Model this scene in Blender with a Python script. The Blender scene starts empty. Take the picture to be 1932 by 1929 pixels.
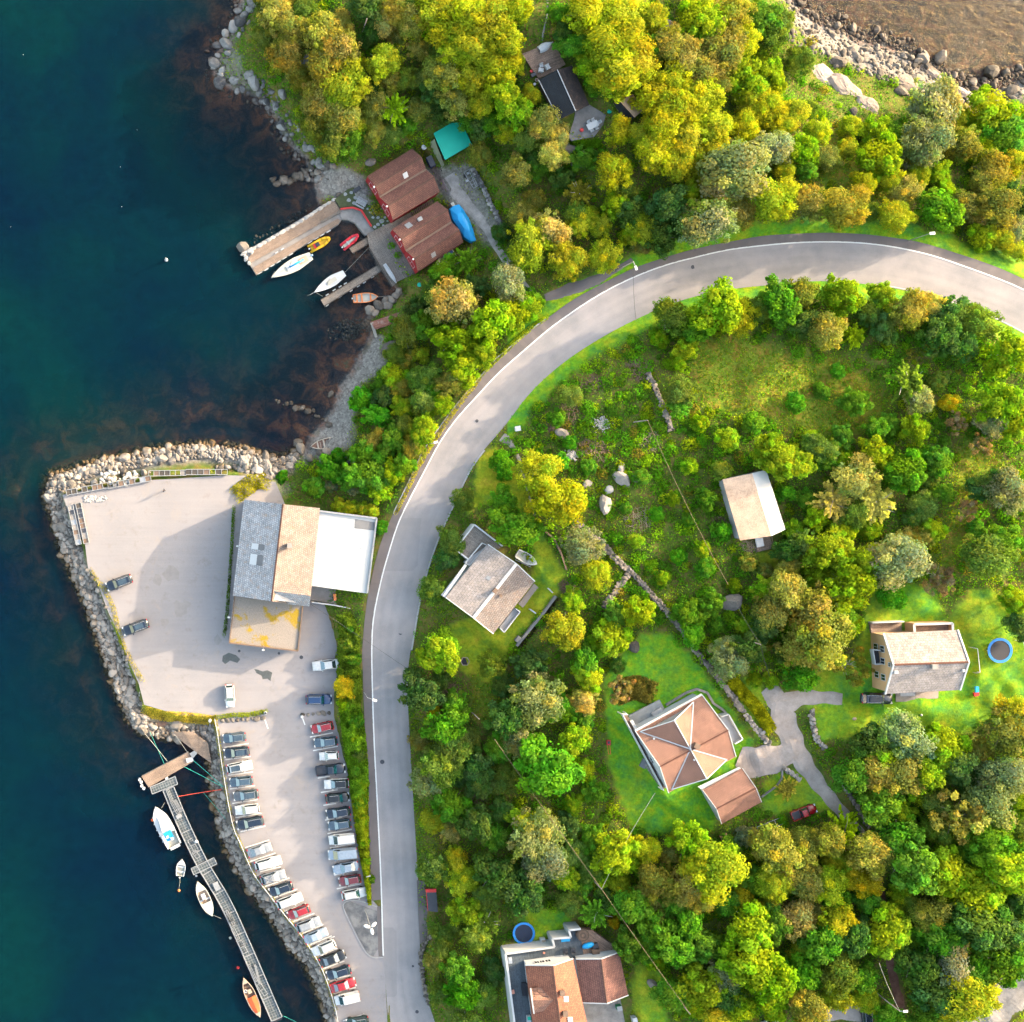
import bpy, bmesh, math, random
import numpy as np
from mathutils import Vector, Matrix, noise as mnoise
random.seed(7)
RNG = np.random.default_rng(11)
scene = bpy.context.scene
COL = scene.collection
# ------------------------------------------------------------------ camera
# A drone hangs straight above the quay and looks straight down; the frame is
# the right-hand part of its picture (lens shift).  All site plans below were
# measured as (u, v) map units, about ten per metre at sea level.
FLEN, NU, NV, HCAM = 2387.5, 414.7, 904.7, 240.0
cam_data = bpy.data.cameras.new("camera")
cam = bpy.data.objects.new("camera", cam_data)
COL.objects.link(cam)
cam.location = (0, 0, HCAM)
cam.rotation_euler = (0, 0, 0)
cam_data.sensor_width = 36.0
cam_data.lens = 36.0 * FLEN / 1932.0
cam_data.shift_x = (966.0 - NU) / 1932.0
cam_data.shift_y = -(964.5 - NV) / 1932.0
cam_data.clip_start = 1.0
cam_data.clip_end = 5000.0
scene.camera = cam
# ------------------------------------------------------------------ light
SUN_ELEV, SUN_AZ = math.radians(18.0), math.radians(25.0)   # azimuth from +X
world = bpy.data.worlds.new("World")
scene.world = world
world.use_nodes = True
wn = world.node_tree
for n in list(wn.nodes):
 wn.nodes.remove(n)
w_out = wn.nodes.new("ShaderNodeOutputWorld")
w_bg = wn.nodes.new("ShaderNodeBackground")
w_sky = wn.nodes.new("ShaderNodeTexSky")
w_sky.sky_type = 'NISHITA'
w_sky.sun_disc = False
w_sky.sun_elevation = SUN_ELEV
w_sky.sun_rotation = math.radians(90.0) - SUN_AZ
w_sky.dust_density = 5.0
w_sky.ozone_density = 0.4
w_sky.air_density = 1.4
w_bg.inputs["Strength"].default_value = 0.15
wn.links.new(w_sky.outputs[0], w_bg.inputs[0])
wn.links.new(w_bg.outputs[0], w_out.inputs[0])
sun_data = bpy.data.lights.new("sun", 'SUN')
sun_data.energy = 2.05
sun_data.angle = math.radians(0.6)
sun_data.color = (1.0, 0.82, 0.60)
sun = bpy.data.objects.new("sun", sun_data)
COL.objects.link(sun)
sv = Vector((math.cos(SUN_AZ) * math.cos(SUN_ELEV), math.sin(SUN_AZ) * math.cos(SUN_ELEV), math.sin(SUN_ELEV)))
sun.rotation_euler = sv.to_track_quat('Z', 'Y').to_euler()
sun.location = (60, 40, 120)
scene.view_settings.view_transform = 'Standard'
scene.view_settings.look = 'None'
scene.view_settings.gamma = 1.0
scene.view_settings.exposure = 3.0
scene.render.engine = 'CYCLES'
scene.cycles.max_bounces = 6
scene.cycles.diffuse_bounces = 4
scene.cycles.transparent_max_bounces = 8
scene.cycles.use_denoising = True
scene.cycles.use_adaptive_sampling = True
scene.cycles.adaptive_threshold = 0.03
# ------------------------------------------------------------------ map helpers
def P(u, v, z=0.0):
 k = (HCAM - z) / FLEN
 return Vector(((u - NU) * k, -(v - NV) * k, z))
def crop(x0, y0, size, out):
 f = 1932.0 / 3075.0
 s = f * size / out
 def g(a, b):
  return (x0 * f + a * s, y0 * f + b * s)
 return g
cA = crop(600, 0, 800, 1929); cB = crop(1300, 0, 800, 1929); cC = crop(2275, 0, 800, 1929)
cE = crop(600, 500, 1000, 1929); cF = crop(100, 1250, 800, 1929); cG = crop(600, 1400, 700, 1929)
cI = crop(300, 1950, 900, 1929); cJ = crop(1250, 1250, 800, 1929); cK = crop(1750, 1900, 800, 1929)
cL = crop(2375, 1600, 700, 1929); cM = crop(1250, 2500, 800, 1932); cN = crop(1500, 700, 800, 1929)
cO = crop(2275, 750, 800, 1929); cQ = crop(1900, 1300, 800, 1929); cR = crop(2275, 2270, 800, 1929)
cT = crop(1550, 2470, 800, 1932); cU = crop(350, 2170, 600, 1929); cV = crop(650, 2470, 700, 1932)
cW = crop(1100, 1850, 700, 1929); cX = crop(700, 550, 500, 1929); cY = crop(1550, 100, 400, 1929)
cS = crop(1050, 330, 400, 1929); cS3 = crop(1100, 550, 400, 1929); cS5 = crop(1300, 1550, 400, 1092)
cS6 = crop(1830, 2030, 500, 1092); cS7 = crop(2580, 1840, 350, 1094); cS8 = crop(1480, 2740, 450, 1094)
cS9 = crop(2130, 1390, 270, 1092)
def VZ(z):
 return Vector((0, 0, z))
def lst(c, *pts):
 return [c(a, b) for a, b in pts]
def vnoise(U, V, s, seed=0):
 """smooth lattice noise 0..1 on arrays"""
 x = U / s; y = V / s
 xi = np.floor(x).astype(np.int64); yi = np.floor(y).astype(np.int64)
 fx = x - xi; fy = y - yi
 fx = fx * fx * (3 - 2 * fx); fy = fy * fy * (3 - 2 * fy)
 def h(a, b):
  n = (a * 374761393 + b * 668265263 + seed * 974711) & 0x7fffffff
  n = ((n ^ (n >> 13)) * 1274126177) & 0x7fffffff
  return ((n ^ (n >> 16)) & 0xffff) / 65535.0
 return (h(xi, yi) * (1 - fx) + h(xi + 1, yi) * fx) * (1 - fy) + (h(xi, yi + 1) * (1 - fx) + h(xi + 1, yi + 1) * fx) * fy
def sst(x, a, b):
 t = np.clip((x - a) / (b - a), 0, 1)
 return t * t * (3 - 2 * t)
def pdist(U, V, pts, closed=False):
 d = np.full(U.shape, 1e9)
 n = len(pts)
 for i in range(n if closed else n - 1):
  ax, ay = pts[i]; bx, by = pts[(i + 1) % n]
  dx, dy = bx - ax, by - ay
  l2 = dx * dx + dy * dy + 1e-9
  t = np.clip(((U - ax) * dx + (V - ay) * dy) / l2, 0, 1)
  e = (U - ax - t * dx) ** 2 + (V - ay - t * dy) ** 2
  np.minimum(d, e, out=d)
 return np.sqrt(d)
def pin(U, V, pts):
 ins = np.zeros(U.shape, bool)
 n = len(pts)
 for i in range(n):
  ax, ay = pts[i]; bx, by = pts[(i + 1) % n]
  if ay == by:
   continue
  c = ((ay > V) != (by > V)) & (U < (bx - ax) * (V - ay) / (by - ay) + ax)
  ins ^= c
 return ins
def sdf(U, V, pts):
 """positive inside"""
 d = pdist(U, V, pts, True)
 return np.where(pin(U, V, pts), d, -d)
def resample(pts, n):
 p = np.array(pts, float)
 s = np.concatenate([[0], np.cumsum(np.hypot(*np.diff(p, axis=0).T))])
 t = np.linspace(0, s[-1], n)
 return np.stack([np.interp(t, s, p[:, 0]), np.interp(t, s, p[:, 1])], 1)
def smooth_line(pts, n):
 """Catmull-Rom through the points, resampled evenly"""
 p = np.array(pts, float)
 q = np.vstack([2 * p[0] - p[1], p, 2 * p[-1] - p[-2]])
 out = []
 for i in range(1, len(q) - 2):
  t = np.linspace(0, 1, 14, endpoint=False)[:, None]
  a, b, c, d = q[i - 1], q[i], q[i + 1], q[i + 2]
  out.append(0.5 * (2 * b + (c - a) * t + (2 * a - 5 * b + 4 * c - d) * t ** 2 + (3 * b - a - 3 * c + d) * t ** 3))
 out.append(p[-1:])
 return resample(np.vstack(out), n)
# ------------------------------------------------------------------ materials
MATS = {}
ALB = 0.80   # scales built base colours down to balance the raised exposure
def new_mat(name):
 m = bpy.data.materials.new(name)
 m.use_nodes = True
 nt = m.node_tree
 for n in list(nt.nodes):
  nt.nodes.remove(n)
 out = nt.nodes.new("ShaderNodeOutputMaterial")
 MATS[name] = m
 return m, nt, out
def nd(nt, kind, **kw):
 n = nt.nodes.new(kind)
 for k, v in kw.items():
  if k.startswith("i_"):
   key = k[2:]
   key = int(key) if key.isdigit() else key.replace("_", " ")
   n.inputs[key].default_value = v
  else:
   setattr(n, k, v)
 return n
def ramp(nt, fac, stops):
 r = nt.nodes.new("ShaderNodeValToRGB")
 els = r.color_ramp.elements
 while len(els) < len(stops):
  els.new(0.5)
 for e, (p, c) in zip(els, stops):
  e.position = p
  e.color = (c[0], c[1], c[2], 1)
 nt.links.new(fac, r.inputs[0])
 return r.outputs[0]
def mixc(nt, fac, a, b, mode='MIX'):
 m = nt.nodes.new("ShaderNodeMix")
 m.data_type = 'RGBA'
 m.blend_type = mode
 if isinstance(fac, (int, float)):
  m.inputs[0].default_value = fac
 else:
  nt.links.new(fac, m.inputs[0])
 for s, x in ((6, a), (7, b)):
  if isinstance(x, tuple):
   m.inputs[s].default_value = (x[0], x[1], x[2], 1)
  else:
   nt.links.new(x, m.inputs[s])
 return m.outputs[2]
def mathn(nt, op, a, b=None, clamp=False):
 m = nt.nodes.new("ShaderNodeMath")
 m.operation = op
 m.use_clamp = clamp
 for s, x in ((0, a), (1, b)):
  if x is None:
   continue
  if isinstance(x, (int, float)):
   m.inputs[s].default_value = x
  else:
   nt.links.new(x, m.inputs[s])
 return m.outputs[0]
def tex_noise(nt, scale, detail=4.0, rough=0.6, vec=None, dist=0.0):
 n = nd(nt, "ShaderNodeTexNoise", i_Scale=scale, i_Detail=detail, i_Roughness=rough, i_Distortion=dist)
 if vec is not None:
  nt.links.new(vec, n.inputs["Vector"])
 return n.outputs[0]
def world_pos(nt):
 return nt.nodes.new("ShaderNodeNewGeometry").outputs["Position"]
def principled(nt, out, col, rough=0.8, metal=0.0, spec=0.3, bump=None, bump_d=0.02, bump_s=0.5):
 b = nt.nodes.new("ShaderNodeBsdfPrincipled")
 if isinstance(col, tuple):
  b.inputs["Base Color"].default_value = (col[0], col[1], col[2], 1)
 else:
  nt.links.new(col, b.inputs["Base Color"])
 b.inputs["Roughness"].default_value = rough
 b.inputs["Metallic"].default_value = metal
 b.inputs["Specular IOR Level"].default_value = spec
 if bump is not None:
  bp = nd(nt, "ShaderNodeBump", i_Strength=bump_s, i_Distance=bump_d)
  nt.links.new(bump, bp.inputs["Height"])
  nt.links.new(bp.outputs[0], b.inputs["Normal"])
 nt.links.new(b.outputs[0], out.inputs[0])
 return b
def simple(name, col, var=0.25, scale=1.5, rough=0.8, metal=0.0, spec=0.3, fine=12.0, bump=0.01):
 """flat colour broken by two sizes of procedural wear"""
 m, nt, out = new_mat(name)
 p = world_pos(nt)
 n1 = tex_noise(nt, scale, 5, 0.65, p)
 n2 = tex_noise(nt, fine, 3, 0.6, p)
 d = tuple(c * ALB * (1 - var) for c in col)
 l = tuple(min(1, c * ALB * (1 + var)) for c in col)
 c1 = ramp(nt, n1, [(0.3, d), (0.7, l)])
 c2 = mixc(nt, 0.35, c1, ramp(nt, n2, [(0.25, d), (0.75, l)]))
 principled(nt, out, c2, rough, metal, spec, n2, bump)
 return m
def two_tone(name, a, b, scale, lo=0.42, hi=0.58, rough=0.85, fine=10.0, bump=0.02, var=0.2, det=6.0):
 m, nt, out = new_mat(name)
 p = world_pos(nt)
 f = tex_noise(nt, scale, det, 0.65, p)
 c = ramp(nt, f, [(lo, tuple(x * ALB for x in a)), (hi, tuple(x * ALB for x in b))])
 n2 = tex_noise(nt, fine, 4, 0.7, p)
 v = ramp(nt, n2, [(0.25, (1 - var,) * 3), (0.75, (1 + var,) * 3)])
 c = mixc(nt, 1.0, c, v, 'MULTIPLY')
 principled(nt, out, c, rough, 0, 0.25, n2, bump)
 return m
def tiles(name, a, b, tw=0.34, th=0.36, mortar=0.03, rough=0.75, stain=None, bump=0.03):
 """roof tiles / boards in courses, laid by the surface's own UV (metres)"""
 m, nt, out = new_mat(name)
 a, b = tuple(x * ALB for x in a), tuple(x * ALB for x in b)
 uv = nt.nodes.new("ShaderNodeUVMap")
 br = nd(nt, "ShaderNodeTexBrick", i_Scale=1.0)
 br.inputs["Brick Width"].default_value = tw
 br.inputs["Row Height"].default_value = th
 br.inputs["Mortar Size"].default_value = mortar
 br.inputs["Mortar Smooth"].default_value = 0.3
 br.offset = 0.0 if stain == 'grid' else 0.5
 br.inputs["Color1"].default_value = (*a, 1)
 br.inputs["Color2"].default_value = (*b, 1)
 br.inputs["Mortar"].default_value = (a[0] * 0.35, a[1] * 0.35, a[2] * 0.35, 1)
 nt.links.new(uv.outputs[0], br.inputs["Vector"])
 p = world_pos(nt)
 n = tex_noise(nt, 0.5, 6, 0.7, p)
 n2 = tex_noise(nt, 4.0, 4, 0.7, p)
 v = ramp(nt, n, [(0.3, (0.72,) * 3), (0.7, (1.2,) * 3)])
 c = mixc(nt, 1.0, br.outputs["Color"], v, 'MULTIPLY')
 v2 = ramp(nt, n2, [(0.25, (0.8,) * 3), (0.75, (1.18,) * 3)])
 c = mixc(nt, 1.0, c, v2, 'MULTIPLY')
 if isinstance(stain, tuple):
  c = mixc(nt, ramp(nt, tex_noise(nt, 1.3, 6, 0.75, p), [(0.52, (0, 0, 0)), (0.68, (0.8,) * 3)]), c, tuple(x * ALB for x in stain))
 h = mathn(nt, 'SUBTRACT', 1.0, br.outputs["Fac"])
 principled(nt, out, c, rough, 0, 0.3, h, bump, 0.6)
 return m
def road_mat(name, a, b):
 """worn carriageway: wheel tracks from the sheet's own UV, patches and grit"""
 m, nt, out = new_mat(name)
 uv = nt.nodes.new("ShaderNodeUVMap"); p = world_pos(nt)
 sp = nt.nodes.new("ShaderNodeSeparateXYZ"); nt.links.new(uv.outputs[0], sp.inputs[0])
 wob = mathn(nt, 'ADD', sp.outputs[0], mathn(nt, 'MULTIPLY', mathn(nt, 'SUBTRACT', tex_noise(nt, 0.12, 3, 0.5, p), 0.5), 0.10))
 wv = mathn(nt, 'SINE', mathn(nt, 'MULTIPLY', wob, 25.1))
 n1 = tex_noise(nt, 0.22, 5, 0.6, p); n2 = tex_noise(nt, 14.0, 3, 0.7, p)
 f = mathn(nt, 'ADD', mathn(nt, 'MULTIPLY', wv, 0.035), n1)
 c = ramp(nt, f, [(0.28, tuple(x * .86 for x in a)), (0.72, tuple(x * .86 for x in b))])
 mp = nd(nt, "ShaderNodeMapping"); mp.inputs["Scale"].default_value = (6.0, 0.05, 1); nt.links.new(uv.outputs[0], mp.inputs[0])
 c = mixc(nt, 1.0, c, ramp(nt, tex_noise(nt, 1.0, 4, 0.7, mp.outputs[0]), [(0.3, (0.94,) * 3), (0.7, (1.05,) * 3)]), 'MULTIPLY')
 c = mixc(nt, 1.0, c, ramp(nt, n2, [(0.25, (0.85,) * 3), (0.75, (1.15,) * 3)]), 'MULTIPLY')
 vo = nd(nt, "ShaderNodeTexVoronoi", i_Scale=0.09); vo.distance = 'CHEBYCHEV'; nt.links.new(p, vo.inputs["Vector"])
 c = mixc(nt, ramp(nt, vo.outputs["Color"], [(0.80, (0, 0, 0)), (0.82, (0.35,) * 3)]), c, tuple(x * 0.72 for x in a))
 principled(nt, out, c, 0.9, 0, 0.25, n2, 0.006)
 return m
def lot_mat(name):
 m, nt, out = new_mat(name); p = world_pos(nt)
 n1 = tex_noise(nt, 0.07, 5, 0.6, p); n2 = tex_noise(nt, 0.55, 6, 0.75, p); n3 = tex_noise(nt, 16.0, 3, 0.7, p)
 c = ramp(nt, n1, [(0.32, (0.152, 0.143, 0.146)), (0.68, (0.186, 0.171, 0.171))])
 c = mixc(nt, ramp(nt, n2, [(0.55, (0, 0, 0)), (0.78, (0.75,) * 3)]), c, (0.115, 0.098, 0.083))
 c = mixc(nt, ramp(nt, tex_noise(nt, 0.22, 6, 0.75, p, 1.2), [(0.56, (0, 0, 0)), (0.70, (0.55,) * 3)]), c, (0.20, 0.165, 0.14))
 mp = nd(nt, "ShaderNodeMapping"); mp.inputs["Rotation"].default_value = (0, 0, -1.25); mp.inputs["Scale"].default_value = (0.03, 1.2, 1); nt.links.new(p, mp.inputs[0])
 c = mixc(nt, 1.0, c, ramp(nt, tex_noise(nt, 1.0, 4, 0.7, mp.outputs[0], 0.5), [(0.3, (0.95,) * 3), (0.7, (1.04,) * 3)]), 'MULTIPLY')
 c = mixc(nt, 1.0, c, ramp(nt, n3, [(0.25, (0.86,) * 3), (0.75, (1.14,) * 3)]), 'MULTIPLY')
 principled(nt, out, c, 0.92, 0, 0.2, n3, 0.006)
 return m
# leaves: colour comes from the plant itself (object colour) and from each leaf's own tint
def leaf_mat(name, use_obj=True):
 m, nt, out = new_mat(name)
 at = nt.nodes.new("ShaderNodeAttribute"); at.attribute_name = "tint"
 if use_obj:
  oi = nt.nodes.new("ShaderNodeObjectInfo")
  c = mixc(nt, 1.0, oi.outputs["Color"], at.outputs["Color"], 'MULTIPLY')
 else:
  c = at.outputs["Color"]
 df = nt.nodes.new("ShaderNodeBsdfDiffuse")
 tr = nt.nodes.new("ShaderNodeBsdfTranslucent")
 nt.links.new(c, df.inputs[0])
 c2 = mixc(nt, 1.0, c, (1.15, 1.25, 0.55), 'MULTIPLY')
 nt.links.new(c2, tr.inputs[0])
 mx = nt.nodes.new("ShaderNodeMixShader"); mx.inputs[0].default_value = 0.54
 nt.links.new(df.outputs[0], mx.inputs[1]); nt.links.new(tr.outputs[0], mx.inputs[2])
 nt.links.new(mx.outputs[0], out.inputs[0])
 return m
def obj_paint(name, rough=0.25, spec=0.5, coat=0.6, metal=0.0):
 m, nt, out = new_mat(name)
 oi = nt.nodes.new("ShaderNodeObjectInfo")
 p = world_pos(nt)
 n = tex_noise(nt, 2.5, 4, 0.6, p)
 v = ramp(nt, n, [(0.3, (0.85,) * 3), (0.7, (1.1,) * 3)])
 c = mixc(nt, 1.0, oi.outputs["Color"], v, 'MULTIPLY')
 b = principled(nt, out, c, rough, metal, spec)
 b.inputs["Coat Weight"].default_value = coat * 0.4
 b.inputs["Coat Roughness"].default_value = 0.08
 return m
def rock_mat(name, a, b, wet=(0.045, 0.032, 0.022), lichen=(0.30, 0.24, 0.10)):
 m, nt, out = new_mat(name)
 p = world_pos(nt)
 oi = nt.nodes.new("ShaderNodeObjectInfo")
 at = nt.nodes.new("ShaderNodeAttribute"); at.attribute_name = "tone"
 rnd = mathn(nt, 'FRACT', mathn(nt, 'ADD', oi.outputs["Random"], at.outputs["Fac"]))
 n = tex_noise(nt, 1.6, 6, 0.7, p)
 f = mathn(nt, 'ADD', mathn(nt, 'MULTIPLY', n, 0.6), mathn(nt, 'MULTIPLY', rnd, 0.5))
 c = ramp(nt, f, [(0.3, tuple(x * ALB for x in a)), (0.75, tuple(x * ALB for x in b))])
 c = mixc(nt, ramp(nt, tex_noise(nt, 3.0, 5, 0.7, p), [(0.6, (0, 0, 0)), (0.72, (0.45,) * 3)]), c, lichen)
 z = nt.nodes.new("ShaderNodeSeparateXYZ"); nt.links.new(p, z.inputs[0])
 zz = mathn(nt, 'ADD', z.outputs[2], mathn(nt, 'MULTIPLY', n, 0.7))
 wf = ramp(nt, zz, [(0.35, (1, 1, 1)), (0.95, (0, 0, 0))])
 c = mixc(nt, wf, c, wet)
 principled(nt, out, c, 0.85, 0, 0.25, tex_noise(nt, 5.0, 5, 0.7, p), 0.06, 0.7)
 return m
# ------------------------------------------------------------------ mesh builder
class MB:
 def __init__(s):
  s.v = []; s.f = []; s.uv = []
 def add(s, verts, faces, uvs=None):
  o = len(s.v)
  s.v.extend([tuple(x) for x in verts])
  for k, f in enumerate(faces):
   s.f.append(tuple(i + o for i in f))
   s.uv.append(uvs[k] if uvs else None)
 def box(s, c, d, rz=0.0, tilt=None):
  hx, hy, hz = d[0] / 2, d[1] / 2, d[2] / 2
  M = Matrix.Rotation(rz, 3, 'Z')
  if tilt is not None:
   M = M @ tilt
  c = Vector(c)
  vs = [c + M @ Vector((x, y, z)) for z in (-hz, hz) for x, y in ((-hx, -hy), (hx, -hy), (hx, hy), (-hx, hy))]
  s.add(vs, [(3, 2, 1, 0), (4, 5, 6, 7), (0, 1, 5, 4), (1, 2, 6, 5), (2, 3, 7, 6), (3, 0, 4, 7)])
 def bar(s, a, b, w, h=None, n=4, w2=None):
  """prism from a to b with n sides"""
  a = Vector(a); b = Vector(b)
  d = (b - a)
  if d.length < 1e-6:
   return
  d.normalize()
  up = VZ(1) if abs(d.z) < 0.95 else Vector((1, 0, 0))
  x = d.cross(up).normalized(); y = x.cross(d).normalized()
  h = w if h is None else h
  w2 = 1.0 if w2 is None else w2
  vs = []
  for q, k in ((a, 1.0), (b, w2)):
   for i in range(n):
    t = 2 * math.pi * (i + 0.5) / n
    r = (math.sqrt(2) if n == 4 else 1.0) * 0.5 * k
    vs.append(q + x * (math.cos(t) * w * r) + y * (math.sin(t) * h * r))
  fs = [(i, (i + 1) % n, n + (i + 1) % n, n + i) for i in range(n)]
  fs += [tuple(range(n - 1, -1, -1)), tuple(range(n, 2 * n))]
  s.add(vs, fs)
 def tube(s, pts, r, n=6):
  for a, b in zip(pts[:-1], pts[1:]):
   s.bar(a, b, 2 * r, n=n)
 def cyl(s, c, r, h, n=16, r2=None):
  s.bar(Vector(c), Vector(c) + VZ(h), 2 * r, n=n, w2=(None if r2 is None else r2 / r))
 def slab(s, top, t):
  """top polygon (ccw from above) given thickness straight down, UV in metres on the top"""
  top = [Vector(p) for p in top]
  n = len(top)
  nor = VZ(0)
  for i in range(n):
   a, b = top[i], top[(i + 1) % n]
   nor += a.cross(b)
  if nor.z < 0:
   top = top[::-1]
  bot = [p - VZ(t) for p in top]
  best, bu = 9e9, None
  for i in range(n):
   e = top[(i + 1) % n] - top[i]
   if e.length > 0.5 and abs(e.z) / e.length - 0.002 * e.length < best:
    best = abs(e.z) / e.length - 0.002 * e.length; bu = e.normalized()
  bu = bu or Vector((1, 0, 0))
  nn = VZ(0)
  for i in range(n):
   nn += (top[i] - top[0]).cross(top[(i + 1) % n] - top[0])
  nn.normalize()
  bv = nn.cross(bu)
  uv = [((p - top[0]).dot(bu), (p - top[0]).dot(bv)) for p in top]
  s.add(top + bot, [tuple(range(n)), tuple(range(2 * n - 1, n - 1, -1))] +
    [(i, n + i, n + (i + 1) % n, (i + 1) % n) for i in range(n)],
    [uv, None] + [None] * n)
 def wall(s, a, b, z0a, z1a, z0b=None, z1b=None, t=0.2, inward=None):
  """upright wall between plan points a and b"""
  a = Vector((a[0], a[1], 0)); b = Vector((b[0], b[1], 0))
  z0b = z0a if z0b is None else z0b; z1b = z1a if z1b is None else z1b
  d = (b - a).normalized(); n = Vector((-d.y, d.x, 0)) * t / 2
  vs = []
  for q, z0, z1 in ((a, z0a, z1a), (b, z0b, z1b)):
   for sg in (1, -1):
    for z in (z0, z1):
     vs.append(Vector((q.x + n.x * sg, q.y + n.y * sg, z)))
  s.add(vs, [(0, 1, 5, 4), (3, 2, 6, 7), (1, 3, 7, 5), (2, 0, 4, 6), (0, 2, 3, 1), (4, 5, 7, 6)])
 def ico(s, c, r, sc=(1, 1, 1), sub=1, jit=0.0, rz=0.0):
  bm = bmesh.new()
  bmesh.ops.create_icosphere(bm, subdivisions=sub, radius=1.0)
  M = Matrix.Rotation(rz, 3, 'Z')
  vs = []
  for v in bm.verts:
   q = Vector((v.co.x * sc[0], v.co.y * sc[1], v.co.z * sc[2])) * r * (1 + random.uniform(-jit, jit))
   vs.append(Vector(c) + M @ q)
  s.add(vs, [tuple(v.index for v in f.verts) for f in bm.faces])
  bm.free()
 def mesh(s, name, mat, off=None, smooth=False):
  me = bpy.data.meshes.new(name)
  v = s.v
  if off is not None:
   v = [(x - off[0], y - off[1], z - off[2]) for x, y, z in v]
  me.from_pydata(v, [], s.f)
  if any(u is not None for u in s.uv):
   lay = me.uv_layers.new(name="UVMap")
   k = 0
   for f, u in zip(s.f, s.uv):
    for i in range(len(f)):
     if u is not None:
      lay.data[k].uv = u[i]
     k += 1
  if mat is not None:
   me.materials.append(MATS[mat])
  if smooth:
   me.shade_smooth()
  me.update()
  return me
def link(name, data):
 o = bpy.data.objects.new(name, data)
 COL.objects.link(o)
 return o
def tag(o, label=None, cat=None, group=None, kind=None):
 if label: o["label"] = label
 if cat: o["category"] = cat
 if group: o["group"] = group
 if kind: o["kind"] = kind
 return o
def thing(name, label, cat, loc, rz=0.0, group=None):
 o = link(name, None)
 o.empty_display_size = 0.3
 o.location = loc
 o.rotation_euler = (0, 0, rz)
 return tag(o, label, cat, group)
def part(root, name, mb, mat, smooth=False, world=True, label=None):
 """mesh child; mb in world coordinates (root unrotated) or local ones"""
 o = link(name, mb.mesh(name, mat, root.location if world else None, smooth))
 o.parent = root
 if label: o["label"] = label
 return o
def sub(parent, root, name, mb, mat, smooth=False, world=True):
 o = link(name, mb.mesh(name, mat, root.location if world else None, smooth))
 o.parent = parent
 return o
def struct(name, mb, mat, smooth=False):
 return tag(link(name, mb.mesh(name, mat, None, smooth)), kind="structure")
def kids(o):
 return [c for c in ALLKIDS.get(o.name, [])]
def copy_tree(src, children, loc, rz=0.0, scale=None):
 """copy of a thing and its parts; children = [(part, [subparts])]"""
 r = src.copy(); COL.objects.link(r)
 r.location = loc; r.rotation_euler = (0, 0, rz)
 if scale: r.scale = scale
 out = []
 for c, ss in children:
  k = c.copy(); COL.objects.link(k); k.parent = r
  sl = []
  for s_ in ss:
   q = s_.copy(); COL.objects.link(q); q.parent = k
   sl.append(q)
  out.append((k, sl))
 return r, out
# ------------------------------------------------------------------ material library
road_mat("asphalt", (0.168, 0.160, 0.162), (0.240, 0.216, 0.212))
simple("pavement", (0.115, 0.098, 0.095), 0.16, 0.3, 0.9, fine=25, bump=0.005)
lot_mat("lot_asphalt")
two_tone("island_asphalt", (0.075, 0.075, 0.08), (0.17, 0.165, 0.16), 0.5, 0.4, 0.6, var=0.2)
simple("white_paint", (0.525, 0.5175, 0.495), 0.12, 2.0, 0.7)
simple("worn_paint", (0.42, 0.40, 0.38), 0.25, 2.5, 0.8)
simple("kerb_stone", (0.30, 0.29, 0.28), 0.25, 1.0)
two_tone("gravel", (0.17, 0.155, 0.14), (0.30, 0.27, 0.245), 0.6, 0.35, 0.65, fine=9, bump=0.03, var=0.35)
two_tone("pale_gravel", (0.2295, 0.187, 0.1615), (0.323, 0.2677, 0.2338), 0.5, 0.35, 0.65, fine=9, bump=0.02, var=0.2)
two_tone("red_earth", (0.10, 0.04, 0.025), (0.17, 0.085, 0.06), 0.7, 0.35, 0.65, fine=9, var=0.3)
two_tone("concrete", (0.1452, 0.132, 0.1221), (0.2244, 0.2046, 0.1914), 0.6, 0.35, 0.65, var=0.15)
two_tone("mossy_concrete", (0.20, 0.17, 0.145), (0.23, 0.15, 0.010), 0.30, 0.53, 0.60, fine=5, var=0.35)
simple("white_roof", (0.375, 0.3675, 0.3525), 0.05, 0.25, 0.6)
simple("grey_membrane", (0.12, 0.12, 0.125), 0.2, 0.8)
simple("white_wall", (0.3844, 0.3844, 0.3844), 0.08, 0.7)
simple("grey_wall", (0.30, 0.29, 0.29), 0.15, 0.7)
simple("yellow_wall", (0.48, 0.288, 0.144), 0.08, 0.7)
simple("red_wall", (0.26, 0.010, 0.014), 0.15, 1.2)
simple("brown_wall", (0.07, 0.045, 0.032), 0.2, 1.2)
simple("white_trim", (0.432, 0.426, 0.414), 0.08, 1.0, 0.6)
simple("grey_metal", (0.32, 0.33, 0.34), 0.2, 2.0, 0.45, 0.6)
simple("pale_metal", (0.25, 0.25, 0.25), 0.2, 2.0, 0.5, 0.3)
simple("dark_metal", (0.04, 0.042, 0.05), 0.3, 2.0, 0.5, 0.3)
simple("black_rubber", (0.015, 0.015, 0.016), 0.2, 4.0, 0.8)
simple("white_plastic", (0.407, 0.407, 0.407), 0.06, 2.0, 0.4)
simple("blue_cloth", (0.01, 0.22, 0.50), 0.2, 1.5, 0.55)
simple("tarp_blue", (0.008, 0.25, 0.52), 0.12, 0.8, 0.4)
simple("tarp_teal", (0.004, 0.33, 0.23), 0.10, 0.7, 0.5)
simple("tarp_olive", (0.20, 0.21, 0.12), 0.15, 0.7, 0.7)
simple("deep_blue", (0.01, 0.035, 0.18), 0.3, 1.0, 0.5)
simple("mat_black", (0.012, 0.013, 0.02), 0.2, 1.0, 0.7)
simple("tramp_navy", (0.004, 0.012, 0.035), 0.2, 1.0, 0.6)
simple("tramp_blue", (0.01, 0.15, 0.42), 0.15, 1.0, 0.5)
simple("yellow_rubber", (0.55, 0.30, 0.006), 0.12, 2.0, 0.5)
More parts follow.
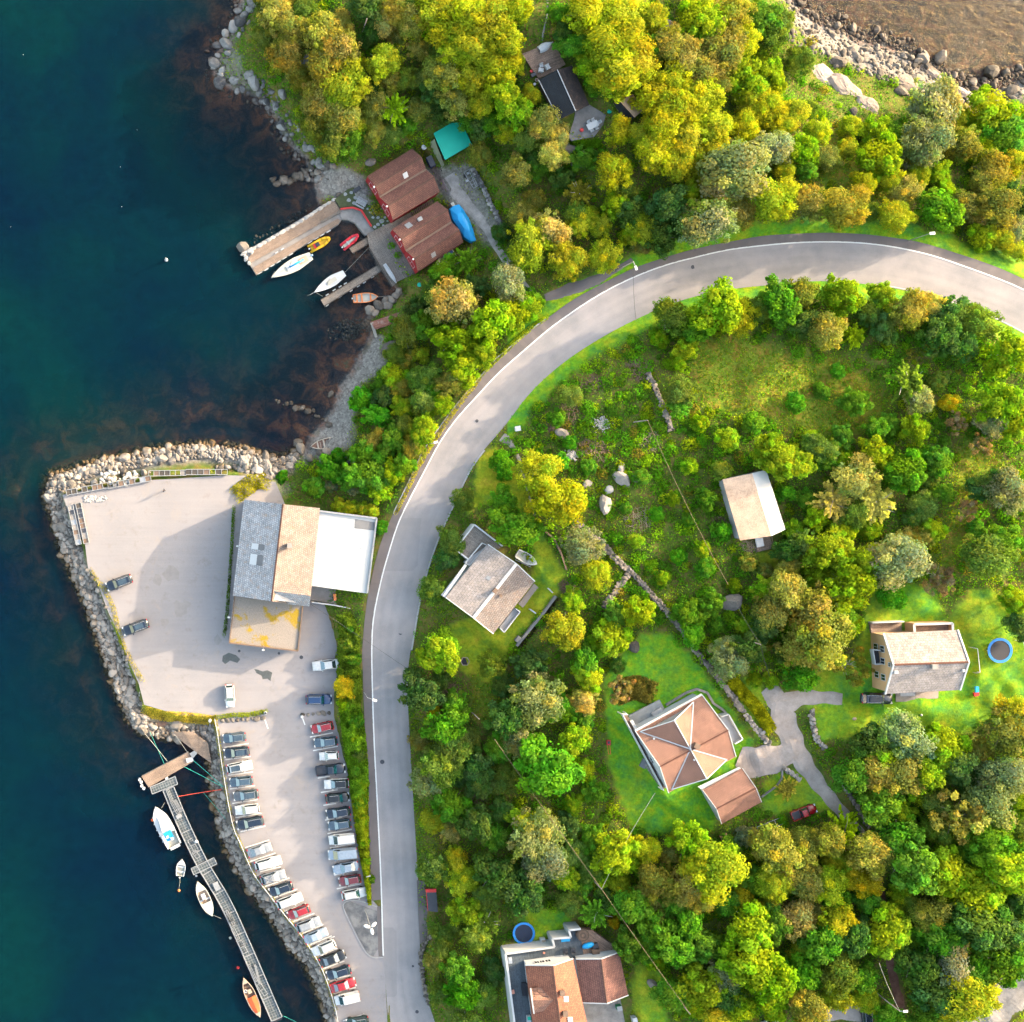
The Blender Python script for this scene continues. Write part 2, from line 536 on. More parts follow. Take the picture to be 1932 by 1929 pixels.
simple("red_rubber", (0.48, 0.020, 0.035), 0.12, 2.0, 0.5)
simple("red_paint", (0.42, 0.022, 0.02), 0.2, 2.0, 0.5)
simple("orange_grp", (0.58, 0.17, 0.045), 0.12, 1.5, 0.4)
simple("orange_cover", (0.55, 0.085, 0.02), 0.12, 1.0, 0.6)
simple("cream_grp", (0.372, 0.3534, 0.2976), 0.1, 1.5, 0.4)
simple("sand_grp", (0.32, 0.24, 0.176), 0.2, 1.5, 0.5)
simple("rope_green", (0.03, 0.28, 0.22), 0.2, 3.0)
simple("rope_white", (0.3, 0.276, 0.228), 0.2, 3.0)
simple("rope_red", (0.55, 0.06, 0.03), 0.2, 3.0)
simple("cable", (0.05, 0.048, 0.045), 0.2, 3.0)
simple("bronze_cable", (0.16, 0.11, 0.06), 0.2, 3.0)
simple("pole_wood", (0.30, 0.24, 0.19), 0.25, 3.0)
simple("lamp_glow", (0.595, 0.588, 0.56), 0.05, 3.0, 0.3)
simple("skin", (0.45, 0.28, 0.20), 0.1, 9.0)
simple("dark_cloth", (0.03, 0.03, 0.04), 0.2, 9.0)
simple("bark", (0.11, 0.085, 0.065), 0.3, 4.0)
simple("pale_bark", (0.33, 0.29, 0.24), 0.3, 4.0)
simple("brush_wood", (0.17, 0.10, 0.075), 0.4, 3.0)
simple("pale_brush", (0.30, 0.22, 0.15), 0.35, 3.0)
simple("stone_white", (0.315, 0.2925, 0.27), 0.2, 1.5)
simple("glass_dark", (0.012, 0.02, 0.026), 0.1, 1.0, 0.05, 0, 0.9)
simple("flag_stone", (0.22, 0.225, 0.22), 0.3, 1.0)
simple("brown_timber", (0.13, 0.085, 0.06), 0.3, 2.0)
simple("green_cloth", (0.03, 0.18, 0.09), 0.2, 2.0)
simple("pink_cloth", (0.50, 0.22, 0.16), 0.2, 2.0)
tiles("tile_red", (0.125, 0.052, 0.040), (0.170, 0.075, 0.056), 0.30, 0.36, 0.035)
tiles("tile_terracotta", (0.195, 0.094, 0.064), (0.25, 0.128, 0.09), 0.30, 0.36, 0.03)
tiles("tile_orange", (0.215, 0.072, 0.040), (0.275, 0.10, 0.056), 0.30, 0.36, 0.03)
tiles("tile_slate", (0.25, 0.255, 0.27), (0.37, 0.36, 0.37), 0.40, 0.42, 0.03, stain=(0.30, 0.20, 0.14))
tiles("tile_pale", (0.1369, 0.111, 0.1021), (0.185, 0.1554, 0.1406), 0.40, 0.42, 0.03, stain=(0.1776, 0.111, 0.0777))
tiles("tile_grey", (0.198, 0.171, 0.1575), (0.261, 0.225, 0.2115), 0.55, 0.5, 0.02, stain=(0.288, 0.234, 0.198))
tiles("tile_greyhouse", (0.1615, 0.1403, 0.1318), (0.2465, 0.2125, 0.204), 0.45, 0.45, 0.02, stain=(0.2805, 0.2465, 0.2295))
tiles("tile_black", (0.0048, 0.0072, 0.0112), (0.008, 0.012, 0.016), 0.9, 0.42, 0.03, bump=0.05)
tiles("tile_blackbrown", (0.0165, 0.0121, 0.0121), (0.033, 0.022, 0.0193), 0.9, 0.42, 0.02, stain=(0.077, 0.0413, 0.0275))
tiles("sheet_cream", (0.448, 0.288, 0.184), (0.48, 0.32, 0.216), 9.0, 1.1, 0.006, rough=0.5)
tiles("deck_wood", (0.1961, 0.1369, 0.0999), (0.2442, 0.1739, 0.1295), 3.0, 0.16, 0.018)
tiles("deck_grey", (0.15, 0.125, 0.105), (0.20, 0.17, 0.145), 3.0, 0.16, 0.02)
tiles("deck_dark", (0.168, 0.112, 0.0832), (0.272, 0.176, 0.128), 3.0, 0.18, 0.02)
tiles("deck_red", (0.20, 0.07, 0.045), (0.28, 0.13, 0.095), 2.0, 0.2, 0.02, stain=(0.30, 0.25, 0.22))
tiles("terrace_slate", (0.045, 0.06, 0.075), (0.065, 0.08, 0.095), 2.0, 0.2, 0.01)
tiles("paving_beige", (0.42, 0.31, 0.25), (0.48, 0.37, 0.30), 0.4, 0.2, 0.01)
leaf_mat("leaf")
leaf_mat("ground_leaf", False)
obj_paint("car_paint")
obj_paint("boat_paint", 0.35, 0.4, 0.2)
rock_mat("rock_pale", (0.074, 0.0651, 0.0577), (0.2664, 0.2331, 0.2035), wet=(0.0666, 0.0385, 0.0133))
rock_mat("rock_grey", (0.051, 0.0442, 0.0374), (0.187, 0.1573, 0.1318))
rock_mat("rock_dark", (0.050, 0.048, 0.05), (0.24, 0.225, 0.21), wet=(0.035, 0.018, 0.012))
def window_mat():
 m, nt, out = new_mat("car_glass")
 p = world_pos(nt)
 n = tex_noise(nt, 1.0, 2, 0.5, p)
 c = ramp(nt, n, [(0.3, (0.006, 0.012, 0.016)), (0.7, (0.02, 0.035, 0.042))])
 b = principled(nt, out, c, 0.05, 0, 0.9)
 b.inputs["Coat Weight"].default_value = 1.0
 return m
window_mat()
def screen_mat():
 m, nt, out = new_mat("windscreen")
 p = world_pos(nt)
 n = tex_noise(nt, 1.2, 2, 0.5, p)
 c = ramp(nt, n, [(0.3, (0.003, 0.030, 0.042)), (0.7, (0.008, 0.055, 0.068))])  # teal base colour stands in for the sky's reflection
 b = principled(nt, out, c, 0.06, 0, 0.9)
 b.inputs["Coat Weight"].default_value = 1.0
 return m
screen_mat()
def grating_mat():
 m, nt, out = new_mat("grating")
 uv = nt.nodes.new("ShaderNodeUVMap")
 br = nd(nt, "ShaderNodeTexBrick", i_Scale=1.0)
 br.offset = 0.0
 br.inputs["Brick Width"].default_value = 0.5
 br.inputs["Row Height"].default_value = 0.5
 br.inputs["Mortar Size"].default_value = 0.05
 br.inputs["Color1"].default_value = (0.030, 0.042, 0.045, 1)
 br.inputs["Color2"].default_value = (0.05, 0.06, 0.062, 1)
 br.inputs["Mortar"].default_value = (0.13, 0.13, 0.128, 1)
 nt.links.new(uv.outputs[0], br.inputs["Vector"])
 p = world_pos(nt)
 n = tex_noise(nt, 0.8, 4, 0.6, p)
 c = mixc(nt, 1.0, br.outputs["Color"], ramp(nt, n, [(0.3, (0.7,) * 3), (0.7, (1.3,) * 3)]), 'MULTIPLY')
 principled(nt, out, c, 0.6, 0.3, 0.4)
 return m
grating_mat()
# ------------------------------------------------------------------ site plan: coast, road, lot
COAST = ([(600, -9000), (470, -300), (455, -60), (452, 0), (445, 30), (430, 60), (415, 85), (400, 120), (402, 140), (415, 160), (440, 172),
   (480, 182), (500, 200), (520, 230), (535, 260), (555, 285), (575, 300), (583, 318), (590, 340), (595, 360), (602, 388),
   (625, 400), (641, 416), (672, 420), (698, 443), (695, 462), (709, 500), (740, 539), (752, 549),
   (729, 567), (706, 584), (690, 600), (690, 607), (699, 627), (690, 650), (670, 689), (638, 731), (628, 770), (605, 803),
   (585, 822), (572, 848), (524, 868), (506, 863), (454, 848), (376, 841), (310, 848), (245, 861), (188, 871), (141, 887),
   (97, 898), (85, 931), (99, 978), (118, 1036), (138, 1083), (159, 1132), (175, 1176), (191, 1223), (209, 1270), (227, 1322),
   (247, 1366), (271, 1384), (315, 1392), (345, 1394), (376, 1394), (391, 1413), (400, 1460), (408, 1518), (420, 1583), (441, 1627),
   (467, 1671), (496, 1709), (526, 1750), (546, 1788), (577, 1814), (591, 1846), (604, 1875), (620, 1929), (645, 2020), (700, 2250),
   (900, 9000), (9000, 9000), (9000, 900), (2500, 330), (2050, 190), (1932, 152), (1911, 160), (1888, 175), (1846, 180), (1807, 162),
   (1768, 146), (1734, 122), (1716, 104), (1664, 86), (1622, 78), (1575, 52), (1539, 44), (1500, 10), (1480, -20), (1430, -140),
   (1380, -400), (1300, -9000)])
RW = [(760, 2250), (742, 2050), (733, 1932), (727, 1850), (723, 1800), (719, 1665), (712, 1518), (706, 1401), (703, 1313), (701.5, 1225), (705, 1165), (719, 1096), (733, 1045), (751, 989),
  (773, 942), (799, 893), (830, 835), (862, 790), (898, 750), (942, 703), (994, 657), (1035, 622), (1073, 594), (1110, 569), (1151, 545), (1190, 526), (1229, 510),
  (1268, 497), (1307, 487), (1346, 477.5), (1385, 470), (1445, 463), (1490, 459), (1534, 457), (1586, 457), (1638, 460), (1690, 467), (1742, 478), (1780, 489), (1820, 503), (1875, 523), (1932, 547), (2050, 606), (2250, 730)]
RI = [(880, 2250), (850, 2050), (822, 1932), (799, 1865), (793, 1800), (789, 1666), (782, 1550), (778, 1481), (773, 1390), (770, 1333), (770, 1258), (777, 1219), (785, 1165), (799, 1098), (824, 1020),
  (853, 957), (884, 890), (915, 846), (962, 797), (980, 766), (1020, 721), (1073, 677), (1125, 643), (1177, 614), (1237, 586), (1302, 562), (1385, 545), (1445, 539), (1510, 532), (1573, 531),
  (1664, 540), (1720, 551), (1776, 566), (1859, 594), (1932, 630), (2035, 690), (2200, 800)]
RO = [(701, 1700), (700, 1665), (694, 1489), (687, 1342), (684.5, 1270), (684, 1217), (694, 1126), (715, 1035), (742, 969), (755, 942), (785, 880), (800, 848), (859, 767), (931, 682), (942, 672), (1005, 620), (1039, 596),
  (1088, 562), (1177, 515), (1229, 494.5), (1307, 471), (1385, 455), (1445, 445), (1534, 440), (1586, 440), (1638, 443), (1690, 449.5), (1742, 459), (1820, 483), (1880, 504), (1932, 527), (2060, 588), (2260, 710)]
LOT = [(118, 934), (160, 925), (287, 906), (428, 897), (470, 898), (520, 910), (535, 945), (620, 1160), (632, 1200), (640, 1240), (632, 1300), (630, 1351), (640, 1389), (648, 1430), (660, 1460), (666, 1518),
  (674, 1571), (686, 1635), (697, 1682), (704, 1700), (722, 1720), (725, 1805), (731, 1932), (745, 2050), (762, 2250), (720, 2250), (664, 2020), (640, 1929), (632, 1900), (618, 1855), (602, 1818), (572, 1770),
  (536, 1725), (506, 1686), (478, 1647), (455, 1595), (438, 1552), (420, 1451), (411, 1389), (404, 1352), (340, 1350), (272, 1330), (261, 1288), (245, 1254), (227, 1202), (204, 1155), (183, 1098), (166, 1072), (160, 1025), (135, 985)]
NR = 260
rw = smooth_line(RW, NR); ri = smooth_line(RI, NR)
# match the inner edge to the outer one by nearest point
ri_d = smooth_line(RI, 2400)
idx = [int(np.argmin((ri_d[:, 0] - a) ** 2 + (ri_d[:, 1] - b) ** 2)) for a, b in rw]
idx = np.maximum.accumulate(np.array(idx))
ri = ri_d[idx]
for _ in range(6):
 ri[1:-1] = (ri[:-2] + 2 * ri[1:-1] + ri[2:]) / 4
rc = (rw + ri) / 2
# height of the carriageway along its length
_zk = [(770, 2250, 1.9), (780, 1932, 2.0), (757, 1750, 2.05), (748, 1518, 2.9), (737, 1313, 4.2), (760, 1096, 5.8), (836, 893, 7.2), (940, 760, 8.3), (1073, 635, 9.4), (1229, 548, 10.4), (1445, 500, 11.6), (1638, 499, 12.4), (1800, 530, 13.0), (1932, 588, 13.6), (2200, 760, 14.5)]
_ki = [int(np.argmin((rc[:, 0] - a) ** 2 + (rc[:, 1] - b) ** 2)) for a, b, _ in _zk]
rz_ = np.interp(np.arange(NR), _ki, [k[2] for k in _zk])
ctrl = [(520,100,3.5),(480,60,2.2),(600,60,6),(600,200,4.5),(620,290,2.6),(750,50,8.5),(750,180,6.5),(700,260,4),(700,330,2.4),(640,350,1.3),(760,330,2.2),(850,260,3.4),(830,340,2.6),(890,340,3.2),(800,430,2.2),(860,480,2.8),
  (900,120,10),(1030,100,12),(1030,200,11.5),(1080,180,12),(1150,240,12.5),(1250,100,13),(1250,250,13),(1400,60,9),(1480,120,5),(1500,200,7),(1600,200,5.5),(1560,150,3.5),(1700,170,2.4),(1760,250,7),(1850,250,5.5),(1920,250,5),
  (1500,300,11),(1650,330,11),(1350,350,12),(1200,400,11),(1050,350,8),(1000,450,7),(950,500,6.2),(900,420,3.6),(930,560,6.5),(820,540,3.4),(780,590,3.0),(720,650,1.6),(760,720,4),(690,760,2.0),(800,780,6.4),(660,850,2.0),(720,900,4.2),(680,960,4.6),(600,930,2.1),
  (1100,700,11),(1300,650,12.5),(1500,650,14),(1800,650,15),(1150,850,11.5),(1400,850,14),(1430,960,14),(1700,900,15.5),(1900,900,17.5),(920,1100,8.0),(900,950,7.6),(1000,1000,9.2),(1050,1150,10),(860,1250,6.0),(1200,1100,12),(1300,1250,12),
  (1290,1400,11.5),(1450,1350,13),(1720,1250,15.5),(1890,1230,16.5),(1650,1400,15),(1500,1500,12.5),(1150,1500,9),(1000,1400,7.5),(850,1500,4.4),(830,1700,3.2),(900,1800,4.6),(1070,1850,7),(1200,1800,8.2),(1400,1700,10.5),(1600,1800,11.5),
  (1850,1700,14.5),(1900,1900,13.5),(1000,1600,6.5),(1250,2000,8.5),(1600,1930,11.5),(1250,2400,9),(1900,2300,13),(2300,1900,17),(2300,1000,20),(2200,1400,19),(2300,500,14),(850,2100,2.5),(660,1450,2.6),(668,1550,2.3),(655,1250,3.6),(700,-250,9),(1100,-300,13),(450,-250,1.5),(1350,-250,9)]
_c = np.array(ctrl, float)
_D = np.hypot(_c[:, None, 0] - _c[None, :, 0], _c[:, None, 1] - _c[None, :, 1])
_w = np.linalg.solve(_D + np.eye(len(_c)) * 6.0, _c[:, 2] - _c[:, 2].mean())
_zm = _c[:, 2].mean()
# flat pads: (polygon, z)
PADS = [
 (lst(cG, (340, 260), (1010, 330), (900, 1180), (270, 1100)), 2.0),
 (lst(cY, (60, 280), (540, 90), (900, 560), (1120, 1040), (1300, 1200), (1250, 1480), (900, 1500), (600, 1280), (300, 700)), 11.6),
 (lst(cS5, (60, 650), (330, 60), (580, 240), (860, 560), (500, 1000)), 8.2),
 (lst(cS6, (120, 340), (610, 100), (870, 450), (1010, 830), (740, 990), (380, 800)), 11.5),
 (lst(cS7, (60, 80), (880, 70), (1060, 470), (960, 760), (220, 790), (60, 700)), 15.5),
 (lst(cS8, (70, 270), (560, 90), (900, 200), (1010, 640), (1020, 1000), (130, 1000)), 7.0),
 (lst(cS9, (150, 190), (650, 80), (950, 820), (700, 1080), (360, 960)), 14.0),
 (lst(cS, (220, 960), (920, 560), (1050, 680), (1310, 1190), (640, 1610), (560, 1560)), 1.3),
 (lst(cS3, (250, 640), (1030, 270), (1420, 850), (740, 1310), (640, 1330)), 1.3),
]
us = np.concatenate([[-7000, -3000, -1500, -900, -600, -420], np.arange(-300, 2246, 5.0), [2330, 2480, 2800, 3600, 7000]])
vs_ = np.concatenate([[-7000, -3000, -1500, -900, -600, -420], np.arange(-300, 2246, 5.0), [2330, 2480, 2800, 3600, 7000]])
GU, GV = np.meshgrid(us, vs_)
def boxed(fn, pts, pad, fill):
 """evaluate fn on the grid cells near pts only"""
 p = np.array(pts)
 res = np.full(GU.shape, float(fill))
 i0, i1 = np.searchsorted(us, [p[:, 0].min() - pad, p[:, 0].max() + pad])
 j0, j1 = np.searchsorted(vs_, [p[:, 1].min() - pad, p[:, 1].max() + pad])
 if i1 > i0 and j1 > j0:
  res[j0:j1, i0:i1] = fn(GU[j0:j1, i0:i1], GV[j0:j1, i0:i1])
 return res
land = np.full(GU.shape, _zm)
for (a, b, _), w in zip(ctrl, _w):
 land += w * np.hypot(GU - a, GV - b)
land = np.clip(land, 0.6, 19.0)
land += (vnoise(GU, GV, 60, 1) - 0.5) * 1.0 + (vnoise(GU, GV, 22, 2) - 0.5) * 0.5
CD = sdf(GU, GV, COAST)
RIPLINE = COAST[COAST.index((524, 868)):COAST.index((900, 9000))]
rip_d = pdist(GU, GV, RIPLINE)
rip = sst(rip_d, 60, 20)
near = sst(CD, 0, 55) * (1 - rip) + sst(CD, -8, 26) * rip
hh = np.where(CD > 0, 0.05 + (land - 0.05) * near, 0)
bay = sst(np.hypot(GU - 560, GV - 640), 420, 150) * (1 - rip)
slope = 0.026 * (1 - rip) + 0.075 * rip
slope = slope * (1 - 0.35 * bay)
slope = np.where(GU > 1200, 0.012, slope)
depth = np.minimum(np.abs(CD) * slope + 0.05, 9.0)
H0 = np.where(CD > 0, hh, -depth)
# lot
lot_d = boxed(lambda U, V: sdf(U, V, LOT), LOT, 40, -99)
H0 = H0 + (2.0 - H0) * sst(lot_d, -9, 0)
# road corridor
rod = smooth_line(RO, 300)
ROADPOLY = [tuple(p) for p in np.vstack([rw[:int(np.argmin((rw[:, 1] - 1690) ** 2 + (rw[:, 0] - 719) ** 2))], rod])] + [tuple(p) for p in ri[::-1]]
road_d = boxed(lambda U, V: sdf(U, V, ROADPOLY), ROADPOLY, 60, -99)
m = road_d > -60
pu, pv = GU[m], GV[m]
best = np.zeros(pu.shape); bd = np.full(pu.shape, 1e18)
for k in range(NR):
 e = (pu - rc[k, 0]) ** 2 + (pv - rc[k, 1]) ** 2
 c = e < bd
 bd[c] = e[c]; best[c] = rz_[k]
rzg = np.zeros(GU.shape); rzg[m] = best
H0 = np.where(m & (lot_d < -8), H0 + (rzg - H0) * sst(road_d, -34, -2), H0)
pad_m = np.zeros(GU.shape)
for poly, z in PADS:
 d = boxed(lambda U, V: sdf(U, V, poly), poly, 50, -99)
 k = sst(d, -22, 0)
 k = np.where(road_d > -6, 0, k)
 H0 = H0 + (z - H0) * k
 pad_m = np.maximum(pad_m, sst(d, -4, 6))
def hz(u, v):
 """ground height under a map point"""
 i = min(max(int(np.searchsorted(us, u)) - 1, 0), len(us) - 2)
 j = min(max(int(np.searchsorted(vs_, v)) - 1, 0), len(vs_) - 2)
 a = (u - us[i]) / (us[i + 1] - us[i]); b = (v - vs_[j]) / (vs_[j + 1] - vs_[j])
 return float((H0[j, i] * (1 - a) + H0[j, i + 1] * a) * (1 - b) + (H0[j + 1, i] * (1 - a) + H0[j + 1, i + 1] * a) * b)
def hz_arr(U, V):
 i = np.clip(np.searchsorted(us, U) - 1, 0, len(us) - 2); j = np.clip(np.searchsorted(vs_, V) - 1, 0, len(vs_) - 2)
 a = (U - us[i]) / (us[i + 1] - us[i]); b = (V - vs_[j]) / (vs_[j + 1] - vs_[j])
 return (H0[j, i] * (1 - a) + H0[j, i + 1] * a) * (1 - b) + (H0[j + 1, i] * (1 - a) + H0[j + 1, i + 1] * a) * b
def grid_at(G, U, V):
 i = np.clip(np.searchsorted(us, U), 0, len(us) - 1); j = np.clip(np.searchsorted(vs_, V), 0, len(vs_) - 1)
 return G[j, i]
def G_(u, v, dz=0.0):
 z = hz(u, v)
 return P(u, v, z + dz)
# ------------------------------------------------------------------ ground cover zones
LAWNS = [
 ([(1140, 1270), (1175, 1230), (1210, 1195), (1265, 1195), (1330, 1270), (1420, 1395), (1400, 1440), (1345, 1565), (1240, 1575), (1190, 1565), (1150, 1450), (1145, 1350)], 0.0),
 ([(1490, 1290), (1610, 1240), (1640, 1130), (1660, 1105), (1760, 1110), (1790, 1170), (1830, 1110), (1900, 1120), (1960, 1200), (1960, 1330), (1880, 1345), (1810, 1395), (1750, 1372), (1650, 1372), (1600, 1392), (1548, 1398), (1526, 1345), (1500, 1300)], 0.35),
 ([(1640, 1120), (1655, 1100), (1760, 1105), (1770, 1170), (1640, 1172)], 0.3),
 ([(928, 905), (985, 930), (1020, 1000), (1065, 1080), (1055, 1120), (985, 1190), (925, 1290), (870, 1265), (850, 1180), (880, 1170), (1000, 1110), (1012, 1040), (930, 950), (880, 970), (905, 880)], 0.9),
 ([(900, 860), (935, 845), (975, 880), (1005, 960), (960, 950), (920, 920), (895, 905)], 1.3),
 ([(1400, 1270), (1440, 1285), (1450, 1380), (1430, 1400), (1395, 1330)], 0.6),
 ([(985, 1715), (1075, 1715), (1085, 1745), (1000, 1780), (975, 1745)], 0.2),
 ([(1200, 1815), (1245, 1830), (1260, 1932), (1215, 1960), (1190, 1880)], 0.5),
 ([(1440, 1470), (1500, 1450), (1580, 1530), (1440, 1540)], 0.3),
 (lst(cQ, (880, 870), (1010, 860), (1110, 1020), (1060, 1050), (960, 1010)), 0.7),
 ([(270, 1328), (400, 1346), (500, 1340), (500, 1352), (410, 1362), (395, 1372), (300, 1370), (262, 1340)], 1.6),
 (lst(cF, (560, 1290), (640, 1560), (700, 1650), (770, 1880), (730, 1880), (650, 1700), (590, 1560)), 1.5),
]
GRAVELS = [
 (lst(cE, (700, 20), (830, 0), (960, 60), (1000, 200), (880, 260), (800, 190), (700, 200), (640, 130)), 1.0),
 (lst(cE, (1000, 960), (1050, 1000), (1080, 1150), (980, 1240), (900, 1340), (900, 1480), (880, 1640), (600, 1720), (560, 1640), (700, 1500), (760, 1300), (900, 1150)), 1.0),
 ([(1480, -40), (1500, 40), (1560, 105), (1640, 135), (1720, 160), (1800, 190), (1860, 200), (1932, 190), (2100, 230), (2100, 120), (1500, -60)], 1.0),
 ([(400, 90), (440, 60), (470, 150), (530, 225), (590, 320), (560, 330), (380, 150)], 0.6),
 (lst(cE, (1290, 0), (1560, 0), (1600, 60), (1760, 380), (1720, 470), (1640, 440), (1560, 300), (1440, 230), (1380, 160)), 0.85),
 (lst(cG, (380, 60), (560, 100), (780, 160), (700, 260), (380, 280), (200, 260)), 0.5),
]
zone = np.zeros(GU.shape + (4,), np.float32)     # lawn, gravel, meadow, lawn dryness
zone[..., 3] = 0.3
for poly, dry in LAWNS:
 d = boxed(lambda U, V: sdf(U, V, poly), poly, 20, -99) + (vnoise(GU, GV, 14, 9) - 0.5) * 10
 k = sst(d, -5, 5)
 zone[..., 0] = np.maximum(zone[..., 0], k)
 zone[..., 3] = zone[..., 3] * (1 - k) + np.clip(dry, 0, 1.6) / 1.6 * k
verge = sst(road_d + (vnoise(GU, GV, 18, 5) - 0.5) * 16, -34, -20) * ((GU > 955) & (GV < 830))
zone[..., 0] = np.maximum(zone[..., 0], verge)
zone[..., 3] = np.where(verge > 0.3, 0.05, zone[..., 3])
for poly, k0 in GRAVELS:
 d = boxed(lambda U, V: sdf(U, V, poly), poly, 30, -99) + (vnoise(GU, GV, 12, 6) - 0.5) * 14
 zone[..., 1] = np.maximum(zone[..., 1], sst(d, -8, 8) * k0)
zone[..., 1] = np.maximum(zone[..., 1], sst(CD + (vnoise(GU, GV, 16, 12) - .5) * 14, 12, 3) * (CD > -30))
zone[..., 1] = np.maximum(zone[..., 1], rip * sst(CD, 40, 25))
MEADOW = [(1310, 640), (1380, 620), (1480, 650), (1600, 690), (1680, 760), (1660, 830), (1560, 830), (1450, 800), (1360, 790), (1300, 740)]
d = boxed(lambda U, V: sdf(U, V, MEADOW), MEADOW, 40, -99)
zone[..., 2] = sst(d + (vnoise(GU, GV, 30, 3) - 0.5) * 40, -20, 20)
for poly in ([(1540, 240), (1600, 260), (1640, 330), (1700, 330), (1740, 350), (1700, 400), (1600, 360), (1520, 330), (1480, 300)], [(1830, 800), (1880, 850), (1850, 1000), (1790, 1100), (1760, 1080), (1800, 950), (1800, 850)],
    [(890, 1270), (935, 1290), (925, 1360), (895, 1350)], [(455, 905), (530, 900), (540, 930), (460, 940)]):
 d = boxed(lambda U, V: sdf(U, V, poly), poly, 40, -99)
 zone[..., 2] = np.maximum(zone[..., 2], sst(d + (vnoise(GU, GV, 20, 4) - 0.5) * 30, -14, 14))
# sink the ground a little under the laid surfaces
sink = 0.35 * np.maximum(sst(road_d, 1, 9), sst(lot_d, 1, 9))
GZ = H0 - sink
def grid_mesh(name, Z, mat, attrs, st=1):
 global GU, GV
 keep = (GU, GV)
 GU, GV, Z = GU[::st, ::st], GV[::st, ::st], Z[::st, ::st]
 attrs = {k: a[::st, ::st] for k, a in attrs.items()}
 nv, nu = GU.shape
 k = (HCAM - Z) / FLEN
 co = np.stack([(GU - NU) * k, -(GV - NV) * k, Z], -1).reshape(-1, 3).astype(np.float32)
 j, i = np.meshgrid(np.arange(nv - 1), np.arange(nu - 1), indexing='ij')
 a = (j * nu + i).ravel()
 quads = np.stack([a, a + nu, a + nu + 1, a + 1], 1).astype(np.int32)
 me = bpy.data.meshes.new(name)
 me.vertices.add(len(co)); me.vertices.foreach_set("co", co.ravel())
 me.loops.add(quads.size); me.loops.foreach_set("vertex_index", quads.ravel())
 me.polygons.add(len(quads))
 me.polygons.foreach_set("loop_start", np.arange(0, quads.size, 4, dtype=np.int32))
 me.polygons.foreach_set("loop_total", np.full(len(quads), 4, np.int32))
 for an, arr in attrs.items():
  if arr.ndim == 3:
   at = me.attributes.new(an, 'FLOAT_COLOR', 'POINT')
   at.data.foreach_set("color", arr.reshape(-1, 4).astype(np.float32).ravel())
  else:
   at = me.attributes.new(an, 'FLOAT', 'POINT')
   at.data.foreach_set("value", arr.astype(np.float32).ravel())
 me.materials.append(MATS[mat])
 me.update(); me.validate()
 me.shade_smooth()
 GU, GV = keep
 return tag(link(name, me), kind="structure")
def ground_mat():
 m, nt, out = new_mat("ground_soil")
 p = world_pos(nt)
 at = nt.nodes.new("ShaderNodeAttribute"); at.attribute_name = "zone"
 sp = nt.nodes.new("ShaderNodeSeparateColor"); nt.links.new(at.outputs["Color"], sp.inputs[0])
 lawn, grav, mead = sp.outputs[0], sp.outputs[1], sp.outputs[2]
 dry = at.outputs["Alpha"]
 nb = tex_noise(nt, 0.10, 3, 0.65, p); nm = tex_noise(nt, 0.45, 5, 0.7, p); nf = tex_noise(nt, 1.9, 6, 0.8, p)
 under = ramp(nt, nm, [(0.30, (0.030, 0.050, 0.010)), (0.48, (0.060, 0.085, 0.012)), (0.60, (0.100, 0.075, 0.022)), (0.75, (0.075, 0.115, 0.012))])
 lw = ramp(nt, nm, [(0.30, (0.024, 0.130, 0.026)), (0.52, (0.078, 0.195, 0.008)), (0.70, (0.175, 0.220, 0.006))])
 ld = ramp(nt, nm, [(0.30, (0.135, 0.175, 0.006)), (0.50, (0.24, 0.215, 0.010)), (0.70, (0.32, 0.215, 0.025))])
 wet = mathn(nt, 'ADD', dry, mathn(nt, 'MULTIPLY', mathn(nt, 'SUBTRACT', nb, 0.5), 1.6), clamp=True)
 lawnc = mixc(nt, wet, lw, ld)
 mc = ramp(nt, nm, [(0.32, (0.060, 0.115, 0.008)), (0.5, (0.110, 0.140, 0.012)), (0.68, (0.19, 0.115, 0.020))])
 gc = ramp(nt, tex_noise(nt, 1.2, 6, 0.75, p), [(0.3, (0.075, 0.068, 0.060)), (0.7, (0.17, 0.155, 0.14))])
 vor = nd(nt, "ShaderNodeTexVoronoi", i_Scale=3.2); nt.links.new(p, vor.inputs["Vector"])
 gc = mixc(nt, 0.5, gc, ramp(nt, vor.outputs["Color"], [(0.1, (0.07, 0.062, 0.055)), (0.9, (0.23, 0.21, 0.19))]))
 c = mixc(nt, mead, under, mc)
 c = mixc(nt, lawn, c, lawnc)
 c = mixc(nt, grav, c, gc)
 c = mixc(nt, 1.0, c, ramp(nt, nf, [(0.28, (0.58,) * 3), (0.72, (1.42,) * 3)]), 'MULTIPLY')
 z = nt.nodes.new("ShaderNodeSeparateXYZ"); nt.links.new(p, z.inputs[0])
 bed = ramp(nt, tex_noise(nt, 0.30, 7, 0.7, p, 0.6), [(0.34, (0.012, 0.014, 0.020)), (0.48, (0.042, 0.026, 0.022)), (0.60, (0.150, 0.052, 0.026)), (0.72, (0.070, 0.085, 0.045))])
 bed = mixc(nt, 1.0, bed, ramp(nt, tex_noise(nt, 2.6, 5, 0.75, p), [(0.25, (0.55,) * 3), (0.75, (1.5,) * 3)]), 'MULTIPLY')
 zf = mathn(nt, 'ADD', z.outputs[2], mathn(nt, 'MULTIPLY', mathn(nt, 'SUBTRACT', nm, 0.5), 0.5))
 f = nd(nt, "ShaderNodeMapRange", i_1=0.22, i_2=-0.12); nt.links.new(zf, f.inputs[0])
 c = mixc(nt, f.outputs[0], c, bed)
 principled(nt, out, c, 0.95, 0, 0.1, nf, 0.12, 0.8)
ground_mat()
grid_mesh("ground", GZ, "ground_soil", {"zone": zone})
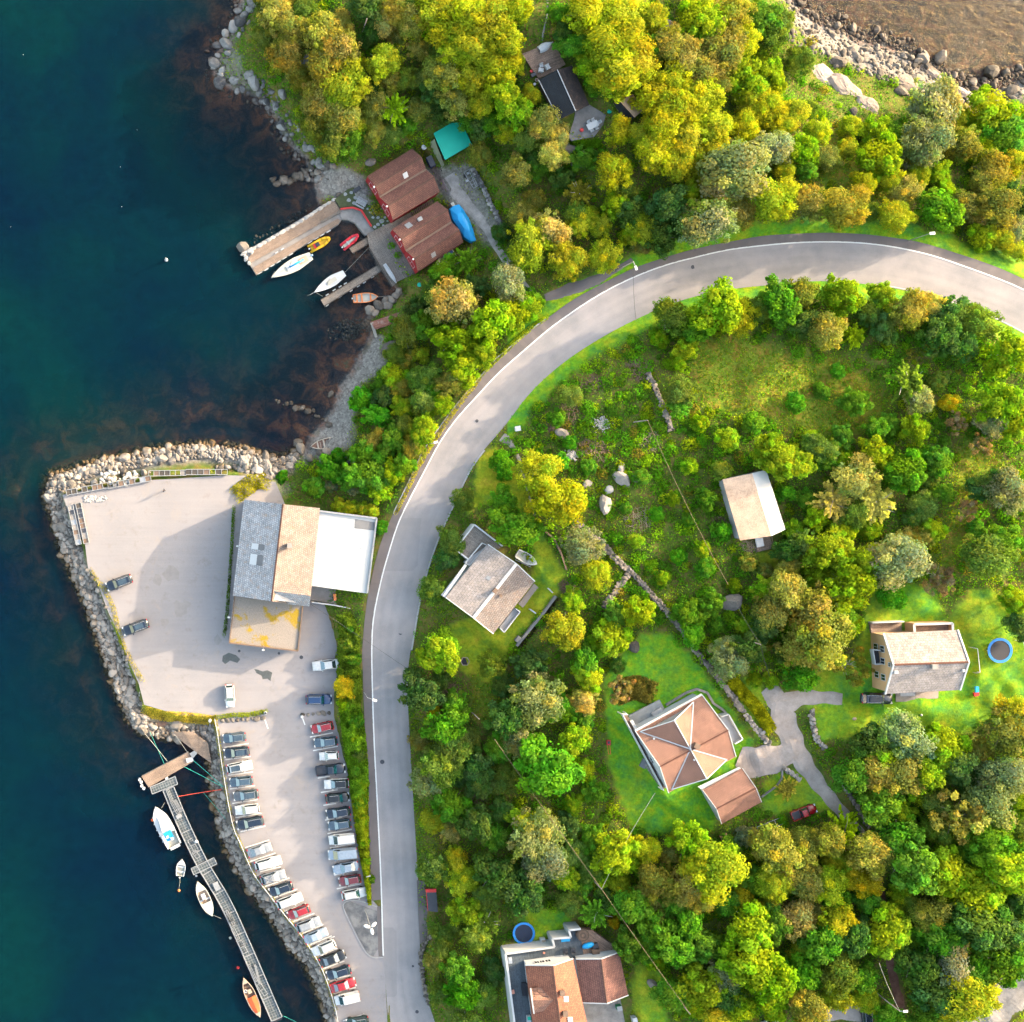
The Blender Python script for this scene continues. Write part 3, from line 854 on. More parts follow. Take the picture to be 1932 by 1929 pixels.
# ------------------------------------------------------------------ the sea
def water_mat():
 m, nt, out = new_mat("sea_water")
 p = world_pos(nt)
 da = nt.nodes.new("ShaderNodeAttribute"); da.attribute_name = "murk"
 wa = nt.nodes.new("ShaderNodeAttribute"); wa.attribute_name = "chop"
 n = tex_noise(nt, 0.028, 5, 0.55, p, 0.4)
 body = ramp(nt, n, [(0.34, (0.0003, 0.0056, 0.0140)), (0.50, (0.0003, 0.0086, 0.0140)), (0.64, (0.0004, 0.0125, 0.0145))])
 body = mixc(nt, 1.0, body, ramp(nt, tex_noise(nt, 0.5, 6, 0.7, p), [(0.3, (0.85,) * 3), (0.7, (1.15,) * 3)]), 'MULTIPLY')
 body = mixc(nt, ramp(nt, wa.outputs["Fac"], [(0.3, (0, 0, 0)), (0.6, (1, 1, 1))]), body, ramp(nt, tex_noise(nt, 0.8, 5, 0.7, p), [(0.35, (0.010, 0.010, 0.011)), (0.65, (0.030, 0.026, 0.024))]))  # choppy side: brown bottom and grey sky reflection painted into the body colour
 df = nt.nodes.new("ShaderNodeBsdfDiffuse"); nt.links.new(body, df.inputs[0])
 tp = nd(nt, "ShaderNodeBsdfTransparent"); tp.inputs[0].default_value = (0.78, 0.88, 0.92, 1)
 mx = nt.nodes.new("ShaderNodeMixShader")
 nt.links.new(da.outputs["Fac"], mx.inputs[0]); nt.links.new(tp.outputs[0], mx.inputs[1]); nt.links.new(df.outputs[0], mx.inputs[2])
 mp = nd(nt, "ShaderNodeMapping"); mp.inputs["Rotation"].default_value = (0, 0, math.radians(-38)); mp.inputs["Scale"].default_value = (0.55, 1.25, 1)
 nt.links.new(p, mp.inputs[0])
 w1 = tex_noise(nt, 0.75, 6, 0.62, mp.outputs[0], 0.5)
 w2 = tex_noise(nt, 2.6, 3, 0.6, mp.outputs[0])
 hgt = mathn(nt, 'ADD', mathn(nt, 'MULTIPLY', w1, 1.0), mathn(nt, 'MULTIPLY', w2, 0.22))
 bp = nd(nt, "ShaderNodeBump", i_Strength=1.0)
 nt.links.new(hgt, bp.inputs["Height"]); nt.links.new(wa.outputs["Fac"], bp.inputs["Distance"])
 gl = nd(nt, "ShaderNodeBsdfGlossy", i_Roughness=0.05)
 nt.links.new(bp.outputs[0], gl.inputs["Normal"])
 fr = nd(nt, "ShaderNodeFresnel", i_IOR=1.33); nt.links.new(bp.outputs[0], fr.inputs["Normal"])
 m2 = nt.nodes.new("ShaderNodeMixShader")
 ga = nt.nodes.new("ShaderNodeAttribute"); ga.attribute_name = "gloss"
 nt.links.new(mathn(nt, "MULTIPLY", fr.outputs[0], ga.outputs["Fac"], True), m2.inputs[0]); nt.links.new(mx.outputs[0], m2.inputs[1]); nt.links.new(gl.outputs[0], m2.inputs[2])
 nt.links.new(m2.outputs[0], out.inputs[0])
water_mat()
DEP = np.clip(-H0, 0, 20)
kk = np.where(GU > 1200, 1.1, 0.52)
murk = 1 - np.exp(-DEP * kk)
murk = np.clip(murk * 1.06, 0.05, 0.985)
chop = np.where(GU > 1200, 0.75, 0.10 + 0.06 * vnoise(GU, GV, 300, 8))
grid_mesh("sea", np.zeros_like(H0), "sea_water", {"murk": murk, "chop": chop, "gloss": np.where(GU > 1200, 0.5, 0.22)}, 2)
# ------------------------------------------------------------------ road, pavement, lot
def ribbon(name, A, B, za, zb, mat, cross=4, t=None):
 """sheet between two matched edge lines (map points) at given heights"""
 mb = MB(); n = len(A)
 for i in range(n):
  for k in range(cross + 1):
   f = k / cross
   u = A[i][0] * (1 - f) + B[i][0] * f; v = A[i][1] * (1 - f) + B[i][1] * f
   mb.v.append(tuple(P(u, v, za[i] * (1 - f) + zb[i] * f)))
 for i in range(n - 1):
  for k in range(cross):
   a = i * (cross + 1) + k
   mb.f.append((a, a + 1, a + cross + 2, a + cross + 1))
   f0, f1 = k / cross, (k + 1) / cross
   mb.uv.append([(f0, i), (f1, i), (f1, i + 1), (f0, i + 1)])
 return mb
def up(mb):
 """make faces look up"""
 for k, f in enumerate(mb.f):
  a, b, c = (Vector(mb.v[f[i]]) for i in (0, 1, 2))
  if (b - a).cross(c - a).z < 0:
   mb.f[k] = tuple(reversed(f))
   if mb.uv[k]: mb.uv[k] = mb.uv[k][::-1]
 return mb
zr = rz_ + 0.02
road = struct("road", up(ribbon("road", rw, ri, zr, zr, "asphalt", 5)), "asphalt")
# pavement outside the white line, raised behind a kerb
ridx = [int(np.argmin((rw[:, 0] - a) ** 2 + (rw[:, 1] - b) ** 2)) for a, b in rod]
pz = np.array([rz_[k] for k in ridx]) + 0.06
pw = np.array([rw[k] for k in ridx])
pw2 = pw + (rod - pw) * 0.06
for _ in range(4):
 pw2[1:-1] = (pw2[:-2] + 2 * pw2[1:-1] + pw2[2:]) / 4
struct("pavement", up(ribbon("pavement", pw2, rod, pz, pz, "pavement", 2)), "pavement")
def offset_line(L, w):
 t = np.gradient(L, axis=0); t /= np.linalg.norm(t, axis=1)[:, None] + 1e-9
 nrm = np.stack([-t[:, 1], t[:, 0]], 1)
 return L - nrm * w / 2, L + nrm * w / 2
def strip(line, z, w, mat, name, parent=None):
 a, b = offset_line(np.array(line, float), w)
 o = link(name, up(ribbon(name, a, b, z, z, mat, 1)).mesh(name, mat))
 if parent is not None:
  o.parent = parent
 return o
i0 = int(np.argmin((rw[:, 0] - 723) ** 2 + (rw[:, 1] - 1806) ** 2))
strip(rw[i0:], zr[i0:] + 0.05, 2.4, "white_paint", "edge_line", road)
i1 = int(np.argmin((ri[:, 0] - 1664) ** 2 + (ri[:, 1] - 540) ** 2)); i2 = int(np.argmin((ri[:, 0] - 1780) ** 2 + (ri[:, 1] - 568) ** 2))
rin = ri + (rw - ri) * 0.03
strip(rin[i1:], zr[i1:] + 0.012, 1.6, "worn_paint", "edge_line", road)
# stone kerb along the inner edge beside the bungalow
def kerb(line, z, w, h, name, mat="kerb_stone"):
 L = np.array(line, float)
 a, b = offset_line(L, w)
 mb = MB(); n = len(L)
 for i in range(n):
  for q, dz in ((a[i], -0.3), (a[i], h), (b[i], h), (b[i], -0.3)):
   mb.v.append(tuple(P(q[0], q[1], z[i] + dz)))
 for i in range(n - 1):
  for k in range(3):
   s = i * 4 + k
   mb.f.append((s, s + 1, s + 5, s + 4)); mb.uv.append(None)
 return mb
ka = int(np.argmin((ri[:, 0] - 772) ** 2 + (ri[:, 1] - 1222) ** 2)); kb = int(np.argmin((ri[:, 0] - 918) ** 2 + (ri[:, 1] - 842) ** 2))
kl = ri[ka:kb] + (ri[ka:kb] - rw[ka:kb]) * 0.02
struct("kerb", kerb(kl, zr[ka:kb], 3.0, 0.12, "kerb"), "kerb_stone")
km = int(np.argmin((rod[:, 0] - 1039) ** 2 + (rod[:, 1] - 596) ** 2))
k9 = int(np.argmin((rod[:, 0] - 740) ** 2 + (rod[:, 1] - 972) ** 2))
struct("kerb", kerb(rod[k9:km], pz[k9:km], 2.0, 0.10, "kerb"), "kerb_stone")
def flat_poly(name, pts, z, mat, t=0.0):
 mb = MB()
 if t > 0:
  mb.slab([P(u, v, z) for u, v in pts], t)
 else:
  mb.add([P(u, v, z) for u, v in pts], [tuple(range(len(pts)))])
  up(mb)
 return mb
lot = struct("parking_lot", flat_poly("parking_lot", LOT, 2.03, "lot_asphalt"), "lot_asphalt")
# the lay-by with the waiting shelter
struct("lay_by", flat_poly("lay_by", lst(cV, (1660, 480), (1780, 500), (1830, 740), (1905, 760), (1880, 850), (1790, 930), (1690, 1010), (1672, 700)), 2.5, "pavement", 0.6), "pavement")
# traffic island with a kerb
ISL = lst(cV, (1060, 665), (1110, 655), (1200, 690), (1330, 735), (1340, 1050), (1300, 1110), (1250, 1080), (1180, 960), (1090, 770), (1055, 710))
isl = struct("traffic_island", flat_poly("traffic_island", ISL, 2.13, "island_asphalt", 0.3), "island_asphalt")
KI = smooth_line(lst(cV, (1330, 700), (1200, 655), (1110, 650), (1058, 672), (1062, 735), (1180, 980), (1250, 1090), (1310, 1122), (1382, 1118)), 60)
struct("kerb", kerb(KI, np.full(60, 2.03), 1.6, 0.14, "kerb"), "kerb_stone")
struct("pavement", flat_poly("pavement", lst(cV, (1332, 700), (1362, 690), (1380, 1115), (1345, 1110), (1341, 1050)), 2.09, "pavement"), "pavement")
# painted bay lines
def bay(a, b, w=1.1, mat="white_paint"):
 mb = MB()
 pa, pb = P(*a, 2.05), P(*b, 2.05)
 d = (pb - pa).normalized(); n = Vector((-d.y, d.x, 0)) * 0.09 * w
 mb.add([pa - n, pb - n, pb + n, pa + n], [(0, 1, 2, 3)])
 o = link("bay_line", mb.mesh("bay_line", mat)); o.parent = lot
for a, b in [((800, 632), (958, 607)), ((808, 712), (970, 690)), ((825, 812), (985, 790)), ((838, 900), (998, 878)), ((852, 993), (1015, 968)), ((872, 1085), (1040, 1055)), ((905, 1175), (1065, 1138)),
    ((935, 1278), (1090, 1228)), ((965, 1368), (1130, 1312)), ((1030, 1432), (1165, 1400)), ((1055, 1530), (1220, 1472)), ((1120, 1600), (1270, 1545)), ((1185, 1690), (1325, 1637)), ((1235, 1757), (1380, 1700)), ((1300, 1832), (1437, 1772)), ((1345, 1905), (1492, 1845)),
    ((1352, 566), (1500, 538)), ((1372, 653), (1530, 625)), ((1402, 830), (1480, 818)), ((1422, 922), (1530, 905)), ((1438, 1005), (1520, 993)), ((1450, 1100), (1560, 1082)), ((1465, 1187), (1620, 1160)), ((1480, 1280), (1640, 1250)), ((1508, 1455), (1665, 1420)), ((1524, 1543), (1680, 1510)),
    ((1063, 455), (1082, 512)), ((1300, 432), (1320, 488)), ((760, 500), (758, 515))]:
 bay(cI(*a), cI(*b))
for a, b in [((880, 1215), (1060, 1150)), ((940, 1300), (1110, 1270)), ((1000, 1395), (1155, 1370)), ((1050, 1645), (1225, 1590)), ((1240, 742), (1290, 742)), ((800, 1030), (980, 945)), ((860, 1105), (1005, 1045))]:
 bay(cV(*a), cV(*b))
# puddles and oil stains lie on the lot as dark asphalt patches
simple("stain", (0.185, 0.170, 0.165), 0.15, 1.0, 0.9)
simple("wet_asphalt", (0.060, 0.065, 0.062), 0.3, 1.5, 0.35)
def patch(c, pts, z=2.036, mat="wet_asphalt"):
 mb = MB()
 mb.add([P(*c(a, b), z) for a, b in pts], [tuple(range(len(pts)))])
 o = link("damp_patch", up(mb).mesh("damp_patch", mat)); o.parent = lot
patch(cG, [(450, 1680), (480, 1685), (520, 1700), (560, 1690), (600, 1710), (590, 1750), (585, 1780), (560, 1760), (520, 1765), (510, 1735), (470, 1715)])
patch(cG, [(190, 1570), (240, 1545), (300, 1565), (335, 1600), (310, 1630), (250, 1610), (210, 1640), (185, 1615)])
for cx_, cy_, R_ in ((1060, 1400, 75), (1110, 1360, 40), (950, 1490, 38), (905, 1190, 45), (1330, 1620, 40), (1000, 1130, 70)):
 patch(cF, [(cx_ + math.cos(k * .7) * R_ * random.uniform(.5, 1.1), cy_ + math.sin(k * .7) * R_ * random.uniform(.5, 1.2)) for k in range(9)], 2.036 + R_ * 1e-5, "stain")
def manhole(c, p, r, z, parent, mat="dark_metal"):
 mb = MB(); q = P(*c(*p), z)
 mb.cyl(q, r, 0.012, 14)
 o = link("manhole_cover", mb.mesh("manhole_cover", mat)); o.parent = parent
manhole(cG, (840, 1583), 0.35, 2.031, lot); manhole(cG, (655, 1550), 0.25, 2.031, lot); manhole(cG, (326, 1531), 0.25, 2.031, lot)
for cc, pp, r in ((cW, (282, 143), 0.33), (cW, (132, 1208), 0.42), (cV, (1662, 1570), 0.33), (cN, (1400, 247), 0.35), (cE, (1605, 1475), 0.3), (cV, (1628, 1192), 0.22)):
 u, v = cc(*pp)
 k = int(np.argmin((rc[:, 0] - u) ** 2 + (rc[:, 1] - v) ** 2))
 manhole(cc, pp, r, rz_[k] + 0.03, road)
# tracks and drives that follow the ground
def track(name, line, w, mat, dz=0.07, cross=5, n=None):
 L = np.array(line, float)
 n = n or max(8, int(np.hypot(*np.diff(L, axis=0).T).sum() / 6))
 S = smooth_line(L, n)
 ww = np.interp(np.linspace(0, 1, n), np.linspace(0, 1, len(w)), w) if isinstance(w, (list, tuple)) else np.full(n, w)
 t = np.gradient(S, axis=0); t /= np.linalg.norm(t, axis=1)[:, None] + 1e-9
 nr = np.stack([-t[:, 1], t[:, 0]], 1)
 mb = MB()
 for i in range(n):
  for k in range(cross + 1):
   f = (k / cross - 0.5) * ww[i] * (1 + 0.10 * math.sin(i * 0.9 + k))
   u, v = S[i] + nr[i] * f
   edge = -0.12 if k in (0, cross) else 0
   mb.v.append(tuple(P(u, v, hz(u, v) + dz + edge)))
 for i in range(n - 1):
  for k in range(cross):
   a = i * (cross + 1) + k
   mb.f.append((a, a + 1, a + cross + 2, a + cross + 1)); mb.uv.append(None)
 return struct(name, up(mb), mat)
track("driveway", lst(cK, (1880, 480), (1700, 470), (1550, 480), (1440, 560), (1490, 720), (1560, 880), (1680, 1060), (1790, 1200), (1900, 1330), (2020, 1480)), [22, 24, 34, 48, 42, 36, 29, 24, 22, 22], "pale_gravel", 0.16)
track("driveway", lst(cK, (1330, 400), (1400, 480), (1470, 600)), [30, 40, 40], "pale_gravel", 0.12)
track("courtyard", lst(cK, (1130, 900), (1250, 940), (1430, 900), (1520, 860)), [40, 62, 50, 40], "pale_gravel", 0.2)
track("garden_path", lst(cJ, (620, 150), (690, 210), (750, 330), (790, 480), (830, 620), (860, 720)), [26, 13, 8, 7, 6, 6], "pale_gravel", 0.06, 3)
track("gravel_track", lst(cE, (1430, 60), (1500, 170), (1590, 270), (1660, 360), (1720, 470), (1830, 620), (1920, 740)), [40, 32, 24, 18, 17, 16, 15], "gravel", 0.06)
track("lay_by", lst(cN, (330, 470), (480, 420), (700, 340), (900, 230), (960, 190)), [16, 26, 24, 14, 8], "pavement", 0.08)
track("garden_path", lst(cB, (830, 0), (825, 120), (800, 230), (790, 300)), 6, "gravel", 0.06, 2)
track("red_path", lst(cR, (880, 880), (915, 1060), (950, 1400), (985, 1620), (1040, 1820), (1090, 1980)), [12, 14, 18, 22, 26, 28], "red_earth", 0.06, 3)
track("yard", lst(cR, (440, 1870), (640, 1850), (830, 1900)), [34, 40, 30], "pale_gravel", 0.07)
track("yard", lst(cR, (1960, 1600), (1850, 1700), (1700, 1850), (1450, 1960)), [60, 80, 90, 90], "concrete", 0.08)
# ------------------------------------------------------------------ buildings
def PT(c, p, z):
 return P(*c(*p), z)
def gable_body(A0, A1, B0, B1, R0, R1, zg, inset_e=0.35, inset_g=0.3, drop=0.2):
 """closed walls under a gable roof; returns builder and the four plan corners"""
 ax = ((A1 - A0) + (B1 - B0)).normalized()
 ax.z = 0; ax.normalize()
 def inn(p, q, s):
  d = (q - p); d.z = 0; d.normalize()
  return p + d * inset_e + ax * inset_g * s
 a0, b0 = inn(A0, B0, 1), inn(B0, A0, 1)
 a1, b1 = inn(A1, B1, -1), inn(B1, A1, -1)
 r0, r1 = R0 + ax * inset_g, R1 - ax * inset_g
 def slope(e, r):
  h = (r - e); l = math.hypot(h.x, h.y) + 1e-6
  return (r.z - e.z) / l
 za = A0.z + slope(A0, R0) * inset_e - drop; zb = B0.z + slope(B0, R0) * inset_e - drop
 zr = R0.z - drop
 mb = MB()
 V = lambda p, z: (p.x, p.y, z)
 vs = [V(a0, zg), V(b0, zg), V(b1, zg), V(a1, zg), V(a0, za), V(b0, zb), V(b1, zb), V(a1, za), V(r0, zr), V(r1, zr)]
 mb.add(vs, [(0, 4, 8, 5, 1), (3, 2, 6, 9, 7), (0, 3, 7, 4), (1, 5, 6, 2), (4, 7, 9, 8), (5, 8, 9, 6)])
 return mb, (a0, a1, b0, b1)
def gable_roof(A0, A1, B0, B1, R0, R1, t=0.16):
 mb = MB()
 mb.slab([A0, A1, R1, R0], t)
 mb.slab([R0, R1, B1, B0], t)
 return mb
def ridge_cap(R0, R1, w=0.28):
 mb = MB()
 mb.bar(R0 + VZ(0.03), R1 + VZ(0.03), w, 0.12, 6)
 return mb
def barge(pts, w=0.22, h=0.24):
 mb = MB()
 for a, b in zip(pts[:-1], pts[1:]):
  mb.bar(a + VZ(-0.02), b + VZ(-0.02), w, h)
 return mb
def wall_window(root, a, b, t, z, w, h, frame="white_trim", pane="glass_dark", name="window", out=0.0):
 """window in the wall face running from plan point a to b; t = share along it, z = centre height; outside is right of a->b"""
 a = Vector((a.x, a.y, 0)); b = Vector((b.x, b.y, 0))
 d = (b - a).normalized(); n = Vector((d.y, -d.x, 0))
 c = a + (b - a) * t + n * (0.03 + out); c.z = z
 rz = math.atan2(d.y, d.x)
 mb = MB()
 for dx, dz, ww, hh in ((0, h / 2, w + .1, .1), (0, -h / 2, w + .1, .1), (-w / 2, 0, .1, h), (w / 2, 0, .1, h), (0, 0, .06, h)):
  q = c + d * dx; q.z = z + dz
  mb.box(q, (ww, 0.1, hh), rz)
 o = part(root, name, mb, frame)
 m2 = MB(); m2.box(c, (w - 0.05, 0.05, h - 0.05), rz)
 sub(o, root, "pane", m2, pane)
 return o
def roof_window(root, parent, c4, frame="pale_metal", glass="glass_dark", lift=0.08, name="skylight"):
 """skylight lying on a roof slope, c4 = four corners on the slope"""
 up_ = VZ(lift)
 q = [p + up_ for p in c4]
 cen = sum(q, Vector()) / 4
 mb = MB(); mb.slab(q, lift + 0.02)
 o = sub(parent, root, name, mb, frame) if parent else part(root, name, mb, frame)
 return o
def on_slope(A0, A1, R0, R1, s, t):
 """point on a roof slope: s along the eave, t from eave to ridge"""
 return (A0 * (1 - s) + A1 * s) * (1 - t) + (R0 * (1 - s) + R1 * s) * t
def slope_quad(A0, A1, R0, R1, s, t, ds, dt):
 return [on_slope(A0, A1, R0, R1, s + x * ds, t + y * dt) for x, y in ((-1, -1), (1, -1), (1, 1), (-1, 1))]
def chimney(parent, root, p, w, d, h, rz, mat="concrete", pots=1):
 mb = MB(); mb.box(p + VZ(h / 2 - 0.3), (w, d, h), rz)
 mb.box(p + VZ(h - 0.28), (w + 0.12, d + 0.12, 0.08), rz)
 o = sub(parent, root, "chimney", mb, mat)
 return o
def pipe_vent(root, parent, p, r=0.1, h=0.5, mat="dark_metal"):
 mb = MB(); mb.cyl(p - VZ(0.1), r, h + 0.1, 8); mb.cyl(p + VZ(h), r * 1.5, 0.08, 8)
 return sub(parent, root, "vent_pipe", mb, mat)
# ---- warehouse on the quay
zl = 2.0
wh = thing("warehouse", "long warehouse with slate and pale tiled gable roof and white flat roof extension", "warehouse", PT(cG, (640, 700), zl))
A0, A1 = PT(cG, (365, 278), 7.4), PT(cG, (272, 1072), 7.4)
R0, R1 = PT(cG, (688, 316), 11.4), PT(cG, (592, 1120), 11.4)
B0, B1 = PT(cG, (995, 348), 7.6), PT(cG, (905, 1160), 7.6)
mbw, corn = gable_body(A0, A1, B0, B1, R0, R1, zl)
part(wh, "wall", mbw, "grey_wall")
mb = MB(); mb.slab([A0, A1, R1, R0], 0.18)
rl = part(wh, "roof", mb, "tile_slate", label="weathered blue slate roof slope")
VC = PT(cG, (757, 957), 9.8)
XR = PT(cG, (914, 1074), 10.6)
mb = MB(); mb.slab([R0, PT(cG, (606, 1036), 11.4), VC, PT(cG, (918, 1072), 7.9), B0], 0.18)
rr = part(wh, "roof", mb, "tile_pale", label="pale pinkish tiled roof slope")
XL = PT(cG, (610, 1037), 11.35)
mb = MB(); mb.slab([XL, XR, PT(cG, (918, 1070), 8.0) + VZ(0.06), VC + VZ(0.05)], 0.1)
mb.slab([XL + VZ(0.02), VC + VZ(0.06), XR + VZ(0.02)], 0.1)
cross = part(wh, "roof", mb, "tile_pale")
mb = MB(); mb.slab([XL, PT(cG, (725, 1142), 7.9), PT(cG, (907, 1162), 7.9), XR], 0.16)
part(wh, "roof", mb, "tile_slate", label="grey cross gable roof slope")
mb = MB(); mb.slab([XL + VZ(-.02), R1, PT(cG, (735, 1140), 8.2)], 0.14)
part(wh, "roof", mb, "tile_pale")
mb = MB(); xr = XR - Vector((.15, 0, .15))
mb.add([xr, PT(cG, (907, 1162), 7.7), PT(cG, (916, 1072), 7.7)], [(0, 1, 2), (2, 1, 0)])
part(wh, "gable", mb, "grey_wall")
sub(rl, wh, "ridge_cap", ridge_cap(R0, R1, 0.35), "tile_red")
chimney(rr, wh, PT(cG, (738, 655), 10.9), 0.75, 0.75, 1.9, 0.1, "concrete")
for s, t, ds in ((0.465, 0.42, 0.03), (0.60, 0.42, 0.055)):
 roof_window(wh, rl, slope_quad(A0, A1, R0, R1, s, t, ds, 0.085), "white_plastic")
 roof_window(wh, rl, slope_quad(A0, A1, R0, R1, s, t + 0.17, ds, 0.075), "grey_membrane", lift=0.05)
# white flat roof toward the road
W = [PT(cG, p, 7.2) for p in ((990, 372), (1462, 432), (1385, 1050), (922, 986))]
W0 = [Vector((p.x, p.y, 0)) for p in W]
mb = MB(); mb.slab([p - VZ(0.0) for p in W], 0.3)
fr = part(wh, "flat_roof", mb, "white_roof")
mb = MB()
for i in range(4):
 a, b = W[i], W[(i + 1) % 4]
 mb.wall((a.x, a.y), (b.x, b.y), zl, 7.19 if i != 3 else 7.0, t=0.2)
part(wh, "wall", mb, "white_wall")
mb = MB()
for a, b in ((0, 1), (1, 2)):
 mb.wall((W[a].x, W[a].y), (W[b].x, W[b].y), 7.0, 7.65, t=0.3)
part(wh, "parapet", mb, "pale_metal")
mb = MB(); mb.slab([PT(cG, p, 7.24) for p in ((1285, 440), (1452, 466), (1448, 534), (1280, 515))], 0.03)  # flat grey patch on the white roof's upper right
sub(fr, wh, "roof_patch", mb, "grey_membrane")
pipe_vent(wh, fr, PT(cG, (1336, 680), 7.2), 0.12, 0.3, "grey_metal")
# sunken yard below the white roof
mb = MB(); mb.slab([PT(cG, p, 3.4) for p in ((925, 985), (1385, 1050), (1378, 1185), (1180, 1150), (915, 1110))], 1.2)
part(wh, "yard_deck", mb, "concrete")
mb = MB()
yp = [PT(cG, p, 0) for p in ((915, 1110), (1090, 1132), (1180, 1150), (1378, 1190))]
for a, b in zip(yp[:-1], yp[1:]):
 mb.wall((a.x, a.y), (b.x, b.y), 2.0, 4.4, t=0.2)
part(wh, "yard_wall", mb, "white_wall")
mb = MB(); mb.box(PT(cG, (1117, 1085), 3.7), (0.5, 1.2, 0.5), 0.1)
part(wh, "crate", mb, "orange_grp")
# mossy flat roof over the quay bay
Fm = [PT(cG, p, 5.6) for p in ((288, 1078), (852, 1158), (812, 1530), (245, 1462))]
mb = MB(); mb.slab(Fm, 0.3)
part(wh, "flat_roof", mb, "mossy_concrete", label="concrete flat roof with yellow moss")
mb = MB()
for i in (1, 2, 3):
 a, b = Fm[i], Fm[(i + 1) % 4]
 mb.wall((a.x, a.y), (b.x, b.y), 5.3, 5.85, t=0.22)
part(wh, "parapet", mb, "brown_timber")
mb = MB()
for i in (1, 2, 3):
 a, b = Fm[i], Fm[(i + 1) % 4]
 cx = (Fm[0] + Fm[2]) / 2
 a2 = a + (cx - a).normalized() * 0.12; b2 = b + (cx - b).normalized() * 0.12
 mb.wall((a2.x, a2.y), (b2.x, b2.y), zl, 5.35, t=0.2)
part(wh, "wall", mb, "grey_wall")
for i, t in ((3, 0.25), (3, 0.5), (3, 0.75), (2, 0.3), (2, 0.7)):
 a, b = Fm[i], Fm[(i + 1) % 4]
 wall_window(wh, b, a, t, 3.6, 2.2, 2.4, pane="grey_membrane", name="loading_door", out=0.02)
for t in (0.12, 0.3, 0.5, 0.7, 0.88):
 wall_window(wh, corn[0], corn[1], t, 5.2, 1.6, 1.1, name="window")
def wall_lamp(c, p, z, out, label):
 r = thing("wall_lamp", label, "lamp", PT(c, p, z))
 mb = MB(); mb.bar(r.location, r.location + Vector(out) * -1.0, 0.07)
 part(r, "arm", mb, "grey_metal")
 mb = MB(); mb.ico(r.location + VZ(0.02), 0.26, (1, 0.7, 0.5), 2)
 part(r, "lamp_head", mb, "lamp_glow", True)
wall_lamp(cG, (240, 1253), 5.4, (-0.9, -0.1, -0.2), "white lamp on the left wall of the mossy flat roofed bay")
wall_lamp(cG, (523, 1522), 5.5, (-0.1, -0.9, -0.2), "white lamp on the lower wall of the mossy flat roofed bay")
wall_lamp(cG, (312, 663), 6.4, (-0.9, -0.1, 0), "white lamp on the left wall of the slate roofed warehouse")
# ---- boathouses
def boathouse(c, A, R, Vv, R2, B, label, zg=1.2):
 root = thing("boathouse", label, "boathouse", PT(c, ((A[0][0] + B[1][0]) / 2, (A[0][1] + B[1][1]) / 2), zg))
 a = [PT(c, p, 4.9) for p in A]; r = [PT(c, p, 6.6) for p in R]; v = [PT(c, p, 5.1) for p in Vv]
 r2 = [PT(c, p, 6.6) for p in R2]; b = [PT(c, p, 4.9) for p in B]
 for e0, rr_, e1 in ((a, r, v), (v, r2, b)):
  mbw, cn = gable_body(e0[0], e0[1], e1[0], e1[1], rr_[0], rr_[1], zg, 0.06, 0.12)
  w = part(root, "wall", mbw, "red_wall")
  ro = part(root, "roof", gable_roof(e0[0], e0[1], e1[0], e1[1], rr_[0], rr_[1]), "tile_red")
  sub(ro, root, "ridge_cap", ridge_cap(rr_[0], rr_[1]), "tile_terracotta")
  f0, f1 = cn[0], cn[2]
  wall_window(root, f1, f0, 0.5, 3.4, 2.2, 2.2, "white_trim", "red_wall", "gate", 0.0)
  mb = MB(); q = rr_[0] + Vector((-0.25, -0.1, -0.1)); mb.ico(q, 0.2, (1, 1, .7), 2)
  part(root, "gable_lamp", mb, "lamp_glow", True)
  yield_roof.append((root, ro, e0, rr_, e1))
 mb = MB(); mb.bar(v[0] + VZ(.06), v[1] + VZ(.06), 0.4, 0.1)
 part(root, "valley_gutter", mb, "brown_timber")
 return root
yield_roof = []
b1 = boathouse(cS, ((250, 965), (905, 565)), ((375, 1108), (1045, 690)), ((435, 1265), (1105, 865)), ((560, 1390), (1225, 975)), ((628, 1600), (1305, 1190)), "red double boathouse with brown tiled twin gables beside the stone paved yard")
b2 = boathouse(cS3, ((370, 670), (1025, 265)), ((505, 810), (1180, 385)), ((572, 985), (1235, 565)), ((700, 1095), (1350, 680)), ((745, 1285), (1405, 860)), "red double boathouse with brown tiled twin gables behind the wide grey quay")
rt, ro, e0, rr_, e1 = yield_roof[0]
roof_window(rt, ro, slope_quad(e1[0], e1[1], rr_[0], rr_[1], 0.60, 0.45, 0.045, 0.22), "white_plastic")
rt, ro, e0, rr_, e1 = yield_roof[2]
roof_window(rt, ro, slope_quad(e0[0], e0[1], rr_[0], rr_[1], 0.28, 0.42, 0.055, 0.2), "pale_metal")
chimney(ro, rt, on_slope(e0[0], e0[1], rr_[0], rr_[1], 0.5, 0.5), 0.7, 0.6, 1.1, 0.5, "pale_metal")
rt, ro, e0, rr_, e1 = yield_roof[3]
roof_window(rt, ro, slope_quad(e1[0], e1[1], rr_[0], rr_[1], 0.38, 0.45, 0.045, 0.18), "pale_metal")
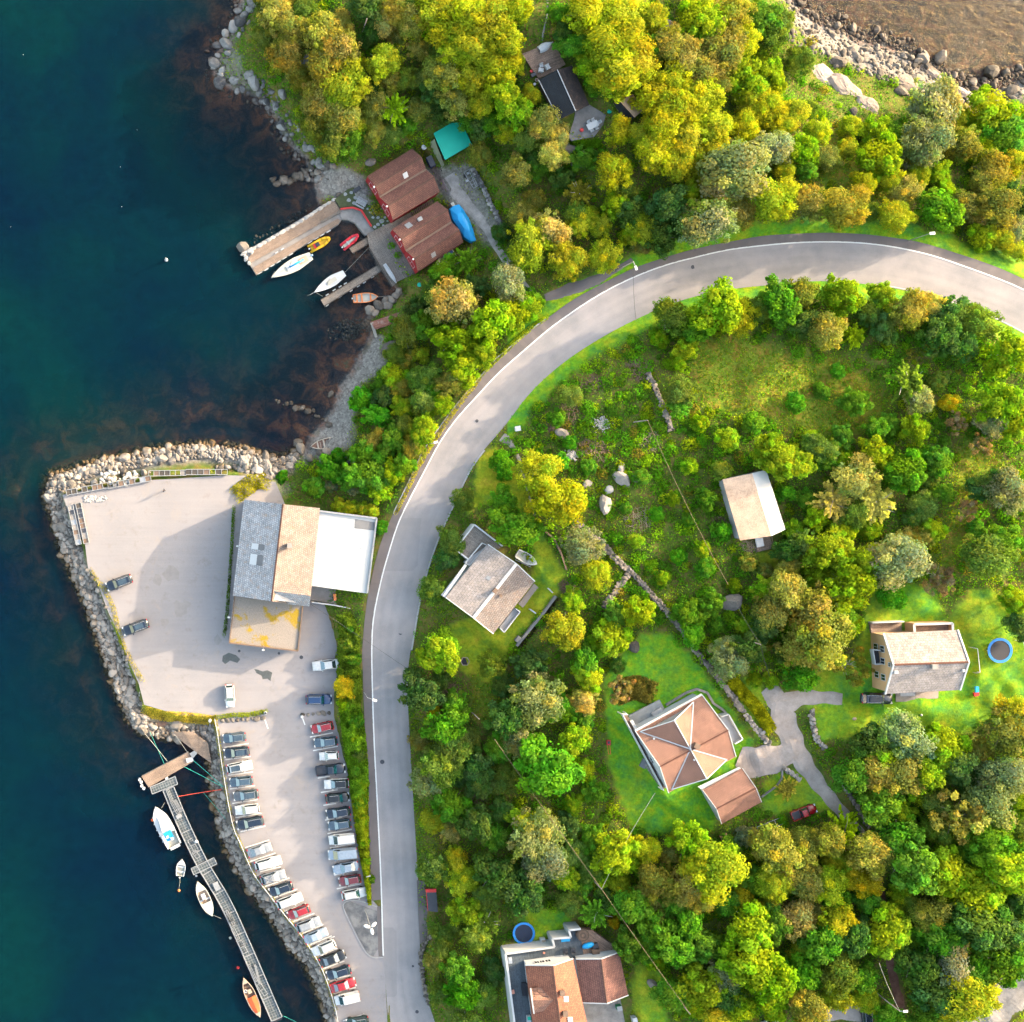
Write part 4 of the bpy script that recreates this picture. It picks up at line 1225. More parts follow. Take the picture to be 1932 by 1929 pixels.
# ---- teal shelter beside the boathouses
ts = thing("tarp_shelter", "open shed with a bright teal tarpaulin roof", "shed", PT(cS, (1490, 420), 2.8))
T = [PT(cS, p, z) for p, z in (((1222, 345), 5.0), ((1588, 132), 5.0), ((1762, 500), 5.3), ((1385, 718), 5.3))]
mb = MB(); mb.slab(T, 0.1)
part(ts, "roof", mb, "tarp_teal")
mb = MB()
for i in range(4):
 mb.bar(T[i] - VZ(.05), T[(i + 1) % 4] - VZ(.05), 0.16, 0.22)
part(ts, "roof_edge", mb, "tarp_teal")
cen = sum(T, Vector()) / 4
for p in T:
 q = p + (cen - p) * 0.06
 mb = MB(); mb.bar((q.x, q.y, 2.4), (q.x, q.y, p.z - 0.1), 0.12)
 part(ts, "post", mb, "brown_timber")
mb = MB()
for i in (0, 1, 3):
 a = T[i] + (cen - T[i]) * 0.07; b = T[(i + 1) % 4] + (cen - T[(i + 1) % 4]) * 0.07
 mb.wall((a.x, a.y), (b.x, b.y), 2.4, 4.8, t=0.06)
part(ts, "wall", mb, "brown_wall")
cv = thing("tarp_lean_to", "olive tarpaulin lean-to along the teal roofed shed", "tarpaulin", PT(cS, (1270, 640), 2.6))
mb = MB(); L = [PT(cS, p, z) for p, z in (((1148, 482), 3.5), ((1228, 425), 4.5), ((1368, 790), 4.5), ((1335, 832), 3.6), ((1230, 640), 3.4))]
mb.slab(L, 0.06)
part(cv, "sheet", mb, "tarp_olive")
for p in L:
 mb = MB(); mb.bar((p.x, p.y, 2.3), p - VZ(.08), 0.08); part(cv, "post", mb, "grey_metal")
# ---- dark cabin on the hill
zc = 11.6
cb = thing("cabin", "low cabin with a black roof among the trees", "cabin", PT(cY, (700, 830), zc))
A0, A1 = PT(cY, (325, 680), 14.0), PT(cY, (620, 1255), 14.0)
R0, R1 = PT(cY, (595, 530), 15.3), PT(cY, (862, 1130), 15.3)
B0, B1 = PT(cY, (812, 470), 14.2), PT(cY, (1060, 1040), 14.2)
mbw, cn = gable_body(A0, A1, B0, B1, R0, R1, zc)
part(cb, "wall", mbw, "brown_wall")
mb = MB(); mb.slab([A0, A1, R1, R0], 0.16)
rfl = part(cb, "roof", mb, "tile_black", label="blue black tiled roof slope")
# its tile courses stand proud one above the other
for k in range(1, 12):
 t = k / 12
 m2 = MB(); m2.bar(on_slope(A0, A1, R0, R1, 0.01, t), on_slope(A0, A1, R0, R1, 0.99, t), 0.10, 0.07)
 sub(rfl, cb, "tile_course", m2, "tile_black")
mb = MB(); mb.slab([R0, R1, B1, B0], 0.16)
rfr = part(cb, "roof", mb, "tile_blackbrown", label="brown stained black roof slope")
sub(rfl, cb, "ridge_cap", ridge_cap(R0, R1, 0.2), "grey_metal")
mb = MB(); mb.bar(A0, A1, 0.14, 0.12); sub(rfl, cb, "gutter", mb, "pale_metal")
wall_window(cb, cn[2], cn[3], 0.5, 13.0, 1.4, 1.0)
dk = thing("sun_deck", "brown plank sun deck above the black roofed cabin", "deck", PT(cY, (400, 380), zc))
mb = MB(); mb.slab([PT(cY, p, 12.3) for p in ((82, 300), (535, 120), (715, 450), (600, 525), (330, 660), (215, 500))], 0.25)
part(dk, "boards", mb, "deck_dark")
for p in ((100, 305), (525, 140), (690, 450), (340, 640)):
 q = PT(cY, p, 12.1); mb = MB(); mb.bar((q.x, q.y, 10.8), q, 0.14); part(dk, "support", mb, "brown_timber")
tag(link("patio", flat_poly("patio", lst(cY, (860, 1130), (1065, 1040), (1300, 1180), (1260, 1330), (1130, 1500), (800, 1560), (760, 1500), (840, 1250)), zc + 0.12, "concrete", 0.4).mesh("patio", "concrete")), kind="structure")
hut = thing("hut", "small hut with half black and half beige roof", "hut", PT(cY, (1600, 1120), 12.0))
A0, A1 = PT(cY, (1405, 1010), 13.8), PT(cY, (1600, 1290), 13.8)
R0, R1 = PT(cY, (1500, 985), 15.2), PT(cY, (1712, 1222), 15.2)
B0, B1 = PT(cY, (1690, 880), 14.0), PT(cY, (1850, 1110), 14.0)
mbw, cn = gable_body(A0, A1, B0, B1, R0, R1, 11.5)
part(hut, "wall", mbw, "brown_wall")
mb = MB(); mb.slab([A0, A1, R1, R0], 0.14); part(hut, "roof", mb, "tile_black", label="black roof slope")
mb = MB(); mb.slab([R0, R1, B1, B0], 0.14); part(hut, "roof", mb, "sheet_cream", label="sunlit beige roof slope")
# ---- grey bungalow by the bend
zg = 8.2
bg = thing("bungalow", "grey roofed bungalow with roof terrace in the inside of the road bend", "house", PT(cS5, (470, 600), zg))
A0, A1 = PT(cS5, (105, 668), 11.6), PT(cS5, (450, 232), 11.6)
R0, R1 = PT(cS5, (333, 836), 12.9), PT(cS5, (685, 392), 12.9)
B0, B1 = PT(cS5, (495, 966), 11.6), PT(cS5, (836, 536), 11.6)
mbw, cn = gable_body(A0, A1, B0, B1, R0, R1, zg, 0.3, 0.15)
part(bg, "wall", mbw, "white_wall")
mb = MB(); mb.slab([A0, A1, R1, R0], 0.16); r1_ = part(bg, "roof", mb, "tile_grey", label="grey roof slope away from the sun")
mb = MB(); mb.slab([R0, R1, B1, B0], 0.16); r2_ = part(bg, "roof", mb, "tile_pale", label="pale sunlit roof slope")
mb = MB(); mb.bar(R0 + VZ(.03), R1 + VZ(.03), 0.55, 0.08); sub(r1_, bg, "ridge_cap", mb, "white_trim")
part(bg, "barge_board", barge([A0, R0, B0], 0.16, 0.2), "white_trim")
part(bg, "barge_board", barge([A1, R1, B1], 0.16, 0.2), "white_trim")
mb = MB(); mb.bar(A0 + Vector((-.3, .1, -.3)), PT(cS5, (270, 400), 11.2), 0.5, 0.1); mb.bar(PT(cS5, (72, 652), 10.9), PT(cS5, (255, 415), 10.9), 0.3, 0.1)
part(bg, "canopy", mb, "white_trim")
chimney(r1_, bg, on_slope(A0, A1, R0, R1, 0.5, 0.98), 0.8, 0.6, 1.0, 0.9, "brown_timber")
chimney(r2_, bg, on_slope(B0, B1, R0, R1, 0.5, 0.72), 0.4, 0.4, 0.7, 0.9, "brown_timber")
roof_window(bg, r1_, slope_quad(A0, A1, R0, R1, 0.6, 0.62, 0.025, 0.06), "pale_metal")
for t in (0.2, 0.45, 0.7):
 wall_window(bg, cn[0], cn[1], t, 10.2, 1.4, 1.1)
for t in (0.25, 0.7):
 wall_window(bg, cn[2], cn[0], t, 10.0, 1.2, 1.0)
# terrace wing
Tt = [PT(cS5, p, 10.6) for p in ((178, 272), (335, 70), (566, 246), (540, 272), (455, 235), (285, 352))]
mb = MB(); mb.slab(Tt, 2.6); part(bg, "terrace", mb, "deck_grey")
mb = MB()
pp = [Tt[5], Tt[0], Tt[1], Tt[2]]
for a, b in zip(pp[:-1], pp[1:]):
 mb.wall((a.x, a.y), (b.x, b.y), 8.0, 11.3, t=0.22)
part(bg, "terrace_wall", mb, "white_wall")
mb = MB(); q = [PT(cS5, p, 11.1) for p in ((265, 385), (405, 222), (445, 240), (300, 405))]
for i in range(4):
 mb.wall((q[i].x, q[i].y), (q[(i + 1) % 4].x, q[(i + 1) % 4].y), 9.5, 11.2, t=0.14)
mb.slab([p - VZ(0.7) for p in q], 0.1)
part(bg, "plant_trough", mb, "white_wall")
q = [PT(cS5, p, 10.0) for p in ((545, 915), (668, 755), (708, 782), (578, 950))]
mb = MB(); mb.slab(q, 1.9); part(bg, "balcony", mb, "grey_wall")
mb = MB()
for a, b in ((1, 2), (2, 3), (3, 0)):
 mb.wall((q[a].x, q[a].y), (q[b].x, q[b].y), 9.0, 10.8, t=0.16)
part(bg, "balcony_wall", mb, "white_wall")
q = [PT(cS5, p, 8.4) for p in ((700, 720), (830, 555), (868, 590), (738, 752))]
mb = MB(); mb.slab(q, 0.4); part(bg, "patio", mb, "pale_gravel")
for p, p2 in (((830, 555), (868, 590)), ((690, 720), (735, 752))):
 a, b = PT(cS5, p, 0), PT(cS5, p2, 0); mb = MB(); mb.wall((a.x, a.y), (b.x, b.y), 8.2, 10.2, t=0.2); part(bg, "screen_wall", mb, "white_wall")
# ---- cross-gabled terracotta house
zg = 11.5
th = thing("house", "white house with terracotta cross gabled roof on the dark green lawn", "house", PT(cS6, (500, 450), zg))
ze, zr_ = 15.6, 17.8
A0, A1 = PT(cS6, (168, 360), ze), PT(cS6, (605, 122), ze)
B0, B1 = PT(cS6, (388, 768), ze), PT(cS6, (830, 530), ze)
R0, R1 = PT(cS6, (332, 596), zr_), PT(cS6, (780, 356), zr_)
mbw, cn = gable_body(A0, A1, B0, B1, R0, R1, zg, 0.4, 0.3)
part(th, "wall", mbw, "white_wall")
rfa = part(th, "roof", gable_roof(A0, A1, B0, B1, R0, R1), "tile_terracotta")
sub(rfa, th, "ridge_cap", ridge_cap(R0, R1), "tile_orange")
C = PT(cS6, (530, 480), zr_ + 0.05)
for E1, PK, E2 in (((200, 366), (425, 292), (550, 172)), ((408, 745), (638, 676), (770, 550))):
 e1, pk, e2 = PT(cS6, E1, ze + 0.12), PT(cS6, PK, zr_ + 0.05), PT(cS6, E2, ze + 0.12)
 mb = MB(); mb.slab([e1, pk, C], 0.12); mb.slab([pk, e2, C], 0.12)
 rx = part(th, "roof", mb, "tile_terracotta")
 d = (pk - C); d.z = 0; d.normalize(); off = d * -0.25 - VZ(0.14)
 mb = MB(); mb.add([e1 + off, e2 + off, pk + off], [(0, 1, 2), (2, 1, 0)])
 part(th, "gable", mb, "white_wall")
 sub(rx, th, "ridge_cap", ridge_cap(pk, C, 0.2), "grey_metal")
 part(th, "barge_board", barge([e1, pk, e2], 0.14, 0.2), "white_trim")
 m2 = MB(); m2.bar(e1 + VZ(.08), C + VZ(.04), 0.2, 0.08); m2.bar(e2 + VZ(.08), C + VZ(.04), 0.2, 0.08)
 sub(rx, th, "valley_gutter", m2, "grey_metal")
mb = MB(); mb.bar(A0, A1, 0.35, 0.14); part(th, "gutter", mb, "white_trim")
part(th, "barge_board", barge([A0, R0, B0], 0.12, 0.2), "white_trim")
part(th, "barge_board", barge([A1, R1, B1], 0.12, 0.2), "white_trim")
chimney(rfa, th, PT(cS6, (566, 456), 17.6), 0.9, 0.8, 1.1, -0.5, "brown_timber")
pipe_vent(th, rfa, on_slope(A0, A1, R0, R1, 0.14, 0.35), 0.14, 0.4, "grey_metal")
pipe_vent(th, rfa, PT(cS6, (550, 548), 17.4), 0.12, 0.4, "grey_metal")
for z in (13.0, 15.0):
 for t in (0.2, 0.5, 0.8):
  if z > 14 and t != 0.5: continue
  wall_window(th, cn[0], cn[2], 1 - t, z, 1.2, 1.2, out=0.02)
  wall_window(th, cn[2], cn[0], t, z, 1.2, 1.2, out=0.02)
# left balcony, stair, right conservatory rail, side terrace
q = [PT(cS6, p, 13.2) for p in ((78, 250), (112, 248), (372, 735), (345, 745))]
mb = MB(); mb.slab(q, 0.25); part(th, "balcony", mb, "brown_timber")
mb = MB()
for a, b in ((0, 3), (0, 1)):
 mb.wall((q[a].x, q[a].y), (q[b].x, q[b].y), 12.9, 14.2, t=0.12)
part(th, "balcony_rail", mb, "white_trim")
for p in q:
 mb = MB(); mb.bar((p.x, p.y, zg - .3), (p.x, p.y, 13.0), 0.18); part(th, "balcony_post", mb, "white_trim")
for k in range(9):
 f = k / 9
 a = PT(cS6, (232 + 95 * f, 590 + 135 * f), 12.9 - 1.3 * f); b = PT(cS6, (270 + 82 * f, 575 + 145 * f), 12.9 - 1.3 * f)
 mb = MB(); mb.bar(a, b, 0.38, 0.18); part(th, "stair_step", mb, "concrete")
mb = MB(); q4 = PT(cS6, (226, 575), 12.6); mb.box(q4, (1.1, 1.6, 0.5), -0.5); part(th, "entrance_canopy", mb, "grey_membrane")
q = [PT(cS6, p, 12.6) for p in ((722, 262), (770, 248), (862, 410), (812, 440))]
mb = MB(); mb.slab(q, 0.9); part(th, "terrace", mb, "grey_wall")
mb = MB()
for a, b in ((0, 1), (1, 2), (2, 3)):
 mb.wall((q[a].x, q[a].y), (q[b].x, q[b].y), 11.5, 13.5, t=0.22)
part(th, "terrace_wall", mb, "white_wall")
mb = MB(); mb.slab([PT(cS6, p, 11.75) for p in ((125, 262), (330, 158), (372, 235), (172, 340))], 0.4); part(th, "patio", mb, "flag_stone")
mb = MB(); mb.slab([PT(cS6, p, 12.5) for p in ((278, 245), (338, 208), (362, 243), (300, 282))], 0.9); part(th, "porch", mb, "grey_wall")
mb = MB(); q = PT(cS6, (150, 320), 12.6); mb.box(q, (0.5, 2.2, 2.4), 0.5); part(th, "screen_wall", mb, "white_trim")
ga = thing("garage", "terracotta roofed white garage beside the cross gabled house", "garage", PT(cS6, (800, 790), 11.5))
A0, A1 = PT(cS6, (612, 750), 13.6), PT(cS6, (872, 606), 13.6)
R0, R1 = PT(cS6, (702, 872), 14.8), PT(cS6, (962, 736), 14.8)
B0, B1 = PT(cS6, (736, 972), 13.5), PT(cS6, (998, 828), 13.5)
mbw, cn = gable_body(A0, A1, B0, B1, R0, R1, 11.3, 0.25, 0.15)
part(ga, "wall", mbw, "white_wall")
rg = part(ga, "roof", gable_roof(A0, A1, B0, B1, R0, R1), "tile_terracotta")
sub(rg, ga, "ridge_cap", ridge_cap(R0, R1), "tile_orange")
mb = MB(); mb.slab([PT(cS6, p, 13.2) for p in ((580, 728), (850, 598), (872, 612), (612, 752))], 0.14); part(ga, "eave_canopy", mb, "white_trim")
part(ga, "barge_board", barge([A0, R0, B0], 0.1, 0.18), "white_trim")
part(ga, "barge_board", barge([A1, R1, B1], 0.1, 0.18), "white_trim")
wall_window(ga, cn[2], cn[0], 0.5, 12.6, 1.0, 0.9, pane="glass_dark")
wall_window(ga, cn[1], cn[3], 0.5, 12.5, 2.6, 2.1, pane="white_wall", name="garage_door")
# ---- yellow house
zg = 15.5
yh = thing("house", "yellow walled house with pale grey roof beside the blue trampoline", "house", PT(cS7, (560, 470), zg))
ze, zr_ = 20.4, 22.9
A0, A1 = PT(cS7, (228, 196), ze), PT(cS7, (925, 164), ze)
R0, R1 = PT(cS7, (322, 490), zr_), PT(cS7, (1030, 465), zr_)
B0, B1 = PT(cS7, (245, 765), ze - .1), PT(cS7, (948, 727), ze - .1)
mbw, cn = gable_body(A0, A1, B0, B1, R0, R1, zg, 0.4, 0.25)
part(yh, "wall", mbw, "yellow_wall")
mb = MB(); mb.slab([A0, A1, R1, R0], 0.18); ra = part(yh, "roof", mb, "tile_greyhouse", label="pale roof slope above the terrace")
mb = MB(); mb.slab([R0, R1, B1, B0], 0.18); rb = part(yh, "roof", mb, "tile_grey", label="grey roof slope above the parked car")
mb = MB(); mb.bar(R0 + Vector((.2, 0, .04)), R1 + VZ(.04), 0.4, 0.12, 6); sub(ra, yh, "ridge_cap", mb, "tile_orange")
part(yh, "barge_board", barge([A0, R0, B0], 0.25, 0.3), "white_trim")
part(yh, "barge_board", barge([A1, R1, B1], 0.25, 0.3), "white_trim")
chimney(ra, yh, PT(cS7, (690, 503), 22.7), 0.9, 0.75, 1.1, 0, "concrete")
mb = MB(); mb.box(on_slope(B0, B1, R0, R1, 0.05, 0.75) + VZ(.2), (.6, .5, .5)); sub(rb, yh, "roof_vent", mb, "white_plastic")
mb = MB(); mb.box(on_slope(B0, B1, R0, R1, 0.95, 0.72) + VZ(.2), (.4, .4, .4)); sub(rb, yh, "roof_vent", mb, "white_plastic")
f0, f1 = cn[0], cn[2]
for z, ts_ in ((17.2, (0.24, 0.74)), (19.4, (0.25, 0.47, 0.76))):
 for t in ts_:
  wall_window(yh, f0, f1, t, z, 1.1, 1.35)
  wall_window(yh, f1, f0, 1 - t, z, 1.1, 1.35)
wall_window(yh, f0, f1, 0.5, 21.6, 0.7, 0.7); wall_window(yh, f1, f0, 0.5, 21.6, 0.7, 0.7)
q = [PT(cS7, p, 18.3) for p in ((108, 345), (180, 350), (195, 475), (130, 482))]
mb = MB(); mb.slab(q, 0.2); part(yh, "balcony", mb, "dark_metal")
mb = MB()
for a, b in ((0, 1), (3, 0), (2, 3)):
 mb.wall((q[a].x, q[a].y), (q[b].x, q[b].y), 18.1, 19.2, t=0.14)
part(yh, "balcony_rail", mb, "white_trim")
q = [PT(cS7, p, 17.8) for p in ((500, 108), (860, 98), (862, 180), (505, 190))]
mb = MB(); mb.slab([p - VZ(.5) for p in q], 1.6); part(yh, "terrace", mb, "deck_dark")
mb = MB()
for a, b in ((0, 1), (1, 2), (3, 0)):
 mb.wall((q[a].x, q[a].y), (q[b].x, q[b].y), 15.4, 18.3, t=0.28)
part(yh, "terrace_wall", mb, "yellow_wall")
mb = MB()
for a, b in ((0, 1), (1, 2), (3, 0)):
 mb.bar(q[a] + VZ(.55), q[b] + VZ(.55), 0.4, 0.1)
part(yh, "coping", mb, "white_trim")
q = [PT(cS7, p, 16.1) for p in ((100, 92), (400, 80), (400, 190), (115, 190))]
mb = MB(); mb.slab(q, 0.6); part(yh, "terrace", mb, "deck_wood")
mb = MB(); mb.wall((q[0].x, q[0].y), (q[1].x, q[1].y), 15.4, 17.0, t=0.2); part(yh, "terrace_wall", mb, "white_trim")
mb = MB(); mb.slab([PT(cS7, p, 15.65) for p in ((345, 755), (525, 745), (528, 835), (345, 838))], 0.3); part(yh, "porch", mb, "concrete")
mb = MB(); mb.slab([PT(cS7, p, 17.9) for p in ((388, 748), (525, 740), (528, 782), (390, 785))], 0.12); part(yh, "porch_roof", mb, "pale_metal")
mb = MB(); mb.slab([PT(cS7, p, 15.62) for p in ((530, 745), (745, 738), (742, 805), (530, 815))], 0.3); part(yh, "patio", mb, "pale_gravel")
# ---- cream shed in the scrub
zg = 14.0
cs = thing("shed", "shed with a cream sheet metal roof alone in the green scrub", "shed", PT(cS9, (540, 520), zg))
A0, A1 = PT(cS9, (158, 205), 17.0), PT(cS9, (375, 945), 17.0)
R0, R1 = PT(cS9, (520, 130), 18.0), PT(cS9, (755, 890), 18.0)
B0, B1 = PT(cS9, (690, 85), 17.2), PT(cS9, (925, 812), 17.2)
mbw, cn = gable_body(A0, A1, B0, B1, R0, R1, zg, 0.3, 0.2)
part(cs, "wall", mbw, "grey_wall")
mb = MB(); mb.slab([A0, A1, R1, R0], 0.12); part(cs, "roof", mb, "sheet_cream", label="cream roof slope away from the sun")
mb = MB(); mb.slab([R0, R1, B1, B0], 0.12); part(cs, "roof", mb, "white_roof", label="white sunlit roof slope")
mb = MB(); mb.slab([PT(cS9, p, 14.5) for p in ((560, 915), (735, 900), (780, 1040), (580, 1085))], 0.3); part(cs, "porch", mb, "deck_wood")
mb = MB(); mb.bar(PT(cS9, (760, 895), 15.4), PT(cS9, (782, 1035), 15.4), 0.1); mb.bar(PT(cS9, (782, 1035), 14), PT(cS9, (782, 1035), 15.4), 0.1)
part(cs, "porch_rail", mb, "brown_timber")
wall_window(cs, cn[1], cn[3], 0.4, 15.6, 1.0, 1.9, pane="white_wall", name="door")
mb = MB(); mb.slab([PT(cS9, p, 14.9) for p in ((560, 920), (650, 912), (668, 1010), (582, 1030))], 0.3)
tbx = thing("garden_table", "white table on the porch of the cream shed", "table", PT(cS9, (612, 970), 14.5))
part(tbx, "table_top", mb, "white_plastic")
# ---- house with roof terrace at the bottom edge
zg = 7.0
bh = thing("house", "orange tiled house with slate terrace at the bottom edge", "house", PT(cS8, (460, 600), zg))
ze, zr_ = 12.2, 14.6
A0, A1 = PT(cS8, (236, 386), ze), PT(cS8, (310, 960), ze)
R0, R1 = PT(cS8, (437, 388), zr_), PT(cS8, (510, 960), zr_)
B0, B1 = PT(cS8, (584, 338), ze), PT(cS8, (722, 960), ze)
mbw, cn = gable_body(A0, A1, B0, B1, R0, R1, zg, 0.35, 0.15)
part(bh, "wall", mbw, "white_wall")
ra = part(bh, "roof", gable_roof(A0, A1, B0, B1, R0, R1), "tile_orange")
sub(ra, bh, "ridge_cap", ridge_cap(R0, R1), "tile_terracotta")
part(bh, "barge_board", barge([A0, R0, B0], 0.16, 0.25), "white_trim")
C0, C1 = PT(cS8, (606, 342), 11.4), PT(cS8, (640, 660), 11.4)
Q0, Q1 = PT(cS8, (790, 340), 12.9), PT(cS8, (832, 666), 12.9)
D0, D1 = PT(cS8, (922, 290), 11.2), PT(cS8, (988, 605), 11.2)
mbw, cn2 = gable_body(C0, C1, D0, D1, Q0, Q1, zg, 0.3, 0.15)
part(bh, "wall", mbw, "white_wall")
rw_ = part(bh, "roof", gable_roof(C0, C1, D0, D1, Q0, Q1), "tile_red")
sub(rw_, bh, "ridge_cap", ridge_cap(Q0, Q1), "tile_terracotta")
part(bh, "barge_board", barge([C0, Q0, D0], 0.16, 0.25), "white_trim")
part(bh, "barge_board", barge([C1, Q1, D1], 0.16, 0.25), "white_trim")
mb = MB(); mb.bar(PT(cS8, (590, 338), 11.7), PT(cS8, (632, 662), 11.7), 0.7, 0.2); part(bh, "box_gutter", mb, "dark_metal")
# dormer
e0, e1, rd0, rd1 = PT(cS8, (275, 556), 13.0), PT(cS8, (300, 738), 13.0), PT(cS8, (285, 640), 14.3), PT(cS8, (455, 640), 14.3)
mb = MB(); mb.slab([e0, rd0 + Vector((0, .0, 0)), rd1, PT(cS8, (350, 548), 13.3)], 0.12); mb.slab([rd0, e1, PT(cS8, (370, 722), 13.3), rd1], 0.12)
rdm = part(bh, "dormer_roof", mb, "tile_terracotta")
mb = MB(); mb.bar(e0, rd0, 0.2, 0.3); mb.bar(rd0, e1, 0.2, 0.3)
q0 = e0 + Vector((.2, 0, 0)); q1 = e1 + Vector((.2, 0, 0)); q2 = rd0 + Vector((.2, 0, -.1))
mb.add([(q0.x, q0.y, 11.8), (q1.x, q1.y, 11.8), q1, q2, q0], [(0, 1, 2, 3, 4), (4, 3, 2, 1, 0)])
part(bh, "dormer_front", mb, "white_trim")
for p in ((500, 580), (523, 730)):
 chimney(ra, bh, PT(cS8, p, 14.0), 0.8, 0.9, 1.1, 0.1, "brown_timber")
for p in ((533, 632), (563, 785)):
 roof_window(bh, ra, [PT(cS8, (p[0] + a, p[1] + b), 13.8 - 0.012 * (a)) for a, b in ((-17, -20), (17, -20), (19, 20), (-15, 20))], "white_plastic", lift=0.15)
pipe_vent(bh, ra, PT(cS8, (608, 598), 11.9), 0.1, 0.4)
for t in (0.25, 0.36, 0.5):
 wall_window(bh, cn[2], cn[0], 1 - t, 11.4, 1.0, 1.0); wall_window(bh, cn[0], cn[2], t, 11.4, 1.0, 1.0)
tq = [PT(cS8, p, 9.6) for p in ((85, 290), (440, 240), (425, 180), (560, 170), (545, 118), (630, 108), (665, 330), (240, 400), (320, 990), (175, 990))]
mb = MB(); mb.slab(tq, 2.6); part(bh, "terrace", mb, "terrace_slate")
mb = MB()
pw_ = [tq[9], tq[0], tq[1], tq[2], tq[3], tq[4], tq[5]]
for a, b in zip(pw_[:-1], pw_[1:]):
 mb.wall((a.x, a.y), (b.x, b.y), 6.8, 10.6, t=0.35)
part(bh, "terrace_wall", mb, "white_wall")
mb = MB(); mb.slab([PT(cS8, p, 9.5) for p in ((600, 130), (720, 130), (880, 240), (870, 290), (800, 320), (650, 310))], 1.6); part(bh, "deck", mb, "deck_dark")
for k in range(7):
 a = PT(cS8, (735 + k * 14, 165 + k * 11), 9.3 - k * 0.22); b = PT(cS8, (735 + k * 14 - 8, 165 + k * 11 + 50), 9.3 - k * 0.22)
 mb = MB(); mb.bar(a, b, 0.34, 0.12); part(bh, "stair_step", mb, "deck_dark")
mb = MB(); mb.slab([PT(cS8, p, 7.1) for p in ((640, 660), (830, 666), (930, 630), (1000, 990), (730, 990))], 0.3); part(bh, "forecourt", mb, "concrete")
mb = MB(); a, b = PT(cS8, (930, 635), 0), PT(cS8, (1010, 990), 0); mb.wall((a.x, a.y), (b.x, b.y), 6.5, 8.4, t=0.8); part(bh, "garden_wall", mb, "white_wall")
# waiting shelter by the road
bs = thing("bus_shelter", "small roadside shelter with dark roof and red front fascia", "shelter", PT(cV, (1785, 650), 2.5))
q = [PT(cV, p, 5.0) for p in ((1738, 575), (1822, 578), (1835, 745), (1752, 735))]
mb = MB(); mb.slab(q, 0.14); part(bs, "roof", mb, "dark_metal")
mb = MB(); mb.slab([PT(cV, p, 5.06) for p in ((1732, 556), (1822, 552), (1822, 580), (1738, 582))], 0.3); part(bs, "fascia", mb, "red_paint")
mb = MB()
for a, b in ((0, 1), (1, 2), (2, 3)):
 mb.wall((q[a].x, q[a].y), (q[b].x, q[b].y), 2.5, 4.9, t=0.06)
part(bs, "wall", mb, "brown_timber")
mb = MB(); mb.bar(q[0] + VZ(.04), q[3] + VZ(.04), 0.08, 0.08); part(bs, "edge_trim", mb, "red_paint")
# ------------------------------------------------------------------ piers and quays (boat harbour)
pr = thing("stone_pier", "plank topped stone pier with a row of white edge stones", "pier", PT(cX, (650, 650), 0.2))
mb = MB(); mb.slab([PT(cX, p, 0.75) for p in ((125, 800), (640, 500), (1165, 185), (1245, 300), (1262, 420), (1225, 478), (268, 1066), (205, 965), (130, 850))], 4.0)
part(pr, "base", mb, "concrete")
mb = MB(); mb.slab([PT(cX, p, 0.98) for p in ((240, 775), (1168, 195), (1235, 300), (1235, 345), (205, 925), (170, 880))], 0.2)
part(pr, "deck", mb, "deck_wood")
mb = MB(); mb.slab([PT(cX, p, 0.86) for p in ((225, 985), (1215, 408), (1240, 440), (1222, 472), (268, 1062))], 0.08)
part(pr, "lower_deck", mb, "deck_wood")
mb = MB(); mb.slab([PT(cX, p, 1.35) for p in ((1015, 440), (1230, 318), (1245, 340), (1028, 462))], 0.36)
part(pr, "bench", mb, "deck_grey")
ROCKS = []
def make_rocks(n=7, sub=1, sharp=0.30):
 for k in range(n):
  bm = bmesh.new(); bmesh.ops.create_icosphere(bm, subdivisions=sub + 1, radius=0.5)
  rnd = random.Random(100 + k)
  sx, sy, sz = rnd.uniform(0.8, 1.15), rnd.uniform(0.62, 0.95), rnd.uniform(0.5, 0.8)
  planes = []
  for _ in range(9):
   d = Vector((rnd.gauss(0, 1), rnd.gauss(0, 1), rnd.gauss(0, 1))).normalized()
   planes.append((d, rnd.uniform(0.30, 0.44)))
  for v in bm.verts:
   for d, lim in planes:
    h = v.co.dot(d)
    if h > lim:
     v.co -= d * (h - lim) * 0.92
   v.co = Vector((v.co.x * sx, v.co.y * sy, v.co.z * sz)) * 1.25
   v.co += Vector((rnd.uniform(-1, 1), rnd.uniform(-1, 1), rnd.uniform(-1, 1))) * 0.018
  me = bpy.data.meshes.new("rock"); bm.to_mesh(me); bm.free()
  ROCKS.append(me)
make_rocks()
ROCKM = {}
def rock_mesh(k, mat):
 if (k, mat) not in ROCKM:
  m_ = ROCKS[k].copy(); m_.materials.append(MATS[mat]); ROCKM[(k, mat)] = m_
 return ROCKM[(k, mat)]
rr = random.Random(5)
def put_rock(parent, loc, size, mat, name="rock", flat=1.0, rz=None, stretch=None):
 o = link(name, rock_mesh(rr.randrange(len(ROCKS)), mat))
 o.location = loc - (parent.location if parent is not None else Vector())
 o.rotation_euler = (rr.uniform(-.25, .25), rr.uniform(-.25, .25), rr.uniform(0, 6.28) if rz is None else rz)
 s = stretch or (rr.uniform(.9, 1.15), rr.uniform(.85, 1.1))
 o.scale = (size * s[0], size * s[1], size * flat * rr.uniform(.85, 1.1))
 if parent is not None: o.parent = parent
 return o
ed = smooth_line(lst(cX, (130, 815), (270, 745), (500, 610), (760, 460), (1000, 300), (1165, 195)), 20)
ang = math.atan2(1, 1.7)
for k, (u, v) in enumerate(ed):
 put_rock(pr, P(u, v, 0.95), rr.uniform(0.85, 1.15), "stone_white", "edge_stone", 0.8, ang, (1.25, 0.75))
